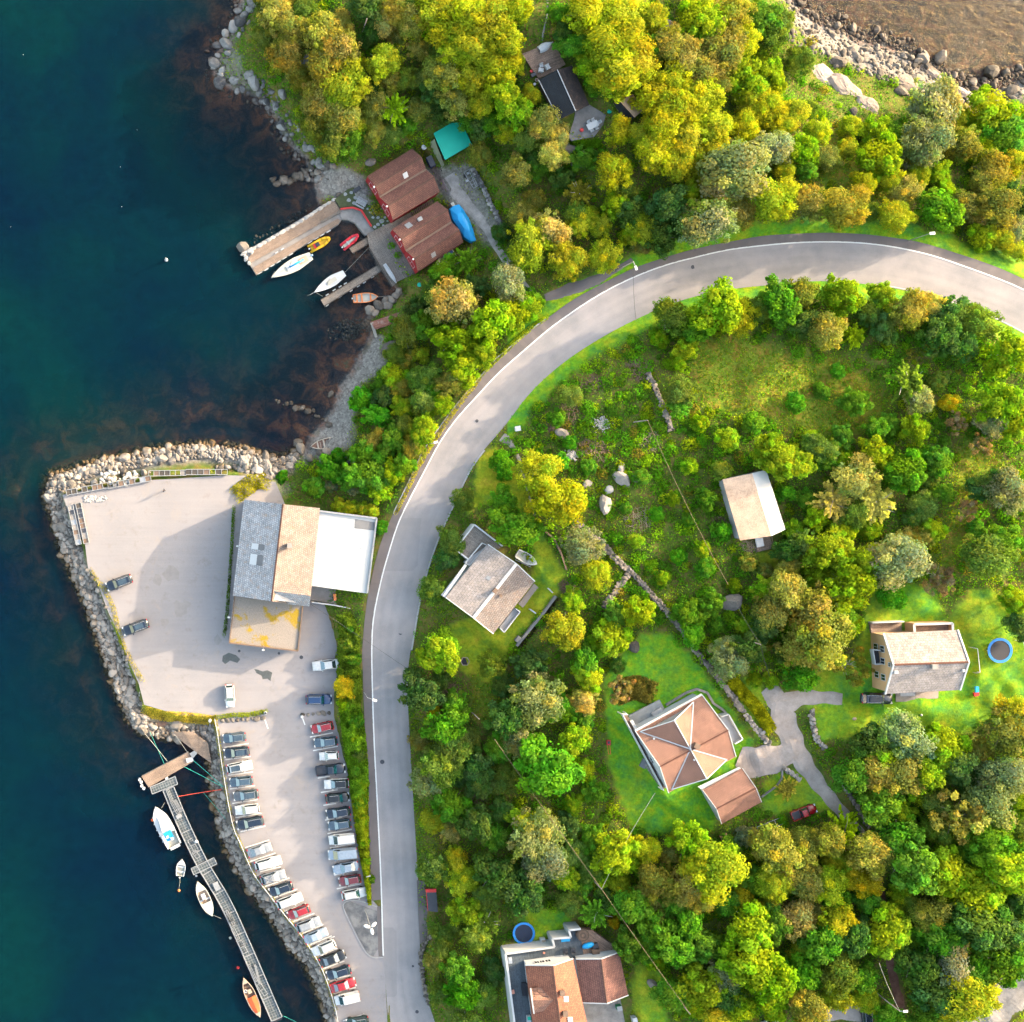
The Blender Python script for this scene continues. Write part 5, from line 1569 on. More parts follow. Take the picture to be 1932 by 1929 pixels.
for p in ((130, 830), (150, 880), (185, 930), (205, 770), (230, 800)):
 put_rock(pr, PT(cX, p, 0.8), rr.uniform(.8, 1.1), "stone_white", "edge_stone", 0.8)
for p in ((310, 1040), (385, 1000), (455, 955), (525, 912), (595, 868), (668, 825), (890, 685), (962, 640), (1030, 600), (1105, 560)):
 mb = MB(); mb.bar(PT(cX, (p[0] - 24, p[1] + 14), 0.55), PT(cX, (p[0] + 24, p[1] - 14), 0.55), 0.3, n=8)
 part(pr, "fender", mb, "white_plastic")
for p in ((505, 805), (570, 765)):
 mb = MB(); mb.bar(PT(cX, (p[0] - 16, p[1] + 10), 1.0), PT(cX, (p[0] + 16, p[1] - 10), 1.0), 0.24, n=8)
 part(pr, "mooring_block", mb, "white_plastic")
qy = thing("curved_quay", "curved concrete quay round the head of the small basin", "quay", PT(cX, (1450, 480), 0.2))
mb = MB(); mb.slab([PT(cX, p, 0.95) for p in ((1240, 290), (1400, 275), (1520, 320), (1650, 520), (1640, 575), (1530, 610), (1480, 550), (1410, 460), (1330, 425), (1270, 425), (1240, 380))], 3.5)
part(qy, "base", mb, "concrete")
rl_ = thing("red_rail", "red painted timber rail along the curved quay", "railing", PT(cX, (1450, 330), 0.95))
pts = [PT(cX, p, 1.45) for p in ((1245, 302), (1385, 285), (1485, 318), (1600, 500))]
for a, b in zip(pts[:-1], pts[1:]):
 mb = MB(); mb.bar(a, b, 0.34, 0.2); part(rl_, "beam", mb, "red_paint")
for p in pts + [(pts[2] + pts[3]) / 2, (pts[0] + pts[1]) / 2]:
 mb = MB(); mb.bar((p.x, p.y, 0.9), p, 0.12); part(rl_, "post", mb, "red_paint")
wq = thing("wooden_quay", "wide grey plank quay in front of the lower boathouse", "quay", PT(cS3, (330, 1000), 0.3))
mb = MB(); mb.slab([PT(cS3, p, 1.5) for p in ((12, 735), (375, 560), (640, 430), (700, 540), (480, 680), (800, 1270), (455, 1425), (378, 1502), (185, 1190), (45, 930))], 0.3)
part(wq, "deck", mb, "deck_grey")
mb = MB(); mb.slab([PT(cS3, p, 1.19) for p in ((30, 745), (370, 580), (735, 1285), (450, 1415), (390, 1480), (195, 1180), (60, 930))], 3.5)
part(wq, "base", mb, "mat_black")
mb = MB(); mb.bar(PT(cS3, (38, 938), 1.57), PT(cS3, (375, 1500), 1.57), 0.25, 0.16); part(wq, "edge_beam", mb, "deck_grey")
def jetty(name, label, c, pts, z, mat, posts, cat="jetty"):
 cx = (sum(p[0] for p in pts) / 4, sum(p[1] for p in pts) / 4)
 o = thing(name, label, cat, PT(c, cx, 0))
 q = [PT(c, p, z) for p in pts]
 mb = MB(); mb.slab(q, 0.22); part(o, "deck", mb, mat)
 for a, b in ((0, 1), (2, 3)):
  mb = MB(); mb.bar(q[a] + VZ(.05), q[b] + VZ(.05), 0.14, 0.14); part(o, "edge_beam", mb, mat)
 for t in posts:
  for a, b in ((0, 1), (3, 2)):
   p = q[a] * (1 - t) + q[b] * t
   mb = MB(); mb.bar((p.x, p.y, -4), (p.x, p.y, z - .05), 0.24, n=8); part(o, "pile", mb, "brown_timber")
 return o
jetty("jetty", "short pale plank jetty beside the red inflatable", cX, [(1345, 755), (1548, 630), (1592, 692), (1386, 816)], 0.8, "deck_wood", (0.1, 0.8))
jt = jetty("jetty", "long grey plank jetty between the white sailboat and the orange boat", cX, [(1015, 1355), (1690, 942), (1726, 1016), (1060, 1427)], 0.9, "deck_grey", (0.02, 0.3, 0.6, 0.9))
for p in ((1090, 1295), (1170, 1240), (1240, 1200), (1300, 1165), (1368, 1248), (1452, 1195), (1522, 1152), (1616, 1090), (1235, 1320), (1090, 1418)):
 mb = MB(); mb.bar(PT(cX, (p[0] - 16, p[1] + 10), 0.5), PT(cX, (p[0] + 16, p[1] - 10), 0.5), 0.24, n=8)
 part(jt, "fender", mb, "white_plastic")
rp = thing("rusty_jetty", "short red brown plank jetty on the pebble beach", "jetty", PT(cE, (1100, 890), 0.5))
mb = MB(); mb.slab([PT(cE, p, 1.5) for p in ((988, 902), (1175, 838), (1215, 880), (1018, 946))], 0.3); part(rp, "deck", mb, "deck_red")
mb = MB(); mb.bar(PT(cE, (995, 905), 1.4), PT(cE, (1022, 990), 0.6), 0.5, 0.3); part(rp, "beam", mb, "pale_bark")
mb = MB(); mb.slab([PT(cE, p, 1.15) for p in ((1000, 905), (1175, 848), (1200, 880), (1022, 940))], 1.6); part(rp, "base", mb, "flag_stone")
# ------------------------------------------------------------------ floating walkway at the car park
gp = thing("landing_float", "wooden landing float with white fenders at the gangway head", "pontoon", PT(cU, (490, 450), 0))
fq = [PT(cU, p, 0.7) for p in ((240, 520), (690, 285), (745, 375), (310, 628))]
mb = MB(); mb.slab(fq, 1.0); part(gp, "hull", mb, "concrete")
mb = MB(); mb.slab([p + VZ(.06) for p in fq], 0.05); part(gp, "deck", mb, "deck_wood")
for p in ((225, 545), (240, 570), (245, 605), (265, 630), (485, 535)):
 mb = MB(); mb.cyl(PT(cU, p, 0.1), 0.28, 0.8, 10); part(gp, "fender", mb, "white_plastic")
mb = MB(); mb.slab([PT(cU, p, 1.0) for p in ((668, 350), (735, 335), (742, 372), (680, 392))], 0.25); part(gp, "fender_box", mb, "white_plastic")
sl = thing("gangway", "pale plank gangway from the rocks down to the landing float", "gangway", PT(cU, (770, 230), 0.5))
mb = MB(); mb.slab([PT(cU, p, z) for p, z in (((545, 95), 1.3), ((640, 88), 1.7), ((745, 92), 1.7), ((880, 200), 1.5), ((915, 395), 1.3), ((770, 290), 1.0), ((640, 190), 1.1))], 0.25); part(sl, "deck", mb, "deck_wood")
mb = MB(); mb.slab([PT(cU, p, 1.02) for p in ((705, 300), (760, 268), (778, 300), (735, 350))], 0.1); part(sl, "ramp_plate", mb, "pale_metal")
mb = MB(); mb.slab([PT(cU, p, .8) for p in ((660, 120), (745, 110), (860, 210), (890, 350), (760, 260))], 3.0); part(sl, "support", mb, "concrete")
wk = thing("floating_walkway", "long grating walkway with white frames floating off the car park", "pontoon", P(380, 1700, 0))
wl = smooth_line([cU(500, 640), cU(620, 930), cU(820, 1350), cV(60, 640), cV(210, 960), cV(500, 1630)], 23)
Wd = 10.5   # half width in map units
def side(i, s):
 t = wl[min(i + 1, len(wl) - 1)] - wl[max(i - 1, 0)]; t = t / np.linalg.norm(t)
 return wl[i] + np.array([-t[1], t[0]]) * s
for i in range(len(wl) - 1):
 w0, w1 = (Wd, Wd)
 q = [P(*(wl[i] * 0.985 + wl[i + 1] * 0.015 + (side(i, s) - wl[i])), 0.75) if False else P(*(side(i, s) * 0.98 + side(i + 1, s) * 0.02), 0.75) for s in (-w0, w0)]
 q2 = [P(*(side(i, s) * 0.02 + side(i + 1, s) * 0.98), 0.75) for s in (w1, -w1)]
 mb = MB(); mb.slab(q + q2, 0.12); part(wk, "grating_panel", mb, "grating")
for s in (-Wd - .3, Wd + .3):
 mb = MB()
 for i in range(len(wl) - 1):
  mb.bar(P(*side(i, s), 0.85), P(*side(i + 1, s), 0.85), 0.16, 0.24)
 part(wk, "side_rail", mb, "pale_metal")
for i in range(0, len(wl), 2):
 mb = MB(); mb.bar(P(*side(i, -Wd), 0.84), P(*side(i, Wd), 0.84), 0.12, 0.1); part(wk, "cross_beam", mb, "pale_metal")
 mb = MB(); mb.bar(P(*side(i, -Wd * .9), 0.2), P(*side(i, Wd * .9), 0.2), 0.9, 0.7, 8); part(wk, "float", mb, "mat_black")
for c, pts in ((cU, ((325, 625), (565, 520), (590, 595), (345, 690))), (cU, ((720, 1410), (940, 1305), (968, 1365), (745, 1470)))):
 mb = MB(); q = [PT(c, p, 0.9) for p in pts]; mb.slab(q, 0.12); part(wk, "cross_platform", mb, "grating")
 mb = MB()
 for i in range(4):
  mb.bar(q[i] + VZ(.05), q[(i + 1) % 4] + VZ(.05), 0.14, 0.16)
 part(wk, "platform_rim", mb, "pale_metal")
def ladder_frame(parent, c, a, b, w, rungs, z=1.0, name="steel_frame", mat="pale_metal", bw=0.09):
 A_, B_ = PT(c, a, z), PT(c, b, z)
 d = (B_ - A_).normalized(); n = Vector((-d.y, d.x, 0)) * w / 2
 mb = MB()
 for s in (-1, 0, 1) if rungs == 0 else (-1, 1):
  mb.bar(A_ + n * s, B_ + n * s, bw)
 k = max(rungs, 1)
 for i in range(k + 1):
  p = A_ + (B_ - A_) * i / k
  mb.bar(p - n, p + n, bw)
 return part(parent, name, mb, mat)
for a, b, w, r_ in (((490, 650), (535, 760), .55, 0), ((530, 760), (600, 880), .6, 0), ((565, 750), (625, 860), .4, 0), ((705, 1130), (770, 1240), .9, 2), ((745, 1245), (790, 1305), .8, 2), ((1050, 1820), (1110, 1930), .8, 0)):
 ladder_frame(wk, cU, a, b, w, r_)
for a, b, w, r_ in (((80, 740), (140, 860), .8, 0), ((135, 880), (180, 970), .7, 0), ((190, 985), (240, 1080), .9, 2), ((265, 1180), (330, 1320), .5, 0), ((320, 1180), (355, 1330), .3, 0), ((350, 1340), (410, 1430), .8, 2)):
 ladder_frame(wk, cV, a, b, w, r_)
mb = MB(); mb.box(PT(cU, (600, 905), 1.05), (1.0, .7, .4), 0.5); part(wk, "box", mb, "pale_metal")
mb = MB(); mb.box(PT(cU, (965, 1580), 1.0), (1.0, 1.6, .3), 0.45); part(wk, "box", mb, "pale_metal")
mb = MB(); mb.ico(PT(cU, (770, 1150), 1.1), .4, (1, .8, .7), 2); part(wk, "buoy", mb, "white_plastic", True)
# fish crates / net frames stacked on the lot's edge: long steel pontoon frames
def pontoon_frame(c, a, b, w, label, cells):
 o = thing("pontoon_frame", label, "steel frame", PT(c, ((a[0] + b[0]) / 2, (a[1] + b[1]) / 2), 2.04))
 A_, B_ = PT(c, a, 2.3), PT(c, b, 2.3)
 d = (B_ - A_).normalized(); n = Vector((-d.y, d.x, 0)) * w / 2
 for s in (-1, 1):
  mb = MB(); mb.bar(A_ + n * s, B_ + n * s, 0.12, 0.5); part(o, "side_beam", mb, "pale_metal")
 for i in range(cells + 1):
  p = A_ + (B_ - A_) * i / cells
  mb = MB(); mb.bar(p - n, p + n, 0.1, 0.4); part(o, "cross_beam", mb, "pale_metal")
 for i in range(0, cells):
  if rr.random() < 0.62:
   p = A_ + (B_ - A_) * (i + .5) / cells
   mb = MB(); mb.box(p + VZ(-.05), ((B_ - A_).length / cells * .9, w * .86, 0.34), math.atan2(d.y, d.x))
   part(o, "float_block" if rr.random() < .5 else "plank_panel", mb, rr.choice(["grey_metal", "concrete", "brown_timber", "deck_grey"]))
pontoon_frame(cF, (240, 555), (540, 500), 1.0, "rusty steel pontoon frame at the outer left corner of the quay", 8)
pontoon_frame(cF, (540, 505), (850, 450), 1.0, "steel pontoon frame beside the snow white rubble on the quay", 8)
pontoon_frame(cF, (835, 415), (1105, 410), 1.0, "steel pontoon frame along the top edge of the quay", 7)
pontoon_frame(cF, (1105, 405), (1405, 405), 1.0, "steel pontoon frame nearest the driftwood heap", 7)
pontoon_frame(cF, (268, 645), (330, 930), 1.0, "steel pontoon frame lying along the left rocks, outer one", 8)
pontoon_frame(cF, (325, 630), (385, 920), 1.0, "steel pontoon frame lying along the left rocks, inner one", 8)
# ------------------------------------------------------------------ boats
def hull_mesh(L, B, D, free=0.6, bow=1.6, stern=0.75, double=False, n=16):
 """open shell: outer hull, rim and inner floor. bow toward +X, waterline at z=0"""
 xs = np.linspace(-L / 2, L / 2, n)
 out = MB(); inn = MB()
 ring = []
 for x in xs:
  t = (x + L / 2) / L
  if double:
   b = B / 2 * max(0.02, 1 - abs(2 * t - 1) ** 2.8)
  else:
   b = B / 2 * (stern + (1 - stern) * min(1, t / 0.35)) if t < 0.35 else B / 2 * max(0.015, 1 - ((t - 0.35) / 0.65) ** (bow + .6))
  sheer = free * (1 + 0.35 * t * t)
  ring.append((x, b, sheer))
 def rim(mb, pts_o, pts_i):
  pass
 vs = []; W_ = 7
 for x, b, sh in ring:
  for k in range(W_):
   a = -1 + 2 * k / (W_ - 1)
   y = b * math.copysign(abs(a) ** 0.75, a)
   z = sh - (sh + D) * (1 - abs(a) ** 2.6)
   vs.append((x, y, z))
 fs = []
 for i in range(n - 1):
  for k in range(W_ - 1):
   p = i * W_ + k
   fs.append((p, p + W_, p + W_ + 1, p + 1))
 fs.append(tuple(range(W_ - 1, -1, -1)))
 out.add(vs, fs)
 rw_i = 0.10 * B / 1.6
 vs = []
 for x, b, sh in ring:
  bi = max(b - rw_i, 0.005)
  xi = x * 0.975
  vs += [(x, b * 1.02, sh), (x, b * 1.02, sh + .06), (xi, bi, sh + .06), (xi, bi, sh - .12), (x, -b * 1.02, sh), (x, -b * 1.02, sh + .06), (xi, -bi, sh + .06), (xi, -bi, sh - .12)]
 fs = []
 for i in range(n - 1):
  o, p = i * 8, i * 8 + 8
  for k in range(3):
   fs.append((o + k, p + k, p + k + 1, o + k + 1)); fs.append((o + 4 + k + 1, p + 4 + k + 1, p + 4 + k, o + 4 + k))
 rim_mb = MB(); rim_mb.add(vs, fs)
 rim_mb.box((-L / 2 + .03, 0, ring[0][2]), (.1, ring[0][1] * 2, .12))
 vs = []
 for x, b, sh in ring:
  bi = max(b - rw_i * .6, 0.004)
  vs += [(x * .97, bi, sh - .02), (x * .97, bi * .8, sh - free * .75), (x * .97, -bi * .8, sh - free * .75), (x * .97, -bi, sh - .02)]
 fs = []
 for i in range(n - 1):
  for k in range(3):
   p = i * 4 + k
   fs.append((p, p + 1, p + 5, p + 4))
 fs.append((0, 3, 2, 1))
 inn.add(vs, fs)
 return out, rim_mb, inn, ring
def deck_mesh(ring, dz=0.05, x0=-9, x1=9, crown=0.05):
 rs = [r for r in ring if x0 <= r[0] <= x1]
 mb = MB(); vs = []
 for x, b, sh in rs:
  vs += [(x, -b * .99, sh + dz), (x, 0, sh + dz + crown), (x, b * .99, sh + dz)]
 fs = []
 for i in range(len(rs) - 1):
  for k in range(2):
   p = i * 3 + k
   fs.append((p, p + 3, p + 4, p + 1))
 mb.add(vs, fs)
 return up(mb)
def boat(name, label, c, bow, stern, B, kind, z=0.0, free=0.5, D=0.25, cat="boat"):
 pb, ps = PT(c, bow, z + free * .7), PT(c, stern, z + free * .7)
 d = pb - ps; L = d.length; rz = math.atan2(d.y, d.x); mid = (pb + ps) / 2
 root = thing(name, label, cat, (mid.x, mid.y, z), rz)
 return root, L
def lp(root, name, mb, mat, smooth=False):
 return part(root, name, mb, mat, smooth, world=False)
def outboard(root, L, mat="dark_metal", z=0.5):
 mb = MB(); mb.box((-L / 2 - .12, 0, z + .25), (.42, .32, .34)); mb.box((-L / 2 - .1, 0, z - .2), (.14, .14, .7))
 o = lp(root, "outboard_motor", mb, mat)
 m2 = MB(); m2.box((-L / 2 - .18, 0, z + .44), (.3, .26, .06)); q = link("cowl", m2.mesh("cowl", "white_plastic")); q.parent = o
r_, L = boat("sailboat", "white sailboat with a bright blue boom cover beside the stone pier", cX, (440, 1098), (905, 845), 0, "", free=.7)
h, rim, inn, ring = hull_mesh(L, 2.55, .5, .7, 1.5, .62)
lp(r_, "hull", h, "white_plastic", True); lp(r_, "deck", deck_mesh(ring), "cream_grp")
mb = MB(); mb.box((-.3, 0, .95), (2.4, 1.1, .26)); lp(r_, "cabin_top", mb, "white_plastic")
mb = MB(); mb.box((-L * .3, 0, .84), (1.7, 1.2, .16)); lp(r_, "cockpit", mb, "sand_grp")
mb = MB(); mb.bar((.4, .05, 1.6), (-2.6, .05, 1.5), .36, .3, 8); lp(r_, "boom_cover", mb, "tarp_blue", True)
mb = MB(); mb.bar((.5, 0, .9), (.5, 0, 8.5), .12, n=8); lp(r_, "mast", mb, "pale_metal")
mb = MB(); mb.tube([(L / 2 - .2, .0, 1.3), (L / 2 - .5, .35, 1.4), (L / 2 - 1.2, .6, 1.35)], .025); mb.tube([(L / 2 - .2, .0, 1.3), (L / 2 - .5, -.35, 1.4), (L / 2 - 1.2, -.6, 1.35)], .025); lp(r_, "pulpit_rail", mb, "pale_metal")
outboard(r_, L, "tarp_blue", .6)
r_, L = boat("sailboat", "all white pointed sailboat moored to the long grey jetty", cX, (937, 1270), (1290, 1045), 0, "", free=.6)
h, rim, inn, ring = hull_mesh(L, 2.1, .4, .55, 1.4, .6)
lp(r_, "hull", h, "white_plastic", True); lp(r_, "deck", deck_mesh(ring), "white_plastic")
mb = MB(); mb.box((-.5, 0, .75), (2.0, .8, .2)); lp(r_, "cockpit", mb, "cream_grp")
mb = MB(); mb.bar((.6, 0, .7), (.6, 0, 7.0), .1, n=8); lp(r_, "mast", mb, "pale_metal")
mb = MB(); mb.bar((L / 2, 0, .75), (L / 2 + .9, 0, .8), .07); lp(r_, "bowsprit", mb, "pale_metal")
def rib(label, c, bow, stern, mat, W_):
 r_, L = boat("inflatable_boat", label, c, bow, stern, W_, "", free=.35)
 mb = MB(); R = .26; y = W_ / 2 - R
 pts = [(-L / 2, y, .3), (L * .12, y, .32), (L * .33, y * .72, .38), (L * .46, y * .28, .44), (L * .47, 0, .45), (L * .46, -y * .28, .44), (L * .33, -y * .72, .38), (L * .12, -y, .32), (-L / 2, -y, .3)]
 for a, b in zip(pts[:-1], pts[1:]):
  mb.bar(a, b, 2 * R, n=10)
 for a in pts:
  mb.ico(a, R * .99, sub=2)
 lp(r_, "tube", mb, mat, True)
 mb = MB(); mb.add([(-L * .45, -y, .2), (L * .15, -y, .2), (L * .4, 0, .25), (L * .15, y, .2), (-L * .45, y, .2)], [(0, 1, 2, 3, 4)]); lp(r_, "floor", mb, mat if mat == "yellow_rubber" else "cream_grp")
 outboard(r_, L)
 return r_, L
r_, L = rib("yellow inflatable boat with dark console at the stone pier", cX, (1118, 640), (890, 765), "yellow_rubber", 1.75)
mb = MB(); mb.box((-.5, 0, .5), (.7, .7, .5)); lp(r_, "console", mb, "dark_metal")
mb = MB(); mb.box((-1.1, 0, .45), (.4, .9, .3)); lp(r_, "seat", mb, "red_paint")
r_, L = rib("red inflatable boat by the short plank jetty", cX, (1445, 605), (1270, 745), "red_rubber", 1.6)
mb = MB(); mb.box((-.6, 0, .45), (.25, 1.1, .1)); lp(r_, "thwart", mb, "white_plastic")
mb = MB(); mb.box((.1, 0, .45), (1.3, .22, .1)); lp(r_, "seat", mb, "cream_grp")
def open_boat(name, label, c, bow, stern, B, mats, z=0.0, free=.5, thw=(0.2, -.15, -.35), double=False, motor=False, D=.25, cat="boat"):
 r_, L = boat(name, label, c, bow, stern, B, "", z, free, D, cat)
 h, rim, inn, ring = hull_mesh(L, B, D, free, 2.6, .84, double)
 lp(r_, "hull", h, mats[0], True); lp(r_, "gunwale", rim, mats[0]); lp(r_, "interior", inn, mats[1])
 for t in thw:
  b = np.interp(t * L, [q[0] for q in ring], [q[1] for q in ring])
  mb = MB(); mb.box((t * L, 0, free * .8), (.28, b * 1.75, .06)); lp(r_, "thwart", mb, mats[2])
 if motor: outboard(r_, L, z=free)
 return r_, L, ring
open_boat("motor_dinghy", "orange open boat by the lower stone wall", cX, (1680, 1318), (1390, 1342), 1.85, ("orange_grp", "cream_grp", "orange_grp"), motor=True)
r_, L, ring = open_boat("rowing_boat", "old grey wooden rowing boat drawn up on the pebbles", cE, (640, 1625), (838, 1580), 1.9, ("pale_bark", "brush_wood", "pale_bark"), z=.45, thw=(0.28, .1, -.1, -.28), double=True)
for t in (.2, 0, -.2):
 mb = MB(); mb.box((t * L, 0, .2), (.1, 1.2, .08)); lp(r_, "rib", mb, "pale_bark")
# cabin cruiser
r_, L = boat("motor_boat", "large white motor boat with blue cockpit cover beside the walkway", cU, (372, 818), (560, 1190), 2.6, "", free=.8)
h, rim, inn, ring = hull_mesh(L, 3.1, .4, .75, 3.4, .9)
lp(r_, "hull", h, "white_plastic", True); lp(r_, "deck", deck_mesh(ring, x0=-L * .2), "white_plastic"); lp(r_, "cockpit_floor", inn, "cream_grp"); lp(r_, "gunwale", rim, "white_plastic")
mb = MB(); vs = [(L * .3, 0.5, .95), (L * .3, -.5, .95), (-L * .08, -.95, .95), (-L * .08, .95, .95), (L * .16, .42, 1.55), (L * .16, -.42, 1.55), (-L * .06, -.78, 1.7), (-L * .06, .78, 1.7)]
mb.add(vs, [(0, 1, 5, 4), (1, 2, 6, 5), (2, 3, 7, 6), (3, 0, 4, 7), (4, 5, 6, 7)]); up(mb); lp(r_, "cabin", mb, "white_plastic")
mb = MB(); mb.slab([(-L * .1, .8, 1.5), (-L * .1, -.8, 1.5), (-L * .32, -.75, 1.35), (-L * .32, .75, 1.35)], .05); lp(r_, "cockpit_cover", mb, "blue_cloth")
for p in ((-L * .22, .3), (-L * .3, -.35)):
 mb = MB(); mb.box((p[0], p[1], 1.45), (.5, .5, .3)); lp(r_, "seat", mb, "white_plastic")
mb = MB(); mb.box((-L / 2 - .25, 0, .5), (.6, 2.0, .1)); lp(r_, "bathing_platform", mb, "white_plastic")
for t in (.3, .15, 0, -.15, -.3):
 b = np.interp(t * L, [q[0] for q in ring], [q[1] for q in ring])
 mb = MB(); mb.bar((t * L, b + .12, .1), (t * L, b + .12, .7), .24, n=8); lp(r_, "fender", mb, "white_plastic")
b = np.interp(.26 * L, [q[0] for q in ring], [q[1] for q in ring])
mb = MB(); mb.ico((.26 * L, b + .25, .55), .3, sub=2); lp(r_, "buoy", mb, "orange_cover", True)
r_, L, ring = open_boat("dinghy", "small white dinghy with outboard on its own mooring", cU, (632, 1320), (612, 1480), 1.75, ("white_plastic", "cream_grp", "white_plastic"), motor=True, thw=(.05, -.25))
mb = MB(); pass
lp(r_, "foredeck", deck_mesh(ring, x0=L * .12), "white_plastic")
r_, L, ring = open_boat("wooden_boat", "cream double ended boat with open cockpit at the walkway", cU, (778, 1535), (925, 1868), 2.25, ("cream_grp", "sand_grp", "white_plastic"), free=.6, thw=(-.02,), double=True)
lp(r_, "foredeck", deck_mesh(ring, x0=L * .22), "cream_grp"); lp(r_, "afterdeck", deck_mesh(ring, x1=-L * .08), "cream_grp")
mb = MB(); mb.box((L * .08, 0, .7), (1.1, .7, .5)); lp(r_, "engine_box", mb, "white_plastic")
mb = MB(); mb.box((-L * .03, .1, .8), (.5, .4, .3)); lp(r_, "seat", mb, "brown_timber")
r_, L, ring = open_boat("wooden_boat", "brown wooden boat with orange cover and white lifebuoy", cV, (222, 1288), (362, 1612), 2.1, ("sand_grp", "brush_wood", "brown_timber"), free=.65, thw=(.28, .12), double=True)
q = [r for r in ring if -L * .38 < r[0] < L * .04]
mb = MB(); vs = []
for x, b, sh in q:
 vs += [(x, -b * .82, sh + .1), (x, 0, sh + .32), (x, b * .82, sh + .1)]
mb.add(vs, [(i * 3 + k, i * 3 + k + 3, i * 3 + k + 4, i * 3 + k + 1) for i in range(len(q) - 1) for k in range(2)]); up(mb); lp(r_, "cover", mb, "orange_cover")
lp(r_, "afterdeck", deck_mesh(ring, x1=-L * .36), "sand_grp"); lp(r_, "foredeck", deck_mesh(ring, x0=L * .36), "sand_grp")
mb = MB(); mb.box((L * .16, -.1, .6), (.8, .7, .5)); lp(r_, "engine_box", mb, "sand_grp")
def torus(mb, c, R, r, n=14, m_=6):
 for i in range(n):
  a, b = 2 * math.pi * i / n, 2 * math.pi * (i + 1) / n
  mb.bar((c[0] + R * math.cos(a), c[1] + R * math.sin(a), c[2]), (c[0] + R * math.cos(b), c[1] + R * math.sin(b), c[2]), 2 * r, n=m_)
mb = MB(); torus(mb, (L * .2, .55, .75), .26, .08); lp(r_, "lifebuoy", mb, "white_plastic")
# boats ashore
open_boat("skiff", "narrow white skiff lying on the grey quay", cX, (1890, 1160), (1752, 942), .75, ("white_plastic", "white_plastic", "white_plastic"), z=1.6, free=.3, D=.12, thw=())
r_, L = boat("upturned_boat", "white boat lying upside down on the brown sun deck", cY, (528, 130), (330, 240), 1.5, "", z=12.3, cat="boat")
h, rim, inn, ring = hull_mesh(L, 1.6, .5, .05, 1.5, .8)
h.v = [(x, y, .06 - z * 1.0) for x, y, z in h.v]; h.f = [tuple(reversed(f)) for f in h.f]
lp(r_, "hull", h, "white_plastic", True)
mb = MB(); mb.bar((-L * .45, 0, .62), (L * .4, 0, .6), .08, .06); lp(r_, "keel", mb, "white_plastic")
tb = thing("covered_boat", "boat under a bright blue tarpaulin behind the lower boathouse", "boat", PT(cS, (1620, 1650), 2.9))
pts = [(1440, 1440), (1480, 1390), (1575, 1362), (1640, 1440), (1725, 1575), (1790, 1745), (1835, 1915), (1760, 1930), (1650, 1860), (1560, 1720), (1470, 1590)]
qs = [PT(cS, p, 3.6) for p in pts]; cn = sum(qs, Vector()) / len(qs)
mb = MB(); vs = [Vector((p.x, p.y, 3.0)) for p in qs] + [p + VZ(.45) + (cn - p) * .06 for p in qs] + [p + (cn - p) * .55 + VZ(1.15) for p in qs] + [cn + VZ(1.3)]
n_ = len(qs)
mb.add(vs, [(k * n_ + i, k * n_ + (i + 1) % n_, (k + 1) * n_ + (i + 1) % n_, (k + 1) * n_ + i) for k in range(2) for i in range(n_)] + [(2 * n_ + i, 2 * n_ + (i + 1) % n_, 3 * n_) for i in range(n_)]); up(mb)
part(tb, "tarpaulin", mb, "tarp_blue")
mb = MB(); mb.box(PT(cS, (1490, 1375), 3.4), (.6, .7, .8), .5); part(tb, "outboard_motor", mb, "cream_grp")
for p in ((1530, 1480), (1700, 1760)):
 mb = MB(); mb.box(PT(cS, p, 2.75), (1.6, .3, .7), .5); part(tb, "cradle", mb, "brown_timber")
r_, L, ring = open_boat("rowing_boat", "cream boat with a deep blue cover under the eaves of the lower boathouse", cS3, (1010, 1175), (1275, 1010), 1.6, ("cream_grp", "sand_grp", "cream_grp"), z=2.3, thw=(.3,))
mb = MB(); mb.box((-L * .2, 0, .6), (L * .5, 1.3, .12)); lp(r_, "cover", mb, "deep_blue")
r_, L, ring = open_boat("trailer_boat", "white boat on a trailer in the bungalow garden", cS5, (850, 395), (690, 305), 1.9, ("white_plastic", "cream_grp", "white_plastic"), z=8.9, thw=(0.1,))
lp(r_, "foredeck", deck_mesh(ring, x0=L * .05), "white_plastic")
tr = thing("boat_trailer", "thin metal trailer under the white boat in the bungalow garden", "trailer", PT(cS5, (770, 370), 8.3))
ladder_frame(tr, cS5, (690, 335), (865, 415), 1.3, 3, 8.75, "frame", "grey_metal", .08)
for s in ((740, 325), (715, 385)):
 mb = MB(); p = PT(cS5, s, 8.55); mb.bar(p + Vector((.08, .1, 0)), p - Vector((.08, .1, 0)), .55, n=12); part(tr, "wheel", mb, "black_rubber")
tr = thing("boat_trailer", "empty steel boat trailer beside the retaining wall", "trailer", PT(cS, (1760, 990), 3.0))
ladder_frame(tr, cS, (1700, 880), (1840, 1110), 1.4, 5, 3.6, "frame", "pale_metal", .1)
ladder_frame(tr, cS, (1740, 870), (1840, 1110), .3, 2, 3.75, "drawbar", "pale_metal", .1)
for s in ((1665, 960), (1850, 930)):
 mb = MB(); p = PT(cS, s, 3.35); mb.bar(p + Vector((.1, .05, 0)), p - Vector((.1, .05, 0)), .6, n=12); part(tr, "wheel", mb, "black_rubber")
for s in ((1700, 1030), (1715, 920)):
 mb = MB(); mb.box(PT(cS, s, 3.75), (.5, .4, .25), .5); part(tr, "fitting", mb, "grey_metal")
tr = thing("launch_trolley", "small launching trolley at the foot of the olive tarpaulin", "trailer", PT(cS, (1370, 870), 2.6))
ladder_frame(tr, cS, (1330, 850), (1400, 900), .8, 2, 2.9, "frame", "pale_metal", .08)
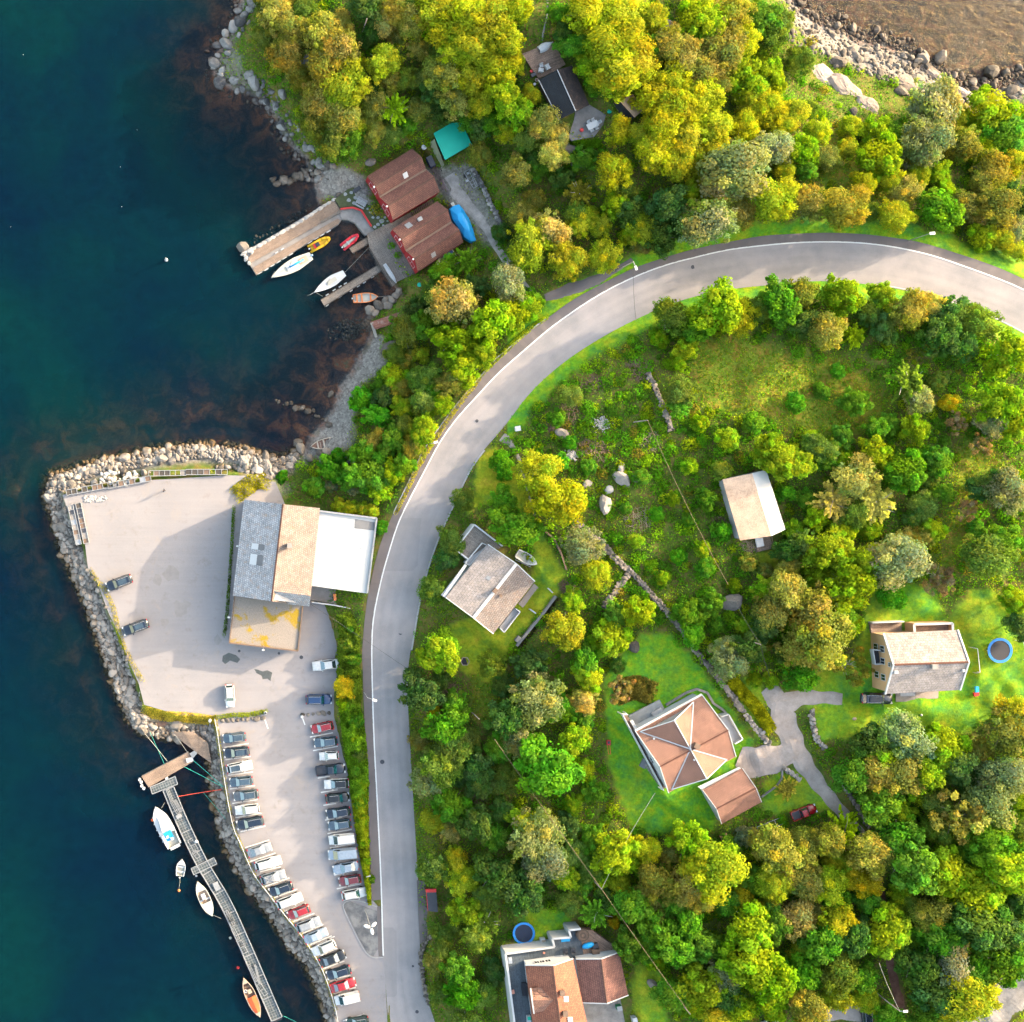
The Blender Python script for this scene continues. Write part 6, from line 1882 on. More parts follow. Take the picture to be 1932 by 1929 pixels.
for s in ((1325, 880), (1395, 850)):
 mb = MB(); p = PT(cS, s, 2.85); mb.bar(p + Vector((.07, .04, 0)), p - Vector((.07, .04, 0)), .45, n=12); part(tr, "wheel", mb, "black_rubber")
# mooring lines, as hung
def rope(name, label, ps, mat, sag=0.25, r=0.035, cat="rope"):
 mb = MB(); out = []
 for a, b in zip(ps[:-1], ps[1:]):
  for k in range(8):
   t = k / 8; q = a * (1 - t) + b * t; q = q - Vector((0, 0, sag * 4 * t * (1 - t))); out.append(q)
 out.append(ps[-1])
 mb.tube(out, r, 5)
 o = link(name, mb.mesh(name, mat)); return tag(o, label, cat)
rope("mooring_line", "green mooring line from the float's upper corner to the rocks", [PT(cU, (745, 370), .8), PT(cU, (1035, 625), 1.9)], "rope_green", .2, .05)
rope("mooring_line", "green mooring line from the float's lower side to the rocks", [PT(cU, (655, 430), .8), PT(cU, (1020, 620), 1.8)], "rope_green", .2, .05)
rope("mooring_line", "red mooring line from the walkway to the rocks", [PT(cU, (595, 715), .9), PT(cU, (1010, 648), 1.8)], "rope_red", .15, .06)
rope("mooring_line", "thin green line from the water up the rocks beside the cars", [PT(cU, (840, 680), .2), PT(cU, (1090, 975), 1.9)], "rope_green", .1)
rope("mooring_line", "pale mooring line from the float to the corner boulders", [PT(cU, (490, 375), .8), PT(cU, (275, 110), 1.5)], "rope_white", .2, .05)
rope("mooring_line", "green mooring line from the float to the corner boulders", [PT(cU, (460, 400), .8), PT(cU, (320, 90), 1.5)], "rope_green", .2)
rope("mooring_line", "pale line from the float to the upper end of the gangway", [PT(cU, (685, 290), .8), PT(cU, (565, 120), 1.4)], "rope_white", .1)
rope("mooring_line", "turquoise mooring line from the end of the walkway", [PT(cV, (555, 1605), .8), PT(cV, (690, 1670), .05)], "rope_green", .1)
rope("mooring_line", "short line from the motor boat's bow to the walkway", [PT(cU, (435, 825), .9), PT(cU, (465, 775), .9)], "rope_white", .1)
rope("mooring_line", "line from the small dinghy to its mooring buoy", [PT(cU, (617, 1470), .4), PT(cU, (602, 1620), .1)], "rope_white", .05, .03)
rope("mooring_line", "line from the cream boat's stern to the walkway", [PT(cU, (935, 1862), .7), PT(cU, (1010, 1895), .8)], "rope_white", .1, .03)
rope("mooring_line", "line from the white pointed sailboat to the quay corner", [PT(cX, (1295, 1035), .7), PT(cX, (1580, 740), 1.1)], "rope_white", .2, .025)
rope("mooring_line", "line from the white pointed sailboat's bow to the long jetty", [PT(cX, (970, 1275), .7), PT(cX, (1040, 1315), .9)], "rope_white", .1, .03)
rope("mooring_line", "line from the orange boat's bow to the stone wall", [PT(cX, (1680, 1318), .6), PT(cX, (1830, 1310), 1.0)], "rope_white", .1, .02)
rope("anchor_line", "long line from the pointed sailboat's bow into the bay", [PT(cX, (937, 1270), .7), PT(cX, (860, 1305), .02)], "rope_white", .0, .025)
def buoy(c, p, r, mat, label, tall=False):
 o = thing("buoy", label, "buoy", PT(c, p, 0))
 mb = MB()
 if tall:
  mb.cyl(o.location - VZ(.5), r, 1.0, 12); mb.cyl(o.location + VZ(.5), r * .35, 2.0, 8, r * .2)
 else:
  mb.ico(o.location, r, sub=2)
 part(o, "float", mb, mat, True)
cA0 = crop(0, 0, 800, 1929)
buoy(cA0, (1205, 1885), .3, "white_plastic", "tall white spar buoy alone in the bay", True)
buoy(cV, (178, 1205), .3, "red_paint", "red buoy beside the walkway's lower end")
buoy(cU, (602, 1622), .28, "orange_grp", "pale orange mooring buoy behind the small dinghy")
buoy(cU, (770, 1480), .25, "white_plastic", "white buoy at the walkway's lower cross platform")
buoy(cV, (115, 958), .28, "cream_grp", "yellowish buoy hanging on the walkway's left side")
for k, (a, b) in enumerate(((168, 398), (993, 942), (872, 1210), (882, 1498), (78, 1644))):
 buoy(cA0, (a, b), .07, "white_plastic", ["white speck buoy nearest the top left corner", "white speck buoy in the middle of the upper bay", "pale speck buoy below the middle of the upper bay", "pale speck buoy straight above the spar buoy's left", "white speck buoy at the far left edge of the water"][k])
# ------------------------------------------------------------------ vehicles
def quadbox(mb, base, top):
 """frustum from base rectangle to top rectangle, both 4 points"""
 mb.add(list(base) + list(top), [(0, 1, 5, 4), (1, 2, 6, 5), (2, 3, 7, 6), (3, 0, 4, 7), (4, 5, 6, 7)])
def car_proto(kind):
 """returns {part name: [(MB, material)]} with the nose toward +X, wheels on z = 0"""
 P_ = {"hatch": dict(L=4.25, W=1.80, hood=.93, tail=.98, bx0=.98, bx1=-1.95, tx0=.28, tx1=-1.55, H=1.48, tailx=-2.1),
   "sedan": dict(L=4.55, W=1.82, hood=.92, tail=.98, bx0=.98, bx1=-1.65, tx0=.25, tx1=-.95, H=1.43, tailx=-2.2),
   "suv": dict(L=4.6, W=1.88, hood=1.08, tail=1.12, bx0=1.0, bx1=-2.18, tx0=.35, tx1=-1.9, H=1.68, tailx=-2.25),
   "van": dict(L=4.85, W=1.92, hood=1.12, tail=1.25, bx0=1.62, bx1=-2.36, tx0=.85, tx1=-2.25, H=1.95, tailx=-2.4),
   "pickup": dict(L=5.2, W=1.86, hood=1.08, tail=.80, bx0=1.05, bx1=-.75, tx0=.45, tx1=-.55, H=1.72, tailx=-2.55)}[kind]
 L, W_, H_ = P_["L"], P_["W"], P_["H"]
 hood, tail = P_["hood"], P_["tail"]
 mb = MB(); n = 15; xs = np.linspace(-L / 2, L / 2, n); R = []
 for x in xs:
  t = x / (L / 2)
  w = W_ / 2 * (1 - .16 * abs(t) ** 6 - (.08 * max(0, t) ** 3))
  if x > P_["bx0"]:
   f = (x - P_["bx0"]) / (L / 2 - P_["bx0"]); zt = hood - .26 * f ** 2.2
  elif x < P_["bx1"]:
   f = (P_["bx1"] - x) / (L / 2 + P_["bx1"] + 1e-3); zt = tail - .14 * f ** 2
  else:
   zt = hood + (tail - hood) * (P_["bx0"] - x) / (P_["bx0"] - P_["bx1"])
  zb = .26 + .14 * abs(t) ** 8
  R.append([(x, -w * .93, zb), (x, -w, (zb + zt) * .52), (x, -w * .965, zt - .10), (x, -w * .84, zt), (x, 0, zt + .025), (x, w * .84, zt), (x, w * .965, zt - .10), (x, w, (zb + zt) * .52), (x, w * .93, zb)])
 m_ = 9
 vs = [p for r in R for p in r]; fs = []
 for i in range(n - 1):
  for k in range(m_ - 1):
   a = i * m_ + k; fs.append((a, a + 1, a + m_ + 1, a + m_))
  fs.append((i * m_ + m_ - 1, i * m_, (i + 1) * m_, (i + 1) * m_ + m_ - 1))
 fs.append(tuple(range(m_ - 1, -1, -1))); fs.append(tuple((n - 1) * m_ + k for k in range(m_)))
 mb.add(vs, fs)
 wb, wt = W_ / 2 * .90, W_ / 2 * (.70 if kind != "van" else .80)
 zb0, zb1 = hood - .03, tail - .03
 base = [(P_["bx0"], wb, zb0), (P_["bx0"], -wb, zb0), (P_["bx1"], -wb, zb1), (P_["bx1"], wb, zb1)]
 top = [(P_["tx0"], wt, H_ - .05), (P_["tx0"], -wt, H_ - .05), (P_["tx1"], -wt, H_ - .05), (P_["tx1"], wt, H_ - .05)]
 cab = MB(); quadbox(cab, base, top)
 i2 = [(P_["tx0"] - .18, wt * .84, H_), (P_["tx0"] - .18, -wt * .84, H_), (P_["tx1"] + .14, -wt * .84, H_), (P_["tx1"] + .14, wt * .84, H_)]
 quadbox(cab, top, i2)
 parts = {"body": [(mb, "car_paint")], "cabin": [(cab, "car_paint")]}
 B_ = [Vector(p) for p in base]; T_ = [Vector(p) for p in top]
 def face(a, b, c, d, m0, m1, lift, name, mat):
  """glass on the face a-b (bottom) c-d (top over b,a)"""
  def at(s, t): return (a * (1 - s) + b * s) * (1 - t) + (d * (1 - s) + c * s) * t
  nrm = (b - a).cross(d - a).normalized() * lift
  g = MB(); q = [at(m0, .10) + nrm, at(1 - m0, .10) + nrm, at(1 - m1, .95) + nrm, at(m1, .95) + nrm]
  g.add(q, [(0, 1, 2, 3)]); parts.setdefault(name, []).append((g, mat))
 face(B_[1], B_[0], T_[0], T_[1], .05, .05, .02, "windscreen", "windscreen")
 face(B_[3], B_[2], T_[2], T_[3], .07, .07, .02, "rear_window", "car_glass")
 if kind == "van":
  face(B_[0], B_[3] * .28 + B_[0] * .72, T_[3] * .2 + T_[0] * .8, T_[0], .12, .05, .02, "side_window", "car_glass")
  face(B_[2] * .28 + B_[1] * .72, B_[1], T_[1], T_[2] * .2 + T_[1] * .8, .05, .12, .02, "side_window", "car_glass")
  g = MB()
 else:
  face(B_[0], B_[3], T_[3], T_[0], .07, .04, .02, "side_window", "car_glass")
  face(B_[2], B_[1], T_[1], T_[2], .07, .04, .02, "side_window", "car_glass")
 for sx in (L * .31, -L * .29):
  for sy in (1, -1):
   w = MB(); w.bar((sx, sy * W_ * .5 - .03 * sy, .32), (sx, sy * (W_ * .5 - .22), .32), .64, n=14); parts.setdefault("wheel", []).append((w, "black_rubber"))
 for sy in (1, -1):
  g = MB(); g.box((L / 2 - .18, sy * W_ * .34, hood - .24), (.3, .38, .12), -sy * .25); parts.setdefault("headlight", []).append((g, "white_plastic"))
  g = MB(); g.box((-L / 2 + .10, sy * W_ * .36, tail - .16), (.16, .30, .22)); parts.setdefault("tail_light", []).append((g, "red_paint"))
  g = MB(); g.box((P_["bx0"] - .28, sy * (W_ / 2 + .05), hood + .1), (.16, .22, .14)); parts.setdefault("mirror", []).append((g, "car_paint"))
 if kind in ("suv", "hatch"):
  for sy in (1, -1):
   g = MB(); g.bar((P_["tx0"] - .15, sy * wt * .9, H_ + .03), (P_["tx1"] + .1, sy * wt * .9, H_ + .03), .06, .05); parts.setdefault("roof_rail", []).append((g, "pale_metal"))
 g = MB(); g.box((-L / 2 + .02, 0, .5), (.1, W_ * .78, .2)); parts.setdefault("bumper", []).append((g, "dark_metal"))
 if kind == "pickup":
  g = MB(); x0, x1, w = P_["bx1"] - .05, -L / 2 + .05, W_ / 2 * .92
  for a, b in (((x0, w, .95), (x1, w, .95)), ((x0, -w, .95), (x1, -w, .95)), ((x1, -w, .95), (x1, w, .95))):
   g.bar(a, b, .10, .42)
  parts["bed_side"] = [(g, "car_paint")]
  g = MB(); g.box(((x0 + x1) / 2, 0, .82), (x0 - x1 - .1, W_ * .82, .03)); parts["cargo_bed"] = [(g, "dark_metal")]
 for lst_ in parts.values():
  for g, _ in lst_:
   pass
 return L, parts
PROTO = {}
for kd in ("hatch", "sedan", "suv", "van", "pickup"):
 L, ps = car_proto(kd)
 PROTO[kd] = (L, [(nm, g.mesh(nm, mt, None, nm in ("body",))) for nm, ls in ps.items() for g, mt in ls])
COLS = {"white": (.34, .34, .335), "silver": (.135, .145, .16), "pale blue": (.15, .185, .23), "blue grey": (.026, .045, .066), "navy": (.0035, .008, .018), "black": (.003, .0033, .004), "red": (.17, .005, .008), "maroon": (.085, .011, .014), "grey": (.042, .050, .060), "blue": (.004, .024, .075), "dark green": (.004, .018, .012)}
def car(kind, col, front, rear, z, label, extra=None, group=None, name="parked_car", cat="car"):
 L, ms = PROTO[kind]
 zf = z + .8
 pf, pr_ = P(*front, zf), P(*rear, zf)
 d = pf - pr_; mid = (pf + pr_) / 2
 root = thing(name, label, cat, (mid.x, mid.y, z), math.atan2(d.y, d.x), group)
 s = d.length / L
 root.scale = (s, s ** .5, s ** .3)
 for nm, me in ms:
  o = link(nm, me); o.parent = root
  o.color = (*COLS[col], 1)
  if extra == "black roof" and nm == "cabin":
   o.color = (*COLS["black"], 1); o["label"] = "black roof"
 if extra == "box":
  mb = MB(); mb.box((-.5, 0, 1.72), (1.9, .8, .3)); lp(root, "roof_box", mb, "dark_metal")
 if extra == "bars":
  for k in (-.2, -1.2):
   mb = MB(); mb.bar((k, -.7, 1.56), (k, .7, 1.56), .08); lp(root, "roof_bar", mb, "pale_metal")
  mb = MB(); mb.bar((-1.4, -.5, 1.6), (.1, .5, 1.6), .14, .05); mb.bar((-1.4, .5, 1.6), (.1, -.5, 1.6), .14, .05); lp(root, "ladder_rack", mb, "pale_metal")
 if extra == "glass roof":
  mb = MB(); mb.box((-.65, 0, 1.495 if kind == "hatch" else 1.69), (1.5, .95, .02)); lp(root, "roof_panel", mb, "car_glass")
 return root
CARS = [
 ("I", "hatch", "blue grey", (790, 578), (940, 562), "glass roof", "left row, first car below the grassy divider"),
 ("I", "suv", "navy", (797, 672), (962, 655), "glass roof", "left row, second below the divider"),
 ("I", "hatch", "white", (982, 742), (815, 775), "glass roof", "left row, third below the divider"),
 ("I", "hatch", "blue grey", (833, 860), (985, 845), None, "left row, fourth below the divider"),
 ("I", "hatch", "grey", (858, 950), (1020, 930), "glass roof", "left row, fifth below the divider"),
 ("I", "suv", "white", (870, 1040), (1027, 1022), None, "left row, sixth below the divider"),
 ("I", "suv", "navy", (880, 1135), (1053, 1100), None, "left row, seventh, just above the empty bay"),
 ("I", "sedan", "silver", (1105, 1268), (950, 1318), None, "left row, first below the empty bay"),
 ("I", "hatch", "white", (1168, 1355), (998, 1400), None, "left row, second below the empty bay"),
 ("I", "hatch", "silver", (1195, 1443), (1035, 1490), "bars", "left row, third below the empty bay"),
 ("I", "hatch", "navy", (1090, 1570), (1240, 1520), None, "left row, fourth below the empty bay"),
 ("I", "hatch", "white", (1303, 1590), (1138, 1650), None, "left row, above the upper red car"),
 ("I", "hatch", "red", (1210, 1720), (1350, 1665), None, "left row, upper of the two red cars"),
 ("I", "hatch", "silver", (1420, 1745), (1265, 1800), None, "left row, just below the upper red car"),
 ("I", "sedan", "pale blue", (1465, 1815), (1315, 1875), None, "left row, second below the upper red car"),
 ("V", "suv", "white", (795, 1080), (985, 1000), None, "left row, level with the island's tip"),
 ("V", "sedan", "black", (1070, 1090), (860, 1170), None, "left row, third above the lower red car's place"),
 ("V", "hatch", "navy", (912, 1275), (1112, 1215), None, "left row, just above the lower red car"),
 ("V", "sedan", "red", (1155, 1320), (945, 1380), None, "left row, lower of the two red cars"),
 ("V", "van", "white", (980, 1480), (1187, 1430), None, "left row, just below the lower red car"),
 ("V", "hatch", "dark green", (1075, 1668), (1262, 1640), None, "left row, cut by the bottom edge"),
 ("I", "hatch", "red", (1360, 520), (1503, 488), None, "right row, first below the stone divider"),
 ("I", "hatch", "blue grey", (1377, 605), (1530, 590), None, "right row, just below the bright red car"),
 ("I", "hatch", "white", (1412, 692), (1538, 682), None, "right row, small one above the pickup"),
 ("I", "pickup", "navy", (1580, 765), (1390, 785), None, "right row, the only pickup there"),
 ("I", "hatch", "white", (1443, 872), (1603, 862), "black roof", "right row, just below the pickup"),
 ("I", "hatch", "black", (1605, 950), (1453, 965), None, "right row, second below the pickup"),
 ("I", "hatch", "navy", (1455, 1065), (1613, 1040), None, "right row, third below the pickup"),
 ("I", "hatch", "blue grey", (1468, 1140), (1618, 1120), None, "right row, just above the two vans"),
 ("I", "van", "white", (1473, 1230), (1640, 1210), None, "right row, upper of the two vans"),
 ("I", "van", "pale blue", (1468, 1325), (1655, 1305), None, "right row, lower of the two vans"),
 ("I", "sedan", "pale blue", (1500, 1425), (1665, 1390), None, "right row, just below the two vans"),
 ("I", "hatch", "maroon", (1537, 1500), (1680, 1475), None, "right row, second from the bottom end"),
 ("I", "hatch", "white", (1715, 1560), (1555, 1590), None, "right row, last at the bottom end"),
]
cmap = {"I": cI, "V": cV}
word = {"hatch": "hatchback", "sedan": "saloon", "suv": "tall estate car", "van": "van", "pickup": "pickup truck"}
for cc, kd, col, f, r, ex, where in CARS:
 side_ = where.split(",")[0]
 car(kd, col, cmap[cc](*f), cmap[cc](*r), 2.04, f"{col} {word[kd]} in the {where}", ex, "cars parked in the two rows", cat="van" if kd == "van" else "car")
car("suv", "navy", cF(530, 1240), cF(712, 1172), 2.04, "dark blue car parked alone by the left rocks, upper of two", "glass roof", "cars parked on the open quay")
car("suv", "navy", cF(650, 1562), cF(832, 1497), 2.04, "dark blue car with roof rails by the left rocks, lower of two", "glass roof", "cars parked on the open quay")
car("hatch", "white", cI(840, 375), cI(832, 225), 2.04, "white hatchback standing upright in the picture above the divider", None, "cars parked on the open quay")
car("sedan", "white", cI(1368, 112), cI(1543, 92), 2.04, "white saloon beside the hedge below the warehouse yard", None, "cars parked on the open quay")
car("suv", "blue", cI(1493, 322), cI(1325, 325), 2.04, "blue estate car beside the golden bush", None, "cars parked on the open quay")
car("suv", "navy", cL(838, 1374), cL(582, 1370), 15.6, "dark estate car with roof box in front of the yellow house", "box")
u_, v_ = cK(1600, 1300)
car("pickup", "red", cK(1690, 1268), cK(1512, 1335), hz(u_, v_) + .05, "dark red pickup under the tree at the drive's lower end")
u_, v_ = cR(790, 1890)
car("suv", "navy", cR(800, 1990), cR(785, 1830), hz(u_, v_) + .1, "dark blue car cut by the bottom edge beside the red path")
u_, v_ = cR(90, 1940)
car("hatch", "white", cR(30, 1960), cR(150, 1930), hz(u_, v_) + .1, "pale car cut by the bottom edge among the trees")
# ------------------------------------------------------------------ stones along the water
def joined_rocks(name, items, mat):
 """many small stones in one mesh: items = (loc, size, flat)"""
 V_, F_, T_ = [], [], []; off = 0
 for loc, size, flat in items:
  me = ROCKS[rr.randrange(len(ROCKS))]
  co = np.empty(len(me.vertices) * 3, np.float32); me.vertices.foreach_get("co", co); co = co.reshape(-1, 3)
  a = rr.uniform(0, 6.28); c, s = math.cos(a), math.sin(a)
  k = np.array([size * rr.uniform(.9, 1.15), size * rr.uniform(.85, 1.1), size * flat])
  co = co * k
  V_.append(np.stack([co[:, 0] * c - co[:, 1] * s + loc[0], co[:, 0] * s + co[:, 1] * c + loc[1], co[:, 2] + loc[2]], 1))
  lv = np.empty(len(me.loops), np.int32); me.loops.foreach_get("vertex_index", lv)
  F_.append(lv.reshape(-1, 3) + off); off += len(co)
  T_.append(np.full(len(co), rr.random(), np.float32))
 v = np.concatenate(V_).astype(np.float32); f = np.concatenate(F_).astype(np.int32); t = np.concatenate(T_)
 me = bpy.data.meshes.new(name)
 me.vertices.add(len(v)); me.vertices.foreach_set("co", v.ravel())
 me.loops.add(f.size); me.loops.foreach_set("vertex_index", f.ravel())
 me.polygons.add(len(f)); me.polygons.foreach_set("loop_start", np.arange(0, f.size, 3, dtype=np.int32)); me.polygons.foreach_set("loop_total", np.full(len(f), 3, np.int32))
 at = me.attributes.new("tone", 'FLOAT', 'POINT'); at.data.foreach_set("value", t)
 me.materials.append(MATS[mat]); me.update()
 return link(name, me)
def jgrid(u0, u1, v0, v1, step, seed):
 g = np.random.default_rng(seed)
 a, b = np.meshgrid(np.arange(u0, u1, step), np.arange(v0, v1, step))
 a = a.ravel() + g.uniform(-.42, .42, a.size) * step; b = b.ravel() + g.uniform(-.42, .42, b.size) * step
 return a, b, g
# rip-rap sea wall round the quay
U_, V_, g = jgrid(60, 660, 820, 1960, 5.6, 3)
cd = grid_at(CD, U_, V_); rd = grid_at(rip_d, U_, V_); ld = grid_at(lot_d, U_, V_)
ok = (cd > -9) & (rd < 42) & (ld < -1.5) & ((cd < 27) | (ld > -14))
ramp_poly = lst(cU, (600, 85), (760, 85), (900, 200), (930, 400), (770, 290), (640, 190))
ok &= ~pin(U_, V_, ramp_poly) & ~pin(U_, V_, [(270, 1325), (400, 1340), (402, 1362), (385, 1374), (300, 1368), (262, 1345)])
U_, V_ = U_[ok], V_[ok]
sz = np.clip(g.lognormal(-.30, .36, len(U_)), .35, 1.75)
order = np.argsort(-sz)
rr_root = thing("riprap_wall", "pale boulder sea wall round the car park quay", "sea wall", P(150, 1100, 1.0))
rest = []
for n_, k in enumerate(order):
 z = hz(U_[k], V_[k]) + .12
 p = P(U_[k], V_[k], z)
 if n_ < 300:
  put_rock(rr_root, p, sz[k] * 1.08, "rock_pale")
 else:
  rest.append((p, sz[k] * 1.08, .9))
ro_ = joined_rocks("rock_fill", [(p - rr_root.location, s_, f_) for p, s_, f_ in rest], "rock_pale")
ro_.parent = rr_root; ro_["kind"] = "stuff"
# white rubble dumped behind the wall
hp_ = [(cF(a, b), s_) for a, b, s_ in [(rr.uniform(370, 530), rr.uniform(575, 620), rr.uniform(.25, .6)) for _ in range(45)] + [(rr.uniform(470, 750), rr.uniform(400, 500), rr.uniform(.3, .8)) for _ in range(60)]]
o = joined_rocks("rubble_heap", [(P(u, v, 2.1), s_, .6) for (u, v), s_ in hp_], "stone_white")
tag(o, "snow white rubble strewn behind the quay's upper rocks", "rubble", kind="stuff")
def boulders(pts, mat, label, group, name="boulder"):
 for u, v, s_ in pts:
  z = max(hz(u, v), -.25) + s_ * .12
  o = put_rock(None, P(u, v, z), s_, mat, name)
  tag(o, label, "boulder", group)
stuff_st = []
# left shore
pts = []
for a, b, s_ in ((320, 110, 2.1), (290, 155, 2.5), (245, 195, 2.3), (190, 250, 1.9), (190, 315, 2.4), (100, 455, 2.0), (148, 590, 2.6), (390, 590, 2.7), (600, 680, 1.8), (350, 540, 1.9), (245, 585, 1.7), (395, 20, 2.2), (365, 65, 1.8), (430, 665, 1.5), (590, 920, 1.7), (560, 755, 1.3), (727, 910, 1.3), (655, 895, 1.1), (485, 735, 1.3), (120, 330, 1.9), (270, 655, 1.2)):
 pts.append((*cA(a, b), s_))
U_, V_, g = jgrid(380, 620, -20, 340, 8.5, 8)
cd = grid_at(CD, U_, V_); ok = (cd > -16) & (cd < 34) & (g.random(len(U_)) < .72)
for u, v in zip(U_[ok], V_[ok]):
 s_ = float(np.clip(g.lognormal(-.45, .42), .3, 1.5))
 if s_ > .85: pts.append((u, v, s_))
 else: stuff_st.append((u, v, s_))
boulders(pts, "rock_dark", "dark grey boulder on the shore below the left wood", "boulders on the left wood's shore")
pts = []
L_ = smooth_line(lst(cA, (525, 1315), (650, 1310), (760, 1260), (850, 1220), (950, 1205)), 16)
for k, (u, v) in enumerate(L_):
 for _ in range(2):
  pts.append((u + rr.uniform(-4, 4), v + rr.uniform(-7, 7), rr.uniform(.8, 1.6)))
boulders(pts, "rock_grey", "grey boulder of the small breakwater above the stone pier", "breakwater boulders")
# south bay
pts = [(*cE(565, 1600), 1.9), (*cE(585, 1632), 2.3), (*cE(757, 1325), 1.2), (*cE(695, 1662), 1.7), (*cE(640, 1690), 1.6), (*cE(735, 1655), 1.5), (*cE(380, 1680), 1.7)]
L_ = smooth_line(lst(cE, (440, 1370), (540, 1390), (640, 1430), (750, 1480)), 16)
for u, v in L_:
 pts.append((u + rr.uniform(-3, 3), v + rr.uniform(-6, 6), rr.uniform(.6, 1.3)))
for _ in range(14):
 pts.append((*cE(rr.uniform(600, 900), rr.uniform(1640, 1720)), rr.uniform(.6, 1.3)))
boulders(pts, "rock_grey", "grey stone on the pebble beach beside the old rowing boat", "stones on the lower beach")
for _ in range(230):
 a, b = rr.uniform(740, 1000), rr.uniform(880, 1010)
 if abs((b - 1010) + (a - 740) * .5) < 70: stuff_st.append((*cE(a, b), rr.uniform(.25, .6)))
for _ in range(60):
 stuff_st.append((*cX(rr.uniform(120, 640), 0), 0.4)[:0] or (*cX(lambda_a := rr.uniform(140, 900), 745 - (lambda_a - 140) * .60 + rr.uniform(-60, 20)), rr.uniform(.3, .7)))
# stone wall under the quay
for a, b, s_ in ((1580, 1470, 2.2), (1690, 1420, 2.3), (1760, 1375, 1.5), (1820, 1345, 1.6), (1790, 1420, 1.8), (1890, 1300, 1.8), (1650, 1500, 1.2), (1860, 1360, 1.2), (1925, 1255, 1.5), (110, 740, 2.2), (1330, 95, 1.9), (1430, 30, 1.9), (1250, 150, 1.5), (1245, 215, 1.6)):
 o = put_rock(None, PT(cX, (a, b), .6), s_, "rock_grey", "wall_stone", .7)
 tag(o, "large flat stone edging the boat basin", "stone", "stones edging the boat basin")
# open shore, upper right
pts = []
U_, V_, g = jgrid(1470, 1990, -30, 225, 6.2, 14)
cd = grid_at(CD, U_, V_); ok = (cd > -26) & (cd < 62 - 30 * (U_ > 1780)) & (g.random(len(U_)) < .80)
for u, v in zip(U_[ok], V_[ok]):
 s_ = float(np.clip(g.lognormal(-.50, .45), .3, 1.8))
 if s_ > .95: pts.append((u, v, s_))
 else: stuff_st.append((u, v, s_))
pts = sorted(pts, key=lambda q: -q[2])[:130]
boulders(pts, "rock_grey", "sunlit grey boulder on the open shore in the upper right", "boulders on the open shore")
for a, b, s_, lb in ((1695, 520, 3.4, "big round boulder standing alone in the glittering water"), (1205, 430, 2.2, "tall boulder at the edge of the glittering water"), (685, 370, 2.0, "pale split boulder above the open shore"), (590, 455, 2.5, "pinkish boulder among the shore grass"), (1155, 570, 2.2, "pale angular boulder on the white shore rock"), (1850, 660, 2.4, "grey boulder at the right end of the shore"), (690, 810, 1.8, "pale boulder below the long rock slab"), (1320, 420, 2.2, "yellowish boulder lying in the shallow water"), (1870, 810, 1.9, "grey boulder by the right edge, below the shore"), (1035, 660, 2.2, "white boulder beside the pale green tree")):
 u, v = cC(a, b)
 o = put_rock(None, P(u, v, max(hz(u, v), 0) + s_ * .1), s_, "rock_grey", "boulder", .8); tag(o, lb, "boulder")
def rock_slab(c, p, sx, sy, rz, lb, h=.45):
 u, v = c(*p); q = G_(u, v); o = thing("rock_slab", lb, "rock", q, rz); mb = MB(); n = 15; vs = []
 for k, (f, z) in enumerate(((1.0, -.5), (.95, .25), (.72, .6), (.42, .8), (.16, 1.0))):
  for i in range(n):
   t = 2 * math.pi * i / n; j = rr.uniform(.82, 1.14)
   vs.append((math.cos(t) * sx / 2 * f * j, math.sin(t) * sy / 2 * f * j, h * (z + rr.uniform(-.16, .16))))
 mb.add(vs, [(k * n + i, k * n + (i + 1) % n, (k + 1) * n + (i + 1) % n, (k + 1) * n + i) for k in range(4) for i in range(n)] + [tuple(4 * n + i for i in range(n))])
 lp(o, "face", mb, "rock_slab_pink")
rock_mat("rock_slab_pink", (.14, .105, .085), (.36, .29, .25))
for p_, sx, sy, rz, lb in (((470, 570), 7.5, 4.6, -.75, "upper part of the long pale rock slab above the shore"), ((650, 660), 8.5, 4.0, -.85, "lower part of the long pale rock slab above the shore"), ((1060, 610), 6.5, 3.5, -.3, "broad white rock face on the shore"), ((1270, 540), 6.5, 2.2, -.65, "brown rock slab slipping into the water"), ((1500, 680), 5.5, 1.8, -.55, "white rock ledge behind the pale green tree"), ((800, 770), 5, 3.4, -.7, "brown rock knoll below the long slab")):
 rock_slab(cC, p_, sx, sy, rz, lb)
o = joined_rocks("shore_stones", [(P(u, v, max(hz(u, v), -.2) + s_ * .08), s_, .8) for u, v, s_ in stuff_st], "rock_grey")
tag(o, "small stones and cobbles strewn along the waterline", "stones", kind="stuff")
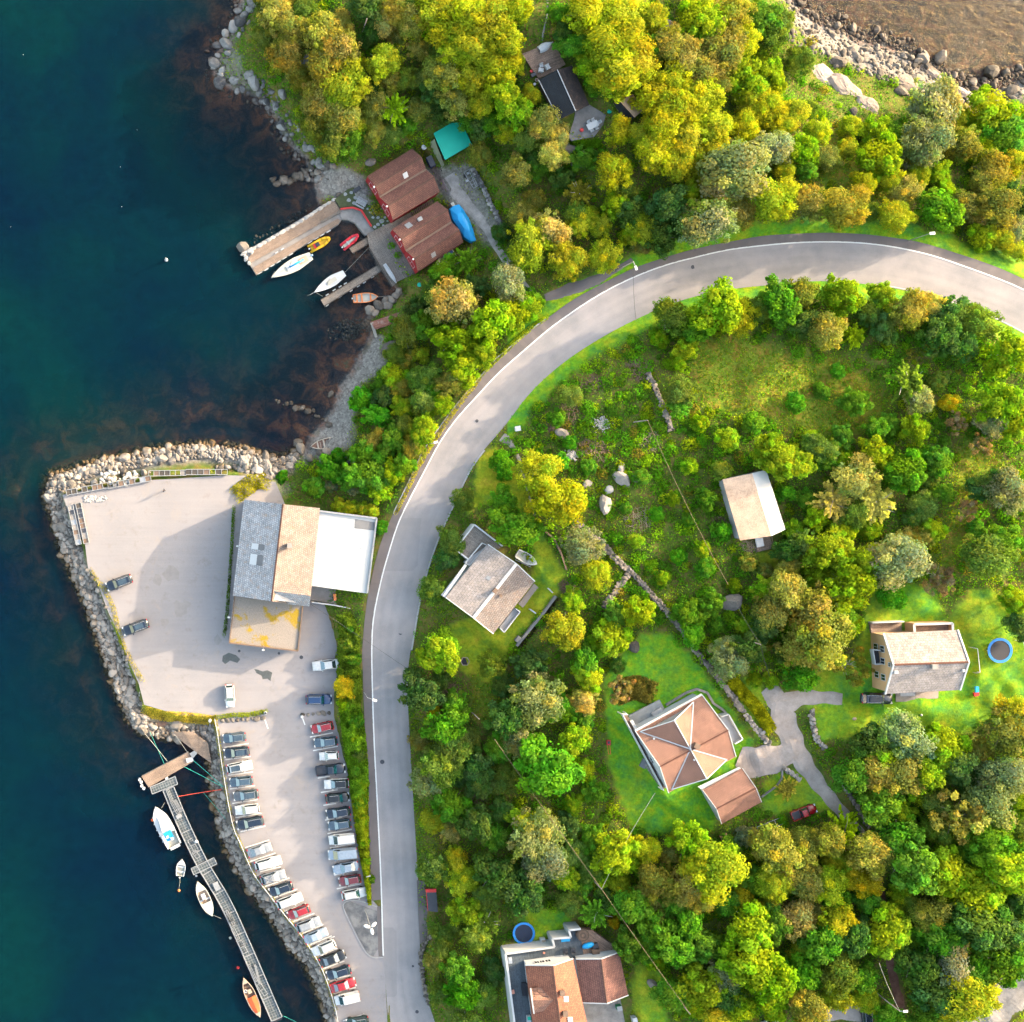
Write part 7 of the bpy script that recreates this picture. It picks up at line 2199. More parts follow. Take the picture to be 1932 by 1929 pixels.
# boulders in the scrub and gardens
for c, a, b, s_, mat, lb in ((cJ, 1490, 460, 2.7, "rock_pale", "big pale boulder in the cleared scrub, upper of two"), (cJ, 1370, 635, 2.7, "rock_pale", "big rounded boulder in the cleared scrub, lower of two"), (cJ, 1395, 540, 1.9, "stone_white", "small white stone between the two big boulders"), (cJ, 1490, 370, 1.5, "rock_pale", "small pinkish stone above the upper big boulder"),
       (cJ, 1240, 490, 1.5, "rock_pale", "pale stone left of the upper big boulder"), (cJ, 1650, 1435, 1.8, "stone_white", "white boulder below the forked stone wall"), (cJ, 1575, 1665, 2.3, "rock_grey", "grey boulder at the lawn's upper left edge"), (cJ, 1060, 130, 2.4, "rock_pale", "orange tinted stone between the brush heaps"), (cJ, 1590, 450, 1.5, "rock_pale", "brown stone right of the upper big boulder"),
       (cQ, 720, 1230, 3.4, "rock_grey", "grey rock outcrop below the overhead cable"), (cB, 1070, 1160, 4.0, "rock_grey", "flat grey rock below the clipped hedge"), (cB, 970, 1060, 2.4, "rock_grey", "grey rock left of the clipped hedge"), (cB, 1700, 205, 3.0, "rock_pale", "pale rock among the yellow trees near the top"), (cA, 1240, 1175, 1.8, "rock_pale", "pale boulder behind the upper boathouse"), (cE, 1090, 1060, 2.8, "rock_grey", "grey boulder between beach and trees"), (cT, 985, 1170, 1.6, "rock_grey", "grey stone on the grass beside the bottom house")):
 u, v = c(a, b)
 o = put_rock(None, P(u, v, hz(u, v) + s_ * .12), s_, mat, "boulder", .85); tag(o, lb, "boulder")
# dry-stone walls: every stone its own piece on a rubble core
def stone_wall(label, line, width, h, step, mat="rock_grey", name="stone_wall"):
 S = smooth_line(line, max(4, int(sum(math.dist(a, b) for a, b in zip(line[:-1], line[1:])) / step)))
 u, v = S[len(S) // 2]
 root = thing(name, label, "wall", G_(u, v))
 core = MB()
 for (a, b), (c, d) in zip(S[:-1], S[1:]):
  pa, pb = G_(a, b, h * .25), G_(c, d, h * .25)
  core.bar(pa, pb, width * .075, h * .9)
 part(root, "rubble_core", core, mat)
 t = np.gradient(S, axis=0); t /= np.linalg.norm(t, axis=1)[:, None] + 1e-9
 for i, (a, b) in enumerate(S):
  nrm = np.array([-t[i][1], t[i][0]])
  for s_ in (-.28, .28):
   q = S[i] + nrm * s_ * width + np.array([rr.uniform(-1, 1), rr.uniform(-1, 1)]) * step * .2
   put_rock(root, G_(q[0], q[1], h * rr.uniform(.5, .75)), step * .1 * rr.uniform(.85, 1.25), mat, "stone", .7)
 return root
stone_wall("grey dry stone wall running down from the yellow tree to the wall's fork", lst(cJ, (1160, 755), (1240, 840), (1350, 930), (1450, 1040), (1540, 1120)), 12, 1.0, 6.5)
stone_wall("short lower left arm of the forked dry stone wall", lst(cJ, (1545, 1135), (1470, 1230), (1360, 1385)), 11, .9, 6.5)
stone_wall("long dry stone wall from the fork past the green lawn to the drive", lst(cJ, (1560, 1130), (1660, 1240), (1790, 1390), (1929, 1560)) + lst(cK, (800, 110), (940, 280), (1060, 430), (1160, 570)), 9, .9, 6.5)
stone_wall("pale stone wall beside the courtyard gate", lst(cK, (1180, 600), (1260, 700), (1350, 805)), 10, 1.1, 6.5, "rock_pale")
stone_wall("mossy stone edging right of the drive", lst(cK, (1660, 570), (1665, 680), (1700, 780), (1745, 830)), 8, .8, 6.5, "rock_pale")
stone_wall("pale block wall at the lower corner of the courtyard", lst(cK, (1460, 980), (1510, 1020), (1570, 1065)), 8, 1.0, 6.5, "rock_pale")
stone_wall("crumbling grey stone wall among the brush heaps", lst(cN, (1078, 1020), (1130, 1130), (1180, 1250), (1225, 1360), (1245, 1430)), 8, .9, 6.0)
stone_wall("dark retaining wall along the gravel track", lst(cE, (1585, 20), (1640, 120), (1690, 230), (1740, 330), (1765, 390)), 7, 1.2, 6.5, "rock_dark")
stone_wall("stone kerb right of the lower drive", lst(cR, (600, 180), (680, 310), (760, 440), (810, 520)), 5, .7, 6.0)
stone_wall("curved stone retaining wall of the lay-by", lst(cV, (1790, 930), (1740, 980), (1700, 1080), (1700, 1200), (1715, 1330), (1760, 1500)), 6, .8, 6.5)
def plain_wall(name, label, c, pts, h, t, mat, cat="wall"):
 u, v = c(*pts[len(pts) // 2]); root = thing(name, label, cat, G_(u, v))
 mb = MB()
 Q = [G_(*c(*p)) for p in pts]
 for a, b in zip(Q[:-1], Q[1:]):
  mb.wall((a.x, a.y), (b.x, b.y), a.z - .5, a.z + h, b.z - .5, b.z + h, t)
 part(root, "wall_body", mb, mat)
 return root
plain_wall("garden_wall", "straight grey garden wall below the bungalow", cS5, [(680, 1062), (790, 925), (900, 790), (1000, 655)], .8, .45, "concrete")
plain_wall("garden_wall", "low dark retaining edge between bungalow lawn and trees", cS5, [(920, 130), (985, 180), (1040, 290), (1090, 440)], .6, .3, "brown_timber")
plain_wall("garden_kerb", "curved pale kerb round the cross gabled house's upper corner", cS6, [(370, 190), (500, 110), (570, 85), (640, 110), (680, 180), (740, 220), (775, 260)], .3, .4, "concrete", "kerb")
plain_wall("garden_kerb", "pale curb along the courtyard's lower edge", cK, [(1290, 1190), (1400, 1110), (1440, 1050), (1440, 990)], .35, .25, "concrete", "kerb")
q = G_(*cS5(690, 1005)); bx_ = thing("stone_box", "pale square box at the end of the garden wall", "box", q); mb = MB(); mb.box(q + VZ(.4), (1.1, .7, .9), .9); part(bx_, "box_body", mb, "concrete")
# flagged yard by the boathouse
sy_ = MB(); sy_.slab([PT(cX, p, 1.32) for p in ((1180, 190), (1330, 70), (1500, 20), (1600, 140), (1840, 440), (1660, 560), (1600, 500), (1490, 310), (1390, 270), (1240, 285))], .5)
simple("yard_moss", (.045, .055, .02), .4, 1.2)
yard = struct("paved_yard", sy_, "yard_moss")
for a, b, s_ in ((1480, 150, 62), (1550, 160, 60), (1420, 170, 50), (1530, 100, 46), (1600, 190, 50), (1640, 245, 52), (1580, 240, 40), (1480, 60, 50), (1440, 100, 40), (1545, 40, 44), (1700, 330, 34), (1625, 310, 40), (1590, 340, 36), (1645, 345, 38), (1680, 400, 42), (1720, 440, 60), (1680, 480, 46), (1620, 400, 36), (1720, 300, 30), (1770, 350, 30), (1760, 400, 34), (1560, 300, 34), (1400, 230, 44), (1340, 200, 50), (1300, 130, 46), (1370, 110, 46), (1640, 510, 40), (1790, 440, 30), (1740, 490, 34), (1600, 280, 28)):
 n_ = 7; c0 = PT(cX, (a, b), 1.36); mb = MB(); R = s_ * .5 * .0162
 mb.slab([c0 + Vector((math.cos(k * 2 * math.pi / n_) * R * rr.uniform(.8, 1.2), math.sin(k * 2 * math.pi / n_) * R * rr.uniform(.7, 1.1), 0)) for k in range(n_)], .1)
 o = link("flagstone", mb.mesh("flagstone", "flag_stone")); o.parent = yard
def bench_table(c, p, rz, z, label):
 q = PT(c, p, z); r = thing("picnic_table", label, "table", q)
 for k in range(4):
  mb = MB(); d = Matrix.Rotation(rz, 3, 'Z'); mb.box(q + d @ Vector((0, -.36 + k * .24, .74)), (2.0, .2, .05), rz); part(r, "table_board", mb, "pale_metal")
 for s_ in (-.75, .75):
  mb = MB(); mb.box(q + Matrix.Rotation(rz, 3, 'Z') @ Vector((0, s_, .45)), (2.0, .3, .05), rz); part(r, "seat_board", mb, "pale_metal")
  mb = MB(); mb.bar(q + Matrix.Rotation(rz, 3, 'Z') @ Vector((s_, -.7, 0)), q + Matrix.Rotation(rz, 3, 'Z') @ Vector((s_, .4, .72)), .09); mb.bar(q + Matrix.Rotation(rz, 3, 'Z') @ Vector((s_, .7, 0)), q + Matrix.Rotation(rz, 3, 'Z') @ Vector((s_, -.4, .72)), .09); part(r, "leg", mb, "grey_metal")
bench_table(cX, (1480, 235), -.5, 1.35, "grey picnic table on the flagged yard")
gr_ = thing("barbecue", "black barbecue standing on the flagged yard", "barbecue", PT(cX, (1430, 85), 1.35)); mb = MB(); mb.box(gr_.location + VZ(.75), (1.5, .7, .4), .55); part(gr_, "lid", mb, "dark_metal"); mb = MB(); mb.box(gr_.location + VZ(.3), (1.1, .5, .6), .55); part(gr_, "cabinet", mb, "black_rubber")
st_ = thing("timber_stair", "dark timber stair between the two boathouses", "stair", PT(cS3, (800, 350), 2.2))
for k in range(13):
 a = PT(cS3, (640 + k * 25, 420 - k * 15), 1.5 + k * .06); b = PT(cS3, (655 + k * 25, 478 - k * 15), 1.5 + k * .06)
 mb = MB(); mb.bar(a, b, .2, .1); part(st_, "step", mb, "brown_timber")
mb = MB(); mb.slab([PT(cS3, p, 1.42) for p in ((620, 430), (950, 230), (985, 270), (650, 480))], .1); part(st_, "landing", mb, "mat_black")
# ------------------------------------------------------------------ brush heaps, logs, white heaps
def brush(c, p, r, label, mat="brush_wood", n=260, hgt=.9, flat=False):
 u, v = c(*p); z = hz(u, v); q = P(u, v, z)
 o = thing("brush_heap", label, "brush heap", q)
 mb = MB()
 for _ in range(n):
  a = rr.uniform(0, 6.28); d = r * math.sqrt(rr.random()); x, y = math.cos(a) * d, math.sin(a) * d * .8
  zz = hgt * (1 - (d / r) ** 2) * rr.uniform(.2, 1)
  b = rr.uniform(0, 6.28); l = rr.uniform(.5, 1.3)
  e = Vector((math.cos(b) * l / 2, math.sin(b) * l / 2, rr.uniform(-.15, .2)))
  mb.bar(q + Vector((x, y, zz)) - e, q + Vector((x, y, zz)) + e, rr.uniform(.03, .07), n=3)
 s_ = part(o, "branches", mb, mat); s_["kind"] = "stuff"
brush(cN, (530, 1310), 3.4, "brown brush heap beside the white stone heap")
brush(cN, (390, 1380), 1.8, "small dark brush heap nearest the road")
brush(cN, (700, 1590), 3.7, "large dark brown brush heap above the big boulders")
brush(cN, (690, 1100), 2.6, "long reddish brush heap near the bend's grass verge")
brush(cN, (1010, 990), 2.6, "grey brown brush heap at the end of the crumbling wall")
brush(cN, (1100, 1500), 2.4, "pale branches strewn below the overhead cable", "pale_brush", 140, .5)
brush(cJ, (1640, 760), 3.3, "pale brush heap right of the lower big boulder", "pale_brush", 260, .6)
brush(cJ, (1100, 1230), 1.6, "red brown brush heap at the bungalow lawn's lower corner")
brush(cW, (700, 620), 2.0, "reddish twig heap under the roadside trees", "brush_wood", 220, 1.0)
brush(cW, (930, 1540), 2.4, "reddish twig heap in the dark roadside wood", "brush_wood", 200, .8)
brush(cF, (1790, 385), 2.6, "heap of grey driftwood beside the quay's upper rocks", "pale_brush", 150, .8)
brush(cQ, (640, 680), 2.2, "brown twigs in the scrub left of the cream shed", "brush_wood", 140, .5)
brush(cQ, (840, 820), 1.5, "pale dry branches below the cream shed", "pale_brush", 110, .6)
for c, p, r, lb in ((cN, (740, 1380), 2.4, "heap of white stones between the brush heaps"), (cN, (520, 1610), 1.6, "scatter of white stones left of the largest brush heap")):
 u, v = c(*p)
 its = [(G_(u + rr.gauss(0, r * 3.2), v + rr.gauss(0, r * 2.5), .1 + .3 * rr.random()), rr.uniform(.14, .34), .8) for _ in range(220)]
 o = joined_rocks("stone_heap", its, "stone_white"); tag(o, lb, "stones", kind="stuff")
# ------------------------------------------------------------------ lamps, poles, cables
def pole(label, base, top_uv, ztop, kind="utility", cat="pole"):
 """upright pole whose head is at ztop over the base"""
 u, v = base
 t = P(*top_uv, ztop); z0 = 0.0
 zb = hz(u, v)
 r = thing("utility_pole" if kind == "utility" else "street_lamp", label, cat, (t.x, t.y, zb))
 mb = MB(); mb.bar((t.x, t.y, zb - .3), (t.x, t.y, ztop), .26 if kind == "utility" else .16, n=8, w2=.65); part(r, "mast", mb, "pole_wood" if kind == "utility" else "pale_metal")
 return r, t
def lamp_head(r, t, d, l=1.2, big=.5):
 d = Vector(d).normalized()
 mb = MB(); mb.bar(t - VZ(.05), t + d * l + VZ(.15), .09); part(r, "arm", mb, "pale_metal")
 mb = MB(); mb.box(t + d * (l + big * .4) + VZ(.15), (big * 1.5, big * .75, .16), math.atan2(d.y, d.x)); part(r, "lamp_head", mb, "lamp_glow")
b_ = cV(1212, 700)
r, t = pole("tall car park mast with three white oval lamps on the traffic island", b_, cV(1280, 872), 12.6, "lamp", "street lamp")
for a in (45, 165, 285):
 d = Vector((math.cos(math.radians(a)), math.sin(math.radians(a)), 0))
 mb = MB(); mb.ico(t + d * .75, .5, (1.25, .62, .3), 2, rz=math.radians(a)); part(r, "lamp_head", mb, "lamp_glow", True)
r, t = pole("street lamp on the pavement opposite the golden bush", cI(1692, 285), cI(1722, 312), 10.0, "lamp", "street lamp"); lamp_head(r, t, (1, -.35, 0), 1.2)
r, t = pole("street lamp on the outer pavement of the upper bend", cC(1095, 1745), cC(1240, 1694), 19.2, "lamp", "street lamp"); lamp_head(r, t, (1, .1, 0), .3, .6)
r, t = pole("street lamp head over the pavement above the bungalow", cE(1330, 1620), cE(1345, 1605), 12.5, "lamp", "street lamp"); lamp_head(r, t, (1, .3, 0), .5, .5)
r, t = pole("wooden pole with a lamp beside the lay-by of the upper road", cN(960, 215), cN(970, 208), 19.5); lamp_head(r, t, (.35, -1, 0), 1.0, .5); LAYPOLE = t
r, t1 = pole("utility pole in the roadside wood beside the dry orange lawn", cW(860, 785), cW(935, 855), 14.0)
r, t2 = pole("utility pole carrying the thick cable below the trees", cT(560, 420), cT(620, 485), 15.0)
r, t3 = pole("utility pole beside the green strip near the bottom edge", cT(1200, 1330), cT(1262, 1390), 17.0)
r, t4 = pole("utility pole in the cleared scrub", cN(970, 1360), cN(1072, 1356), 19.5)
r, t5 = pole("utility pole in the dark trees above the drive", cQ(855, 1512), cQ(926, 1533), 21.0)
r, t6 = pole("utility pole in the left wood", cA(1180, 205), cA(1210, 135), 14.5)
r, t7 = pole("utility pole with a lamp at the end of the red path", cR(900, 1730), cR(1030, 1850), 20.5); lamp_head(r, t7, (1, .05, 0), .7, .5)
def cable(label, a, b, sag=1.0, mat="cable", rad=.03):
 rope("overhead_cable", label, [a, b], mat, sag, rad, "cable")
cable("thick overhead cable from the roadside wood to the lower pole", P(*cW(1060, 1020), 14.5), t2, 1.2, "bronze_cable", .045)
cable("thick overhead cable from the lower pole to the bottom edge", t2, t3, 1.2, "bronze_cable", .045)
cable("overhead cable from the cleared scrub to the dark trees", t4, P(*cQ(690, 1100), 19.0), 1.2, "bronze_cable", .04)
cable("thin overhead cable from the grey outcrop to the dark trees' pole", P(*cQ(720, 1170), 19.0), t5, .8)
cable("thin overhead cable from the dark trees' pole to the drive", t5, P(*cK(1380, 385), 14.0), .5)
cable("thin cable from the lower pole to the cross gabled house", t2, P(*cK(525, 1160), 15.5), .8, "rope_white", .03)
cable("thin cable across the road from the lay-by pole", LAYPOLE, P(*cN(990, 640), 14.0), .6)
cable("thin cable from the warehouse across the road", P(*cG(905, 1135), 8.5), P(*cW(330, 430), 9.5), .8)
cable("cable running down the red path to the lamp pole", t7, P(*cR(880, 1500), 19.0), .5, "rope_white", .03)
# guard rail along the car park edge
gr_l = [(405, 1357), (411, 1389), (420, 1451), (438, 1552), (455, 1595), (478, 1648), (506, 1686), (536, 1725), (572, 1770), (602, 1818), (618, 1855), (632, 1900), (641, 1940), (662, 2010)]
gl_ = smooth_line(gr_l, 60)
rt = thing("guard_rail", "white guard rail between the parked cars and the rocks", "railing", P(440, 1560, 2.0))
mb = MB()
for a, b in zip(gl_[:-1], gl_[1:]):
 mb.bar(P(*a, 2.75), P(*b, 2.75), .10, .30)
part(rt, "rail", mb, "white_trim")
for k in range(0, 60, 2):
 p = P(*gl_[k], 1.9); mb = MB(); mb.bar(p, p + VZ(.9), .12); part(rt, "post", mb, "grey_metal")
for pts_, lb in ((((770, 462), (1065, 442)), "left grassy stone divider above the parked rows"), (((1287, 425), (1490, 408)), "right stone divider above the bright red car")):
 a, b = PT(cI, pts_[0], 2.0), PT(cI, pts_[1], 2.0); o = thing("stone_divider", lb, "divider", (a + b) / 2)
 n_ = int((b - a).length / .9)
 for k in range(n_):
  put_rock(o, a + (b - a) * (k + .5) / n_ + VZ(.1), rr.uniform(.7, 1.05), "rock_grey", "stone", .6)
for p, lb in (((1065, 408), "white ring shaped bollard at the end of the left divider"), ((708, 458), "white round cap at the corner of the guard rail"), ((1300, 432), "white marker post on the right divider")):
 q = PT(cI, p, 2.03); o = thing("bollard", lb, "bollard", q); mb = MB(); mb.cyl(q, .32, .75, 14, .26); part(o, "post", mb, "white_plastic"); mb = MB(); mb.cyl(q + VZ(.75), .2, .05, 12); part(o, "cap", mb, "dark_metal" if p[0] == 1065 else "lamp_glow")
# white survey boxes / signs
def sign(c, p, w, label, mat="white_plastic", h=1.2):
 q = G_(*c(*p)); o = thing("sign_post", label, "sign", q); mb = MB(); mb.bar(q - VZ(.1), q + VZ(h), .08); part(o, "post", mb, "grey_metal"); mb = MB(); mb.box(q + VZ(h), (w, .12, w * .7), .2); part(o, "board", mb, mat)
sign(cV, (1252, 428), .9, "small white sign on the hedge bank by the road"); sign(cV, (1705, 420), .9, "small white sign at the wood's edge across the road")
ub = thing("utility_box", "small white utility box at the end of the inner kerb", "box", G_(*cJ(728, 92))); mb = MB(); mb.box(ub.location + VZ(.45), (.9, .8, .9), .2); part(ub, "cabinet", mb, "white_plastic"); mb = MB(); mb.box(ub.location + VZ(.93), (1.0, .9, .06), .2); part(ub, "lid", mb, "white_trim")
# ------------------------------------------------------------------ garden things
def trampoline(c, p, r_px, z, label, pad="tramp_blue", mat="mat_black", h=.9):
 q = PT(c, p, z + h); R = r_px; o = thing("trampoline", label, "trampoline", (q.x, q.y, z))
 mb = MB(); n = 28; R2 = R * .80
 vs = [(q.x + math.cos(2 * math.pi * i / n) * rr_, q.y + math.sin(2 * math.pi * i / n) * rr_, q.z + dz) for rr_, dz in ((R, 0), (R, .06), (R2, .06), (R2, 0)) for i in range(n)]
 fs = [(k * n + i, k * n + (i + 1) % n, (k + 1) * n + (i + 1) % n, (k + 1) * n + i) for k in range(3) for i in range(n)]
 mb.add(vs, fs); part(o, "safety_pad", mb, pad)
 mb = MB(); mb.cyl(q - VZ(.06), R2 * 1.02, .08, n); part(o, "jumping_mat", mb, mat)
 for k in range(6):
  a = 2 * math.pi * k / 6; e = Vector((math.cos(a) * R * .96, math.sin(a) * R * .96, 0)); mb = MB(); mb.bar(Vector((q.x, q.y, z - .1)) + e, Vector((q.x, q.y, z + h)) + e, .07); part(o, "leg", mb, "grey_metal")
 return o
u_, v_ = cL(1730, 975); trampoline(cL, (1730, 975), 2.2, hz(u_, v_), "round trampoline with bright blue rim on the sunny lawn")
u_, v_ = cM(780, 735); trampoline(cM, (780, 733), 2.05, hz(u_, v_), "round dark trampoline with blue rim above the slate terrace", mat="tramp_navy")
def goal(c, pts, label):
 q = [G_(*c(*p)) for p in pts]; o = thing("goal_frame", label, "goal", q[1])
 for a, b in zip(q[:-1], q[1:]):
  mb = MB(); mb.bar(a + VZ(.9), b + VZ(.9), .09); part(o, "bar", mb, "white_plastic")
 for a in q:
  mb = MB(); mb.bar(a, a + VZ(.9), .08); part(o, "upright", mb, "white_plastic")
goal(cL, [(1470, 945), (1520, 955), (1540, 1150), (1505, 1155)], "white goal frame between the yellow house and the trampoline")
goal(cL, [(1850, 890), (1900, 900), (1925, 1050)], "white goal frame right of the bright blue trampoline")
q = G_(*cL(1525, 1310)); o = thing("toy_slide", "small blue and red toy slide on the lawn", "toy", q); mb = MB(); mb.box(q + Vector((0, .35, .5)), (.6, 1.0, .3)); part(o, "slide", mb, "tarp_blue"); mb = MB(); mb.box(q + Vector((0, -.5, .25)), (.9, .7, .4), .2); part(o, "base", mb, "red_paint")
q = G_(*cL(1075, 1508)); o = thing("ball", "white ball on the yellow house's lawn", "ball", q); mb = MB(); mb.ico(q + VZ(.18), .2, sub=2); part(o, "shell", mb, "white_plastic", True)
q = G_(*cL(525, 1540)); o = thing("molehill_stone", "small tan stone on the shaded lawn", "stone", q); mb = MB(); mb.ico(q + VZ(.08), .4, (1, .7, .4), 2, .08); part(o, "body", mb, "sand_grp")
def chair(c, p, z, rz, label, group, big=1.0, mat="white_plastic"):
 q = PT(c, p, z); o = thing("garden_chair", label, "chair", q, rz, group)
 s_ = big
 mb = MB(); mb.box((0, 0, .42 * s_), (.6 * s_, .6 * s_, .08)); lp(o, "seat", mb, mat)
 mb = MB(); mb.box((-.32 * s_, 0, .72 * s_), (.08, .6 * s_, .6 * s_)); lp(o, "backrest", mb, mat)
 for y in (-.3, .3):
  mb = MB(); mb.box((0, y * s_, .62 * s_), (.6 * s_, .07, .05)); lp(o, "armrest", mb, mat)
 for x, y in ((-.26, -.26), (.26, -.26), (.26, .26), (-.26, .26)):
  mb = MB(); mb.bar((x * s_, y * s_, 0), (x * s_, y * s_, .42 * s_), .05); lp(o, "leg", mb, mat)
chair(cY, (345, 552), 12.3, 1.4, "white chair on the sun deck nearest the cabin's eave corner", "chairs on the sun deck", 1.35)
chair(cY, (440, 508), 12.3, .5, "white reclining chair on the sun deck, right of three", "chairs on the sun deck", 1.45)
chair(cY, (355, 482), 12.3, -1.4, "white footstool chair on the sun deck, upper of three", "chairs on the sun deck", .95)
q = PT(cY, (1090, 1348), 11.75); o = thing("garden_table", "long white table on the grey patio", "table", q); mb = MB(); mb.box(q + VZ(.75), (2.1, 1.15, .06), .45); part(o, "table_top", mb, "white_plastic")
for x, y in ((-.8, -.4), (.8, -.4), (.8, .4), (-.8, .4)):
 e = Matrix.Rotation(.45, 3, 'Z') @ Vector((x, y, 0)); mb = MB(); mb.bar(q + e, q + e + VZ(.75), .07); part(o, "leg", mb, "white_plastic")
for p, rz, lb in (((1040, 1300), -1.1, "white chair at the patio table's upper left side"), ((1100, 1270), -1.1, "white chair at the patio table's upper right side"), ((1190, 1300), 3.6, "white chair at the right end of the patio table"), ((1085, 1415), 2.0, "white chair at the patio table's lower left side"), ((1150, 1380), 2.0, "white chair at the patio table's lower right side")):
 chair(cY, p, 11.75, rz, lb, "chairs at the patio table", .9)
def pot(c, p, z, r, mat, label, plant=None):
 q = PT(c, p, z); o = thing("plant_pot", label, "pot", q); mb = MB(); mb.cyl(q, r * .8, r * 1.4, 12, r); part(o, "pot_body", mb, mat)
 mb = MB(); mb.cyl(q + VZ(r * 1.4), r * .85, .02, 12); part(o, "soil", mb, plant or "brown_timber")
pot(cY, (940, 1412), 11.75, .35, "red_paint", "red pot on the grey patio", "red_paint"); pot(cY, (1340, 1145), 11.75, .4, "tarp_teal", "teal tub beside the small hut", "tarp_teal")
pot(cY, (215, 560), 11.7, .3, "red_paint", "red pot at the sun deck's lower left edge", "red_paint"); pot(cY, (262, 745), 11.7, .25, "white_plastic", "white pot left of the cabin's black roof", "white_plastic"); pot(cY, (232, 500), 11.9, .25, "stone_white", "white pot at the sun deck's left edge"); pot(cY, (290, 685), 11.8, .3, "stone_white", "pale pot at the cabin's upper eave corner")
pot(cS3, (762, 1480), 2.6, .42, "tarp_teal", "turquoise tub below the lower boathouse", "tarp_teal"); pot(cS, (1070, 555), 2.6, .5, "white_plastic", "white tub behind the upper boathouse", "white_plastic")
o = thing("tool_chest", "dark blue chest between the upper boathouse and the olive tarpaulin", "chest", PT(cS, (1165, 765), 2.5)); mb = MB(); mb.box(o.location + VZ(.5), (1.0, 2.0, 1.0), .45); part(o, "box_body", mb, "deep_blue"); mb = MB(); mb.box(o.location + VZ(1.03), (1.05, 2.05, .08), .45); part(o, "lid", mb, "dark_metal")
o = thing("barbecue", "dark barbecue at the sun deck's lower left corner", "barbecue", PT(cY, (232, 625), 11.8)); mb = MB(); mb.box(o.location + VZ(.8), (.9, .6, .4), .5); part(o, "lid", mb, "dark_metal"); mb = MB(); mb.box(o.location + VZ(.35), (.8, .5, .7), .5); part(o, "cabinet", mb, "brown_timber")
# slate terrace and its deck
q = PT(cS8, (648, 155), 9.5); o = thing("hot_tub", "round brown hot tub on the plank deck", "hot tub", q)
mb = MB(); mb.cyl(q, 1.15, .9, 24); part(o, "tub", mb, "brown_timber")
for R, z, mt in ((1.1, .92, "deck_wood"), (.8, .96, "brown_timber"), (.5, 1.0, "deck_wood")):
 mb = MB(); torus(mb, (q.x, q.y, q.z + z), R - .1, .1, 24); part(o, "cover_ring", mb, mt)
mb = MB(); mb.cyl(q + VZ(.9), .42, .08, 18); part(o, "cover", mb, "brown_timber")
q = PT(cS8, (690, 236), 9.5); o = thing("covered_sofa", "garden sofa under a bright blue cover", "sofa", q); mb = MB(); mb.ico(q + VZ(.45), 1.0, (1.2, .55, .5), 2, .03, .3); part(o, "cover", mb, "tarp_blue", True); mb = MB(); mb.box(q + Vector((1.3, -.1, .3)), (1.1, .9, .6), .3); part(o, "seat_frame", mb, "dark_metal")
q = PT(cS8, (745, 285), 9.5); o = thing("storage_crate", "brown slatted crate beside the blue cover", "crate", q)
for k in range(5):
 mb = MB(); mb.box(q + Vector((0, -.5 + k * .25, .8)), (1.3, .2, .06), .05); part(o, "slat", mb, "brown_timber")
mb = MB(); mb.box(q + VZ(.38), (1.3, 1.2, .76), .05); part(o, "box_body", mb, "brown_timber")
q = PT(cS8, (258, 775), 9.6); o = thing("deck_chest", "pale chest with teal lid on the slate terrace", "chest", q); mb = MB(); mb.box(q + VZ(.35), (.7, 1.3, .7), .08); part(o, "box_body", mb, "white_plastic"); mb = MB(); mb.box(q + Vector((0, .3, .73)), (.6, .6, .05), .08); part(o, "lid", mb, "tarp_teal")
q = PT(cS8, (228, 556), 9.6); o = thing("terrace_sofa", "dark sofa against the bottom house on the slate terrace", "sofa", q); mb = MB(); mb.box(q + VZ(.25), (.9, 2.3, .45), .08); part(o, "seat", mb, "mat_black"); mb = MB(); mb.box(q + Vector((.35, 0, .6)), (.2, 2.3, .5), .08); part(o, "backrest", mb, "mat_black")
q = PT(cS8, (120, 340), 9.6); o = thing("terrace_table", "small table with white dishes at the terrace's upper left corner", "table", q); mb = MB(); mb.box(q + VZ(.7), (.7, 1.2, .05), .1); part(o, "table_top", mb, "grey_metal"); mb = MB(); mb.box(q + Vector((0, .2, .78)), (.35, .35, .1), .4); part(o, "dish", mb, "white_plastic"); mb = MB(); mb.box(q + VZ(.35), (.5, .8, .7), .1); part(o, "base", mb, "dark_metal")
q = PT(cS8, (146, 580), 9.6); o = thing("cushion", "orange cushion on the slate terrace", "cushion", q); mb = MB(); mb.box(q + VZ(.1), (.5, .7, .18), .2); part(o, "pillow", mb, "pink_cloth")
q = PT(cS8, (373, 296), 9.6); o = thing("parasol_base", "small pink disc on the slate terrace", "disc", q); mb = MB(); mb.cyl(q, .22, .1, 14); part(o, "disc", mb, "pink_cloth")
q = PT(cS8, (530, 200), 9.62); o = thing("terrace_rug", "blue rug on the slate terrace's upper corner", "rug", q); mb = MB(); mb.box(q + VZ(.02), (1.6, .7, .03), .1); part(o, "pile", mb, "tarp_blue")
for p, lb in (((525, 275), "dark armchair on the slate terrace, left of two"), ((580, 270), "dark armchair on the slate terrace, right of two")):
 chair(cS8, p, 9.6, 1.6, lb, "armchairs on the slate terrace", 1.15, "dark_metal")
q = PT(cM, (910, 778), 6.9); o = thing("garden_box", "pale box with a mossy lid beside the dark trampoline", "box", q); mb = MB(); mb.box(q + VZ(.5), (.9, 1.1, 1.0), .1); part(o, "box_body", mb, "white_plastic"); mb = MB(); mb.box(q + Vector((.1, -.1, 1.03)), (.7, .8, .06), .1); part(o, "lid", mb, "sand_grp")
q = PT(cS8, (912, 685), 7.1); o = thing("wheelie_bin", "green bin against the bottom house's side wall", "bin", q); mb = MB(); mb.box(q + VZ(.55), (.9, .8, 1.1), .2); part(o, "bin_body", mb, "green_cloth"); mb = MB(); mb.box(q + VZ(1.13), (.95, .85, .08), .2); part(o, "lid", mb, "pale_metal")
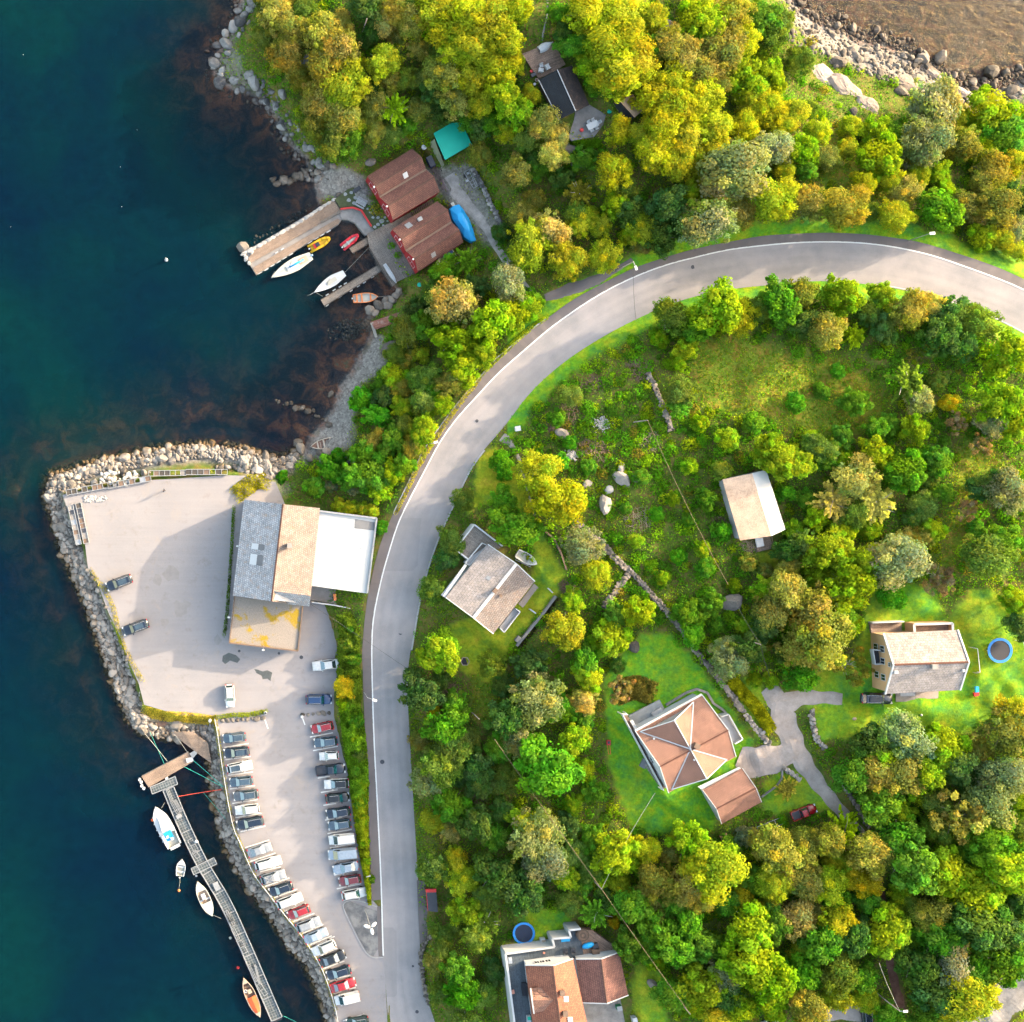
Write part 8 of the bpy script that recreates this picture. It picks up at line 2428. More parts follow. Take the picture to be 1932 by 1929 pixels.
q = G_(*cK(182, 800)); o = thing("lawn_mower", "red lawn mower with its handle at the lawn's left edge", "mower", q); mb = MB(); mb.box(q + Vector((0, .15, .3)), (.75, .9, .4)); part(o, "deck", mb, "red_paint"); mb = MB(); mb.box(q + Vector((0, .2, .55)), (.4, .4, .2)); part(o, "engine", mb, "dark_metal"); mb = MB(); mb.bar(q + Vector((.2, -.2, .4)), q + Vector((.2, -1.8, 1.0)), .08); mb.bar(q + Vector((-.2, -.2, .4)), q + Vector((-.2, -1.8, 1.0)), .08); mb.bar(q + Vector((.2, -1.8, 1.0)), q + Vector((-.2, -1.8, 1.0)), .08); part(o, "handle", mb, "orange_cover")
q = G_(*cT(1500, 103)); o = thing("log_crate", "small reddish crate beside the grey green bush", "crate", q); mb = MB(); mb.box(q + VZ(.4), (1.2, 1.2, .8), .5); part(o, "box_body", mb, "brush_wood"); mb = MB(); mb.box(q + VZ(.82), (1.3, 1.3, .06), .5); part(o, "lid", mb, "pink_cloth")
tr = thing("boat_trailer", "long thin trailer left of the dark red pickup", "trailer", G_(*cK(1330, 1390), .0)); zt = tr.location.z
ladder_frame(tr, cK, (1270, 1430), (1460, 1355), 1.2, 3, zt + .6, "frame", "grey_metal", .08)
for s in ((1290, 1395), (1310, 1440)):
 mb = MB(); p = PT(cK, s, zt + .3); mb.bar(p + Vector((.04, .08, 0)), p - Vector((.04, .08, 0)), .5, n=12); part(tr, "wheel", mb, "black_rubber")
# deck stair rail, hexagonal sandbox
q = G_(*cW(815, 375)); o = thing("sand_box", "small hexagonal box under the roadside trees", "box", q); mb = MB(); n = 6
for k in range(6):
 a, b = 2 * math.pi * k / 6, 2 * math.pi * (k + 1) / 6; mb.bar(q + Vector((math.cos(a) * .8, math.sin(a) * .8, .15)), q + Vector((math.cos(b) * .8, math.sin(b) * .8, .15)), .12, .35)
part(o, "rim", mb, "pole_wood"); mb = MB(); mb.cyl(q, .75, .08, 6); part(o, "filling", mb, "mat_black")
q = G_(*cA(775, 480)); o = thing("pump_house", "small grey concrete hut roof among the shore trees", "hut", q); mb = MB(); mb.box(q + VZ(1.0), (2.2, 2.6, 2.0), -.7); part(o, "wall", mb, "concrete"); mb = MB(); mb.box(q + VZ(2.06), (2.4, 2.8, .14), -.7); part(o, "roof", mb, "grey_membrane")
# ------------------------------------------------------------------ the man walking on the quay
pb = PT(cF, (948, 540), 2.035)
pt_ = thing("person", "person in dark clothes walking across the open quay", "person", pb, 2.6)
me = bpy.data.meshes.new("body")
J = [(0, 0, .95), (0, 0, 1.15), (.02, 0, 1.40), (.03, 0, 1.52), (.05, 0, 1.64), (.06, 0, 1.74),
  (.02, .19, 1.40), (-.06, .25, 1.12), (.06, .26, .88), (.12, .26, .80), (.02, -.19, 1.40), (.10, -.25, 1.13), (.26, -.24, .95), (.33, -.23, .90),
  (0, .10, .90), (.16, .10, .50), (.08, .10, .09), (.22, .10, .04), (0, -.10, .90), (-.06, -.10, .48), (-.26, -.10, .12), (-.14, -.10, .04)]
E = [(0, 1), (1, 2), (2, 3), (3, 4), (4, 5), (2, 6), (6, 7), (7, 8), (8, 9), (2, 10), (10, 11), (11, 12), (12, 13), (0, 14), (14, 15), (15, 16), (16, 17), (0, 18), (18, 19), (19, 20), (20, 21)]
RAD = [.15, .14, .15, .06, .095, .07, .07, .055, .045, .035, .07, .055, .045, .035, .10, .075, .05, .045, .10, .075, .05, .045]
me.from_pydata(J, E, []); bo = link("body", me); bo.parent = pt_
me.materials.append(MATS["dark_cloth"])
sk = bo.modifiers.new("skin", 'SKIN'); sb_ = bo.modifiers.new("sub", 'SUBSURF'); sb_.levels = 1; sb_.render_levels = 2
if not me.skin_vertices:
 bpy.context.view_layer.objects.active = bo
for v, r in zip(me.skin_vertices[0].data, RAD):
 v.radius = (r, r)
me.skin_vertices[0].data[0].use_root = True
mb = MB(); mb.ico((.055, 0, 1.70), .115, (1, .95, .95), 2); lp(pt_, "hair", mb, "brown_timber", True)
mb = MB(); mb.ico((.15, 0, 1.62), .07, (.8, 1, 1.3), 2); lp(pt_, "face", mb, "skin", True)
for sx, sy, sz_ in ((.13, .265, .78), (.35, -.225, .885)):
 mb = MB(); mb.ico((sx, sy, sz_), .05, (1.3, .6, .8), 2)
 for k in range(5):
  mb.bar((sx + .03, sy - .03 + k * .015, sz_ - .02), (sx + .09 - abs(k - 2) * .008, sy - .03 + k * .015, sz_ - .05), .018, n=5)
 lp(pt_, "hand", mb, "skin")
# ------------------------------------------------------------------ foliage
def leaf_cloud(name, C_, N_, S_, T_, mat):
 """small leaf-clump quads: centres, normals, half sizes, tints"""
 n = len(C_)
 r = RNG.normal(size=(n, 3))
 t = np.cross(N_, r); t /= np.linalg.norm(t, axis=1)[:, None] + 1e-9
 b = np.cross(N_, t)
 s = S_[:, None]
 asp = RNG.uniform(.55, 1.0, (n, 1))
 v = np.stack([C_ - t * s - b * s * asp * .3, C_ + b * s * asp * -1.0 * .6 + t * s * .2, C_ + t * s + b * s * asp * .3, C_ + b * s * asp - t * s * .2], 1).reshape(-1, 3).astype(np.float32)
 me = bpy.data.meshes.new(name)
 me.vertices.add(n * 4); me.vertices.foreach_set("co", v.ravel())
 me.loops.add(n * 4); me.loops.foreach_set("vertex_index", np.arange(n * 4, dtype=np.int32))
 me.polygons.add(n); me.polygons.foreach_set("loop_start", np.arange(0, n * 4, 4, dtype=np.int32)); me.polygons.foreach_set("loop_total", np.full(n, 4, np.int32))
 at = me.attributes.new("tint", 'FLOAT_COLOR', 'FACE')
 col = np.ones((n, 4), np.float32); col[:, :3] = T_
 at.data.foreach_set("color", col.ravel())
 me.materials.append(MATS[mat]); me.update()
 return me
def blob_leaves(blobs, n, size, g, up=.25, fill=.30):
 """leaves over the outsides of overlapping blobs; blobs = (x, y, z, r)"""
 B = np.array(blobs); w = B[:, 3] ** 2; w = w / w.sum()
 k = g.choice(len(B), n, p=w)
 d = g.normal(size=(n, 3)); d[:, 2] += up; d /= np.linalg.norm(d, axis=1)[:, None]
 rad = np.where(g.random(n) < fill, g.uniform(.3, .85, n), g.uniform(.74, 1.22, n))
 C_ = B[k, :3] + d * (B[k, 3] * rad)[:, None]
 N_ = d * .9 + g.normal(size=(n, 3)) * .38 + np.array([0, 0, .25]); N_ /= np.linalg.norm(N_, axis=1)[:, None]
 S_ = size * g.uniform(.65, 1.4, n)
 bt = g.uniform(.8, 1.2, (len(B), 1)) * np.stack([g.uniform(.68, 1.18, len(B)), g.uniform(.88, 1.1, len(B)), g.uniform(.8, 1.5, len(B))], 1)
 T_ = bt[k] * g.uniform(.72, 1.32, (n, 1))
 yl = g.random(n) < .22
 T_[yl] *= np.array([1.25, 1.08, .8])
 return C_, N_, S_, np.clip(T_, .2, 2.2)
def crown_template(kind, seed):
 g = np.random.default_rng(seed)
 blobs = []
 if kind == "fluffy":
  blobs.append((0, 0, 1.0, .62))
  for _ in range(17):
   a = g.uniform(0, 6.283); e = g.uniform(-.35, 1.2); q = g.uniform(.50, .72)
   blobs.append((math.cos(a) * math.cos(e) * q, math.sin(a) * math.cos(e) * q, 1.0 + math.sin(e) * q * .85, g.uniform(.20, .36)))
  for _ in range(14):
   a = g.uniform(0, 6.283); e = g.uniform(-.3, 1.0); q = g.uniform(.78, .95)
   blobs.append((math.cos(a) * math.cos(e) * q, math.sin(a) * math.cos(e) * q, 1.0 + math.sin(e) * q * .85, g.uniform(.09, .17)))
  return blob_leaves(blobs, 7600, .040, g)
 if kind == "broad":
  blobs.append((0, 0, .95, .60))
  for _ in range(26):
   a = g.uniform(0, 6.283); e = g.uniform(-.3, 1.3); q = g.uniform(.55, .86)
   blobs.append((math.cos(a) * math.cos(e) * q, math.sin(a) * math.cos(e) * q, .95 + math.sin(e) * q * .8, g.uniform(.13, .25)))
  return blob_leaves(blobs, 5200, .052, g)
 if kind == "spray":          # feathery radial boughs
  C_, N_, S_, T_ = [], [], [], []
  for k in range(34):
   a = k * 2.399 + g.uniform(-.2, .2); e = g.uniform(.0, 1.15); l = g.uniform(.65, 1.02) * (1 - .25 * e)
   dirv = np.array([math.cos(a) * math.cos(e), math.sin(a) * math.cos(e), math.sin(e)])
   m_ = 95; t = g.uniform(.15, 1, m_)
   c = np.array([0, 0, .75]) + dirv * (t * l)[:, None]; c[:, 2] -= .22 * t ** 2
   c += g.normal(0, .06, (m_, 3)) * (1.2 - t)[:, None]
   C_.append(c); nn = g.normal(size=(m_, 3)) * .6 + np.array([0, 0, .8]); N_.append(nn / np.linalg.norm(nn, axis=1)[:, None])
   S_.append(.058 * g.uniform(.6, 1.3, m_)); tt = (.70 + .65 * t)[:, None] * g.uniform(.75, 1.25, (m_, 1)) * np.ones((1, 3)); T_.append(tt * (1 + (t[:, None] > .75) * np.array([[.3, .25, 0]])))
  return np.concatenate(C_), np.concatenate(N_), np.concatenate(S_), np.concatenate(T_)
 if kind == "ball":
  blobs.append((0, 0, .62, .66))
  for _ in range(20):
   a = g.uniform(0, 6.283); e = g.uniform(-.2, 1.4)
   blobs.append((math.cos(a) * math.cos(e) * .72, math.sin(a) * math.cos(e) * .72, .60 + math.sin(e) * .62, g.uniform(.16, .28)))
  return blob_leaves(blobs, 3200, .064, g)
 if kind == "airy":           # thin crown, branches showing
  for _ in range(34):
   a = g.uniform(0, 6.283); e = g.uniform(-.3, 1.2); q = g.uniform(.35, .95)
   blobs.append((math.cos(a) * math.cos(e) * q, math.sin(a) * math.cos(e) * q, .95 + math.sin(e) * q * .75, g.uniform(.08, .2)))
  return blob_leaves(blobs, 2700, .045, g)
TEMPL = {}
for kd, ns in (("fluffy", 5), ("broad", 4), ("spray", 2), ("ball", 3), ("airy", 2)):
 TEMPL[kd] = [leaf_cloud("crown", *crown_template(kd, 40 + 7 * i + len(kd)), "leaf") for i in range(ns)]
def trunk_template(seed, mat, h=.95):
 rnd = random.Random(seed); mb = MB()
 top = Vector((rnd.uniform(-.06, .06), rnd.uniform(-.06, .06), h))
 mb.bar((0, 0, -.15), top * .5, .105, n=8, w2=.78); mb.bar(top * .5, top, .08, n=8, w2=.5)
 for k in range(8):
  a = k * 2.4 + rnd.uniform(-.3, .3); s = top * rnd.uniform(.4, .95); l = rnd.uniform(.4, .75)
  m_ = s + Vector((math.cos(a) * l * .55, math.sin(a) * l * .55, l * .35)); e = m_ + Vector((math.cos(a + .3) * l * .45, math.sin(a + .3) * l * .45, l * .3))
  mb.bar(s, m_, .04, n=5, w2=.6); mb.bar(m_, e, .024, n=5, w2=.4)
 return mb.mesh("trunk", mat)
TRUNKS = [trunk_template(k, "pale_bark" if k % 2 else "bark") for k in range(4)]
STEMS = [trunk_template(10 + k, "bark", .5) for k in range(2)]
PAL = {"Y": (.262, .280, .012), "O": (.235, .215, .030), "o": (.165, .165, .024), "L": (.175, .260, .008), "G": (.085, .190, .012), "g": (.110, .165, .020), "d": (.056, .110, .018),
  "W": (.190, .215, .070), "P": (.31, .27, .055), "A": (.38, .27, .008), "2": (.070, .215, .010), "R": (.25, .165, .055)}
CNAME = {"Y": "yellow green", "O": "olive", "o": "dark olive", "L": "lime green", "G": "mid green", "g": "dull green", "d": "dark green", "W": "grey green", "P": "pale olive", "A": "golden", "2": "vivid green", "R": "reddish"}
KIND = {"Y": "fluffy", "O": "fluffy", "o": "fluffy", "L": "broad", "G": "broad", "g": "fluffy", "d": "broad", "W": "fluffy", "P": "fluffy", "A": "fluffy", "2": "broad", "R": "airy"}
TREES = """
520 30 34 O;555 60 34 O;500 75 24 o;545 105 34 O;575 20 26 g;610 70 40 O;640 95 38 O;620 140 40 O;655 165 42 Y;600 195 36 O;640 220 40 O;590 235 28 o;625 275 34 g;660 265 30 G;670 235 24 Y;640 50 26 O;690 230 22 O;722 122 34 Y;745 205 36 L s;715 170 20 d;725 45 24 P;750 20 28 O;690 20 30 d;700 62 22 d;790 95 22 O;775 40 28 O;565 150 22 o;
815 25 36 Y;850 60 38 Y;880 30 36 Y;860 105 34 Y;900 90 36 Y;835 140 36 O;885 150 36 Y;930 40 38 Y;955 80 34 Y;940 130 36 Y;975 20 30 Y;985 112 20 Y;905 195 30 Y;950 180 34 L;975 215 30 L;860 190 30 O;815 170 24 d;790 150 20 g;830 215 26 d;870 240 24 G;905 240 28 d;1000 180 20 Y;930 230 26 G;770 235 20 G;765 150 22 g;
1100 30 38 Y;1140 50 38 Y;1080 85 26 G;1150 95 40 Y;1180 30 38 Y;1190 80 36 Y;1110 130 30 L;1165 140 40 Y;1200 120 36 Y;1064 60 22 d;1095 175 20 G;1150 185 34 Y;1230 40 30 Y;1260 85 32 O;1290 110 34 O;1270 150 30 Y;1300 40 32 L;1340 50 36 L;1380 30 36 O;1360 90 38 O;1400 80 36 Y;1330 130 36 O;1390 135 36 L;1430 40 36 G;1450 80 34 g;1470 40 30 g;1440 130 32 L;1410 180 32 L;1465 165 22 L;1230 190 34 Y;1280 210 36 Y;1320 190 36 Y;1250 240 36 Y;1290 265 34 Y;1340 240 34 Y;1230 290 34 Y;1270 310 32 Y;1060 25 22 G;
973 328 30 o;1041 227 30 O;1072 238 20 P;1043 294 30 P;999 261 26 g;903 292 24 o;1156 326 38 Y;1093 365 30 o s;1007 378 22 o;984 406 26 O;1038 435 32 P;994 466 40 Y;1130 427 20 Y;1116 409 16 Y;1140 482 30 Y;1070 490 32 Y;1171 242 26 Y;1212 255 24 Y;1260 391 38 d;1299 365 24 L;1247 443 34 d;1208 464 18 o;1312 417 36 g;1015 320 24 G;1085 400 22 g;1190 400 26 d;1060 340 24 d;1100 300 22 G;1010 300 22 d;945 440 18 d;1180 360 22 g;
1381 328 55 W;1450 282 34 W;1510 288 32 L;1329 426 42 W;1456 380 40 Y;1519 386 32 O;1392 403 30 o;1415 201 30 Y;1350 285 26 Y;1310 310 28 Y;1480 320 22 Y;1400 240 28 Y;1450 220 26 Y;
1508 113 24 g;1432 196 36 Y;1493 217 26 Y;1599 242 23 Y;1649 247 30 L;1654 297 36 L;1735 272 42 W;1760 201 50 W;1800 222 26 Y;1860 211 42 L;1891 257 38 G;1815 274 34 o;1916 312 28 Y;1866 327 38 o;1850 352 30 o;1770 327 26 L;1730 327 22 Y;1704 362 28 O;1624 347 24 Y;1594 393 42 O;1684 413 30 Y;1765 398 42 G;1815 388 28 o;1871 398 36 o;1906 433 26 W;1881 443 26 Y;1916 383 34 d;1540 250 24 Y;1560 300 24 o;1470 240 24 Y;1520 210 20 g;1640 400 20 g;
1469 570 36 G;1508 557 30 o;1555 628 34 O;1586 557 34 L;1612 633 24 L s;1664 562 26 L;1711 586 34 o;1760 557 26 P;1794 596 32 d;1768 633 36 d;1846 601 34 g;1807 654 28 d;1893 669 38 L;1716 719 40 g s;1729 755 26 W;1886 766 38 L;1867 800 24 W;1909 797 28 L;1646 857 30 L;1617 901 36 P;1573 948 36 P s;1656 948 40 P s;1450 849 30 L;1502 873 28 L;1724 810 28 L;1893 927 36 W;1859 914 30 d;1612 758 24 G;1703 888 36 G;1510 610 28 d;1430 585 26 g;1670 620 26 d;1640 590 24 d;1590 1000 26 L;1770 870 26 G;
1344 565 44 L;1391 601 30 Y;1263 599 32 g;1307 622 30 G;1242 638 18 L;1292 661 24 L;1276 685 18 L;1281 740 28 g;1281 766 22 G;1073 747 22 g;
1012 890 42 Y;1050 945 52 Y;973 994 44 G;952 947 30 G;946 874 20 2 b;954 893 16 2 b;1098 1030 34 W;1124 1085 26 Y;1062 1189 34 Y;1150 1202 34 L;1080 1132 20 L;869 942 22 g;850 1020 28 g;845 1050 24 d;815 1112 26 g;830 1228 42 L;926 1254 28 g;999 1249 28 d;1106 1241 30 G;1111 1275 28 L;1202 1155 28 L;1160 1160 22 G;950 970 26 g;
1010 1322 46 W;953 1356 40 d;976 1390 30 W;1083 1395 30 L;1101 1322 26 P;1108 1285 22 Y;794 1304 36 d;819 1340 16 A;839 1367 36 G;851 1408 34 g;794 1395 22 o;828 1447 36 g;805 1470 30 W;896 1447 34 d;908 1481 30 d;851 1516 32 G;819 1550 22 Y;851 1568 22 P;896 1550 36 d;930 1573 30 G;1033 1447 54 2;953 1470 26 g;1010 1580 46 W;987 1550 30 L;860 1330 26 G;880 1390 26 g;
814 1636 28 g;874 1662 30 Y;858 1623 26 Y;876 1716 32 L;941 1649 42 d;981 1680 40 d;1020 1617 38 W;1066 1649 30 L;915 1740 34 g s;897 1768 28 g;822 1755 20 g;822 1813 22 o;863 1831 34 G;871 1870 32 2;828 1875 22 g;910 1878 26 g;931 1831 22 d;1124 1722 34 G s;1158 1740 14 A;1189 1706 34 G;1150 1696 24 d;1184 1779 28 G;880 1930 30 g;1000 1640 28 d;
1156 1604 40 L;1216 1601 30 Y;1120 1586 26 G;1187 1630 26 L;1234 1664 38 o;1286 1666 36 O;1338 1638 52 Y;1299 1586 38 L;1200 1703 30 G;1234 1721 24 O;1268 1703 26 G;1312 1698 26 O;1299 1739 32 G;1239 1755 34 G;1270 1791 38 G;1325 1781 36 G;1411 1744 40 L;1416 1812 52 L;1359 1838 34 W;1320 1859 40 L;1268 1877 34 G;1310 1898 28 L;1364 1872 34 d;1396 1895 34 L;1351 1921 28 Y;1450 1885 34 L;1458 1664 30 Y;1447 1591 34 O;1416 1656 24 G;1403 1578 18 W b;1370 1700 26 G;1110 1640 26 g;1075 1700 24 g;
1461 1598 38 O;1513 1593 34 O;1554 1582 32 O;1591 1562 36 L s;1633 1609 38 O;1622 1661 30 A;1458 1661 32 Y;1515 1653 34 o;1560 1666 32 Y;1500 1731 34 P;1575 1734 32 Y;1552 1778 38 G;1612 1765 34 d;1672 1757 42 L;1680 1713 22 L;1448 1843 54 L;1513 1833 32 2;1575 1833 36 g;1515 1893 36 O;1575 1880 30 Y;1630 1890 24 Y;1627 1843 28 G;1599 1465 36 G;1651 1458 34 O;1690 1460 36 O;1747 1455 38 L;1659 1517 40 G;1703 1536 26 L;1690 1572 36 G;1807 1536 48 O a;1859 1517 40 W;1859 1575 44 G;1724 1630 52 G;1781 1640 46 L;1833 1687 44 L;1885 1635 44 L;1755 1721 32 O;1768 1773 42 G;1789 1812 38 W;1729 1817 40 d;1846 1739 50 d;1885 1765 40 d;1885 1812 44 G;1833 1830 38 G;1768 1869 44 d;1851 1882 52 Y;1781 1903 30 Y;1742 1908 28 G;1677 1916 30 G;1924 1504 36 L;1885 1460 38 W;1911 1700 30 d;1460 1740 30 G;1640 1700 26 G;1760 1560 32 g;
1533 1153 44 O;1549 1199 44 O;1515 1222 38 O;1606 1106 46 L;1560 1035 38 L;1686 1058 46 W;1629 1058 34 L;1686 1128 26 2 b;1608 1181 22 L b;1606 1256 32 o a;1510 1277 30 2;1773 1090 30 R a;1857 1051 46 g;1891 1024 36 G;1914 1131 26 L;1921 1179 28 d;1709 1388 42 W;1645 1402 34 d;1777 1404 36 L;1661 1434 36 L;1898 1382 42 o;1910 1347 30 Y;1800 1440 34 d;1840 1420 28 o;
1480 1117 36 O;1454 1156 34 o;1295 1156 28 G;1371 1247 30 W;1366 1221 22 W;1410 1221 30 d;1308 1195 24 2;1340 1140 26 G;1441 1182 32 d;1384 1106 14 L;1324 1036 16 L;1598 1018 22 P s;1467 869 34 L;1470 1030 24 d;1480 1230 22 d;
852 575 46 P;882 496 36 G s;833 497 26 G;957 536 36 W;784 584 24 d;768 627 32 o;800 614 30 G;859 646 40 L;931 607 42 L;963 594 32 L;914 666 30 L;872 698 32 L;794 669 16 Y;765 679 18 O;755 734 22 O;778 760 18 O;800 711 30 g;680 754 26 2;712 786 26 2;725 750 24 d;738 832 26 G;771 809 18 Y;804 806 22 L;781 848 22 O;830 764 22 L;846 724 26 o;638 861 16 2;624 887 26 2;660 900 28 G;703 894 32 G;738 894 26 L;592 920 22 G;667 926 10 W b;624 917 14 W b;715 926 24 L;533 900 12 2;815 555 24 d;900 540 26 d;760 800 20 g;
655 1215 14 g;668 1245 13 G;650 1330 14 L;672 1360 15 G;668 1395 13 L;680 1425 14 g;672 1455 13 G;684 1480 13 L;680 1515 12 G;686 1550 11 L;684 1590 10 L;692 1625 9 L;695 1660 8 G;660 1185 12 G;724 997 14 2 b;643 1297 20 A;640 958 16 Y;662 962 16 Y;684 966 16 Y;702 970 14 Y;1165 1255 14 d;1170 1300 24 R;1450 1300 16 L;1430 1290 14 L;1485 1490 26 O s;1285 1580 22 Y;1050 790 18 G;1075 835 14 2;1060 870 16 2;1110 880 14 G;1210 900 16 G;1300 880 18 L;1330 940 22 G;1360 890 20 g;1320 800 18 L;1370 830 20 L;1420 800 18 G;1500 760 18 2;1550 740 16 G;1580 700 14 2;1530 830 18 L;1560 870 20 G;1480 930 18 2;1500 1000 20 L;1520 940 18 G;1360 1000 18 2;1300 980 16 G;1270 940 14 L;1240 970 14 2;1330 1070 16 G;1280 1050 14 2;1200 1020 14 L;1180 960 12 G;1250 1090 14 L;1410 1060 18 O;1440 1080 18 o;1350 1180 18 G;1790 760 18 A;1800 800 20 R;1850 840 20 R;1770 720 18 g;1680 800 20 G;1740 860 18 2;1780 930 20 G;1820 960 20 R;1840 1000 18 G;1760 1000 20 L;1720 980 18 g;1640 1000 20 L
"""
LAND = [((850, 262), "teal roofed shed"), ((760, 345), "upper boathouse"), ((805, 440), "lower boathouse"), ((1065, 170), "black roofed cabin"), ((1180, 205), "small hut"), ((1028, 88), "upturned boat"), ((1720, 450), "upper street lamp"), ((1196, 495), "lay-by lamp pole"),
  ((1600, 130), "long pale rock slab"), ((1870, 135), "big boulder in the water"), ((1425, 955), "cream roofed shed"), ((1172, 905), "two big boulders"), ((925, 1095), "grey bungalow"), ((1290, 1400), "cross gabled house"), ((1375, 1500), "terracotta garage"), ((1735, 1245), "yellow house"), ((1886, 1228), "bright blue trampoline"),
  ((1500, 1330), "gravel drive junction"), ((1525, 1530), "dark red pickup"), ((1066, 1830), "bottom edge house"), ((988, 1762), "dark trampoline"), ((813, 1700), "roadside shelter"), ((1135, 1678), "lower cable pole"), ((1690, 1830), "red path"), ((650, 1040), "white warehouse roof"), ((615, 836), "old rowing boat"), ((730, 605), "rusty jetty"), ((555, 120), "shore pump house"), ((1135, 790), "white stone heap"), ((1505, 760), "orange meadow"), ((905, 1350), "roadside utility pole"), ((1185, 1072), "stone wall fork"), ((720, 40), "left wood's pole"), ((1865, 850), "reddish scrub")]
rt_ = random.Random(21)
plants = []
for tok in TREES.replace("\n", "").split(";"):
 f = tok.split()
 if len(f) < 4: continue
 u, v, r, c = float(f[0]), float(f[1]), float(f[2]), f[3]
 kd = {"s": "spray", "b": "ball", "a": "airy"}.get(f[4] if len(f) > 4 else "", None)
 plants.append([u, v, r, c, kd])
KEEP = [lst(cY, (85, 300), (535, 110), (720, 450), (820, 470), (1070, 1040), (1310, 1180), (1260, 1330), (1130, 1500), (900, 1560), (640, 1250), (330, 680)), lst(cY, (1400, 1000), (1500, 985), (1640, 920), (1840, 1110), (1712, 1225), (1600, 1280)), lst(cS, (1225, 345), (1588, 132), (1762, 500), (1385, 718)), lst(cS, (250, 965), (905, 565), (1305, 1190), (628, 1600)), lst(cS3, (370, 670), (1025, 265), (1405, 860), (745, 1285)), lst(cS, (1440, 1440), (1575, 1362), (1790, 1745), (1835, 1915), (1650, 1860)),
  lst(cS5, (70, 650), (335, 70), (566, 246), (860, 560), (495, 966)), lst(cS6, (78, 250), (605, 122), (862, 410), (998, 828), (736, 972), (388, 768)), lst(cS7, (90, 190), (110, 80), (860, 80), (1030, 465), (945, 770), (100, 700)), lst(cS9, (158, 205), (600, 130), (925, 812), (780, 1040), (580, 1085), (375, 945)), lst(cS8, (85, 290), (640, 100), (880, 240), (988, 605), (1000, 900), (180, 900)), ROADPOLY, LOT, lst(cG, (365, 278), (1462, 432), (1385, 1050), (905, 1160)),
  lst(cK, (1280, 380), (1560, 430), (1880, 420), (1880, 520), (1600, 560), (1560, 700), (1700, 980), (1880, 1220), (1800, 1260), (1560, 1000), (1430, 950), (1250, 1120), (1120, 950), (1360, 800)), lst(cV, (1660, 480), (1840, 520), (1905, 760), (1700, 1000)), lst(cR, (905, 1480), (980, 1460), (1090, 1840), (1000, 1830)), lst(cR, (860, 880), (910, 870), (945, 1080), (890, 1090)), lst(cR, (1700, 1700), (1960, 1580), (1960, 1960), (1600, 1960)), lst(cR, (450, 1850), (640, 1810), (830, 1850), (830, 1940), (450, 1940)), lst(cR, (480, 180), (570, 170), (700, 400), (600, 420))]
BOX = [(min(q[0] for q in k), max(q[0] for q in k), min(q[1] for q in k), max(q[1] for q in k)) for k in KEEP]
def clear(pl):
 for poly, bx in zip(KEEP, BOX):
  if not (bx[0] - pl[2] < pl[0] < bx[1] + pl[2] and bx[2] - pl[2] < pl[1] < bx[3] + pl[2]): continue
  road_ = poly is ROADPOLY
  if road_ and float(grid_at(road_d, np.array([pl[0]]), np.array([pl[1]]))[0]) < -45: continue
  for _ in range(10):
   need = pl[2] * (.62 if road_ else 1.02 if poly is KEEP[1] or poly is KEEP[0] else .82)
   s3 = sdf(np.array([pl[0], pl[0] + 2, pl[0]]), np.array([pl[1], pl[1], pl[1] + 2]), poly)
   s0, gx, gy = s3[0], s3[1] - s3[0], s3[2] - s3[0]
   if s0 < -need: break
   l_ = math.hypot(gx, gy) + 1e-6; st_ = min(need + s0, 8) + .5
   pl[0] -= gx / l_ * st_; pl[1] -= gy / l_ * st_
for pl in plants: clear(pl)
# young growth closing the gaps inside the woods
WOODS = [([(480, 0), (980, 0), (985, 100), (960, 250), (900, 300), (800, 230), (680, 280), (620, 280), (560, 180)], "OYgo"), ([(1080, 0), (1460, 0), (1470, 180), (1560, 260), (1700, 250), (1900, 230), (1930, 480), (1700, 430), (1400, 440), (1220, 480), (960, 500), (960, 330), (1100, 300), (1200, 260)], "YLOG"), ([(790, 1240), (930, 1280), (1100, 1300), (1130, 1560), (1100, 1700), (950, 1750), (820, 1900), (800, 1500)], "GgdL"), ([(1140, 1590), (1450, 1570), (1600, 1540), (1640, 1650), (1680, 1800), (1640, 1900), (1300, 1930), (1200, 1780), (1110, 1680)], "YGLO"), ([(1640, 1430), (1900, 1420), (1932, 1500), (1932, 1850), (1720, 1900), (1700, 1700)], "GLdg"), ([(780, 560), (960, 520), (1020, 590), (860, 740), (760, 900), (660, 900), (700, 800), (740, 650)], "LGgO"), ([(1440, 830), (1740, 800), (1780, 1000), (1700, 1090), (1480, 1250), (1400, 1230), (1350, 1120), (1500, 1020)], "LGOg")]
gw = random.Random(77); added = 0
for poly, cs_ in WOODS:
 P0 = np.array(poly); k_ = 0
 for _ in range(420):
  if k_ >= 16: break
  u, v = gw.uniform(P0[:, 0].min(), P0[:, 0].max()), gw.uniform(P0[:, 1].min(), P0[:, 1].max())
  if not pin(np.array([u]), np.array([v]), poly)[0]: continue
  r = gw.uniform(19, 27.5)
  if min(math.hypot(u - q[0], v - q[1]) - q[2] * .9 for q in plants) < 4: continue
  pl = [u, v, r, gw.choice(cs_), None]; clear(pl)
  if abs(pl[0] - u) + abs(pl[1] - v) > 3 or float(grid_at(zone[..., 0], np.array([u]), np.array([v]))[0]) > .3: continue
  plants.append(pl); k_ += 1
def where(u, v):
 best = min(range(len(LAND)), key=lambda k: math.dist((u, v), LAND[k][0]))
 (a, b), nm = LAND[best]
 dx, dy = u - a, v - b
 d = ("right of" if dx > 0 else "left of") if abs(dx) > abs(dy) else ("below" if dy > 0 else "above")
 return best, d, nm, math.hypot(dx, dy)
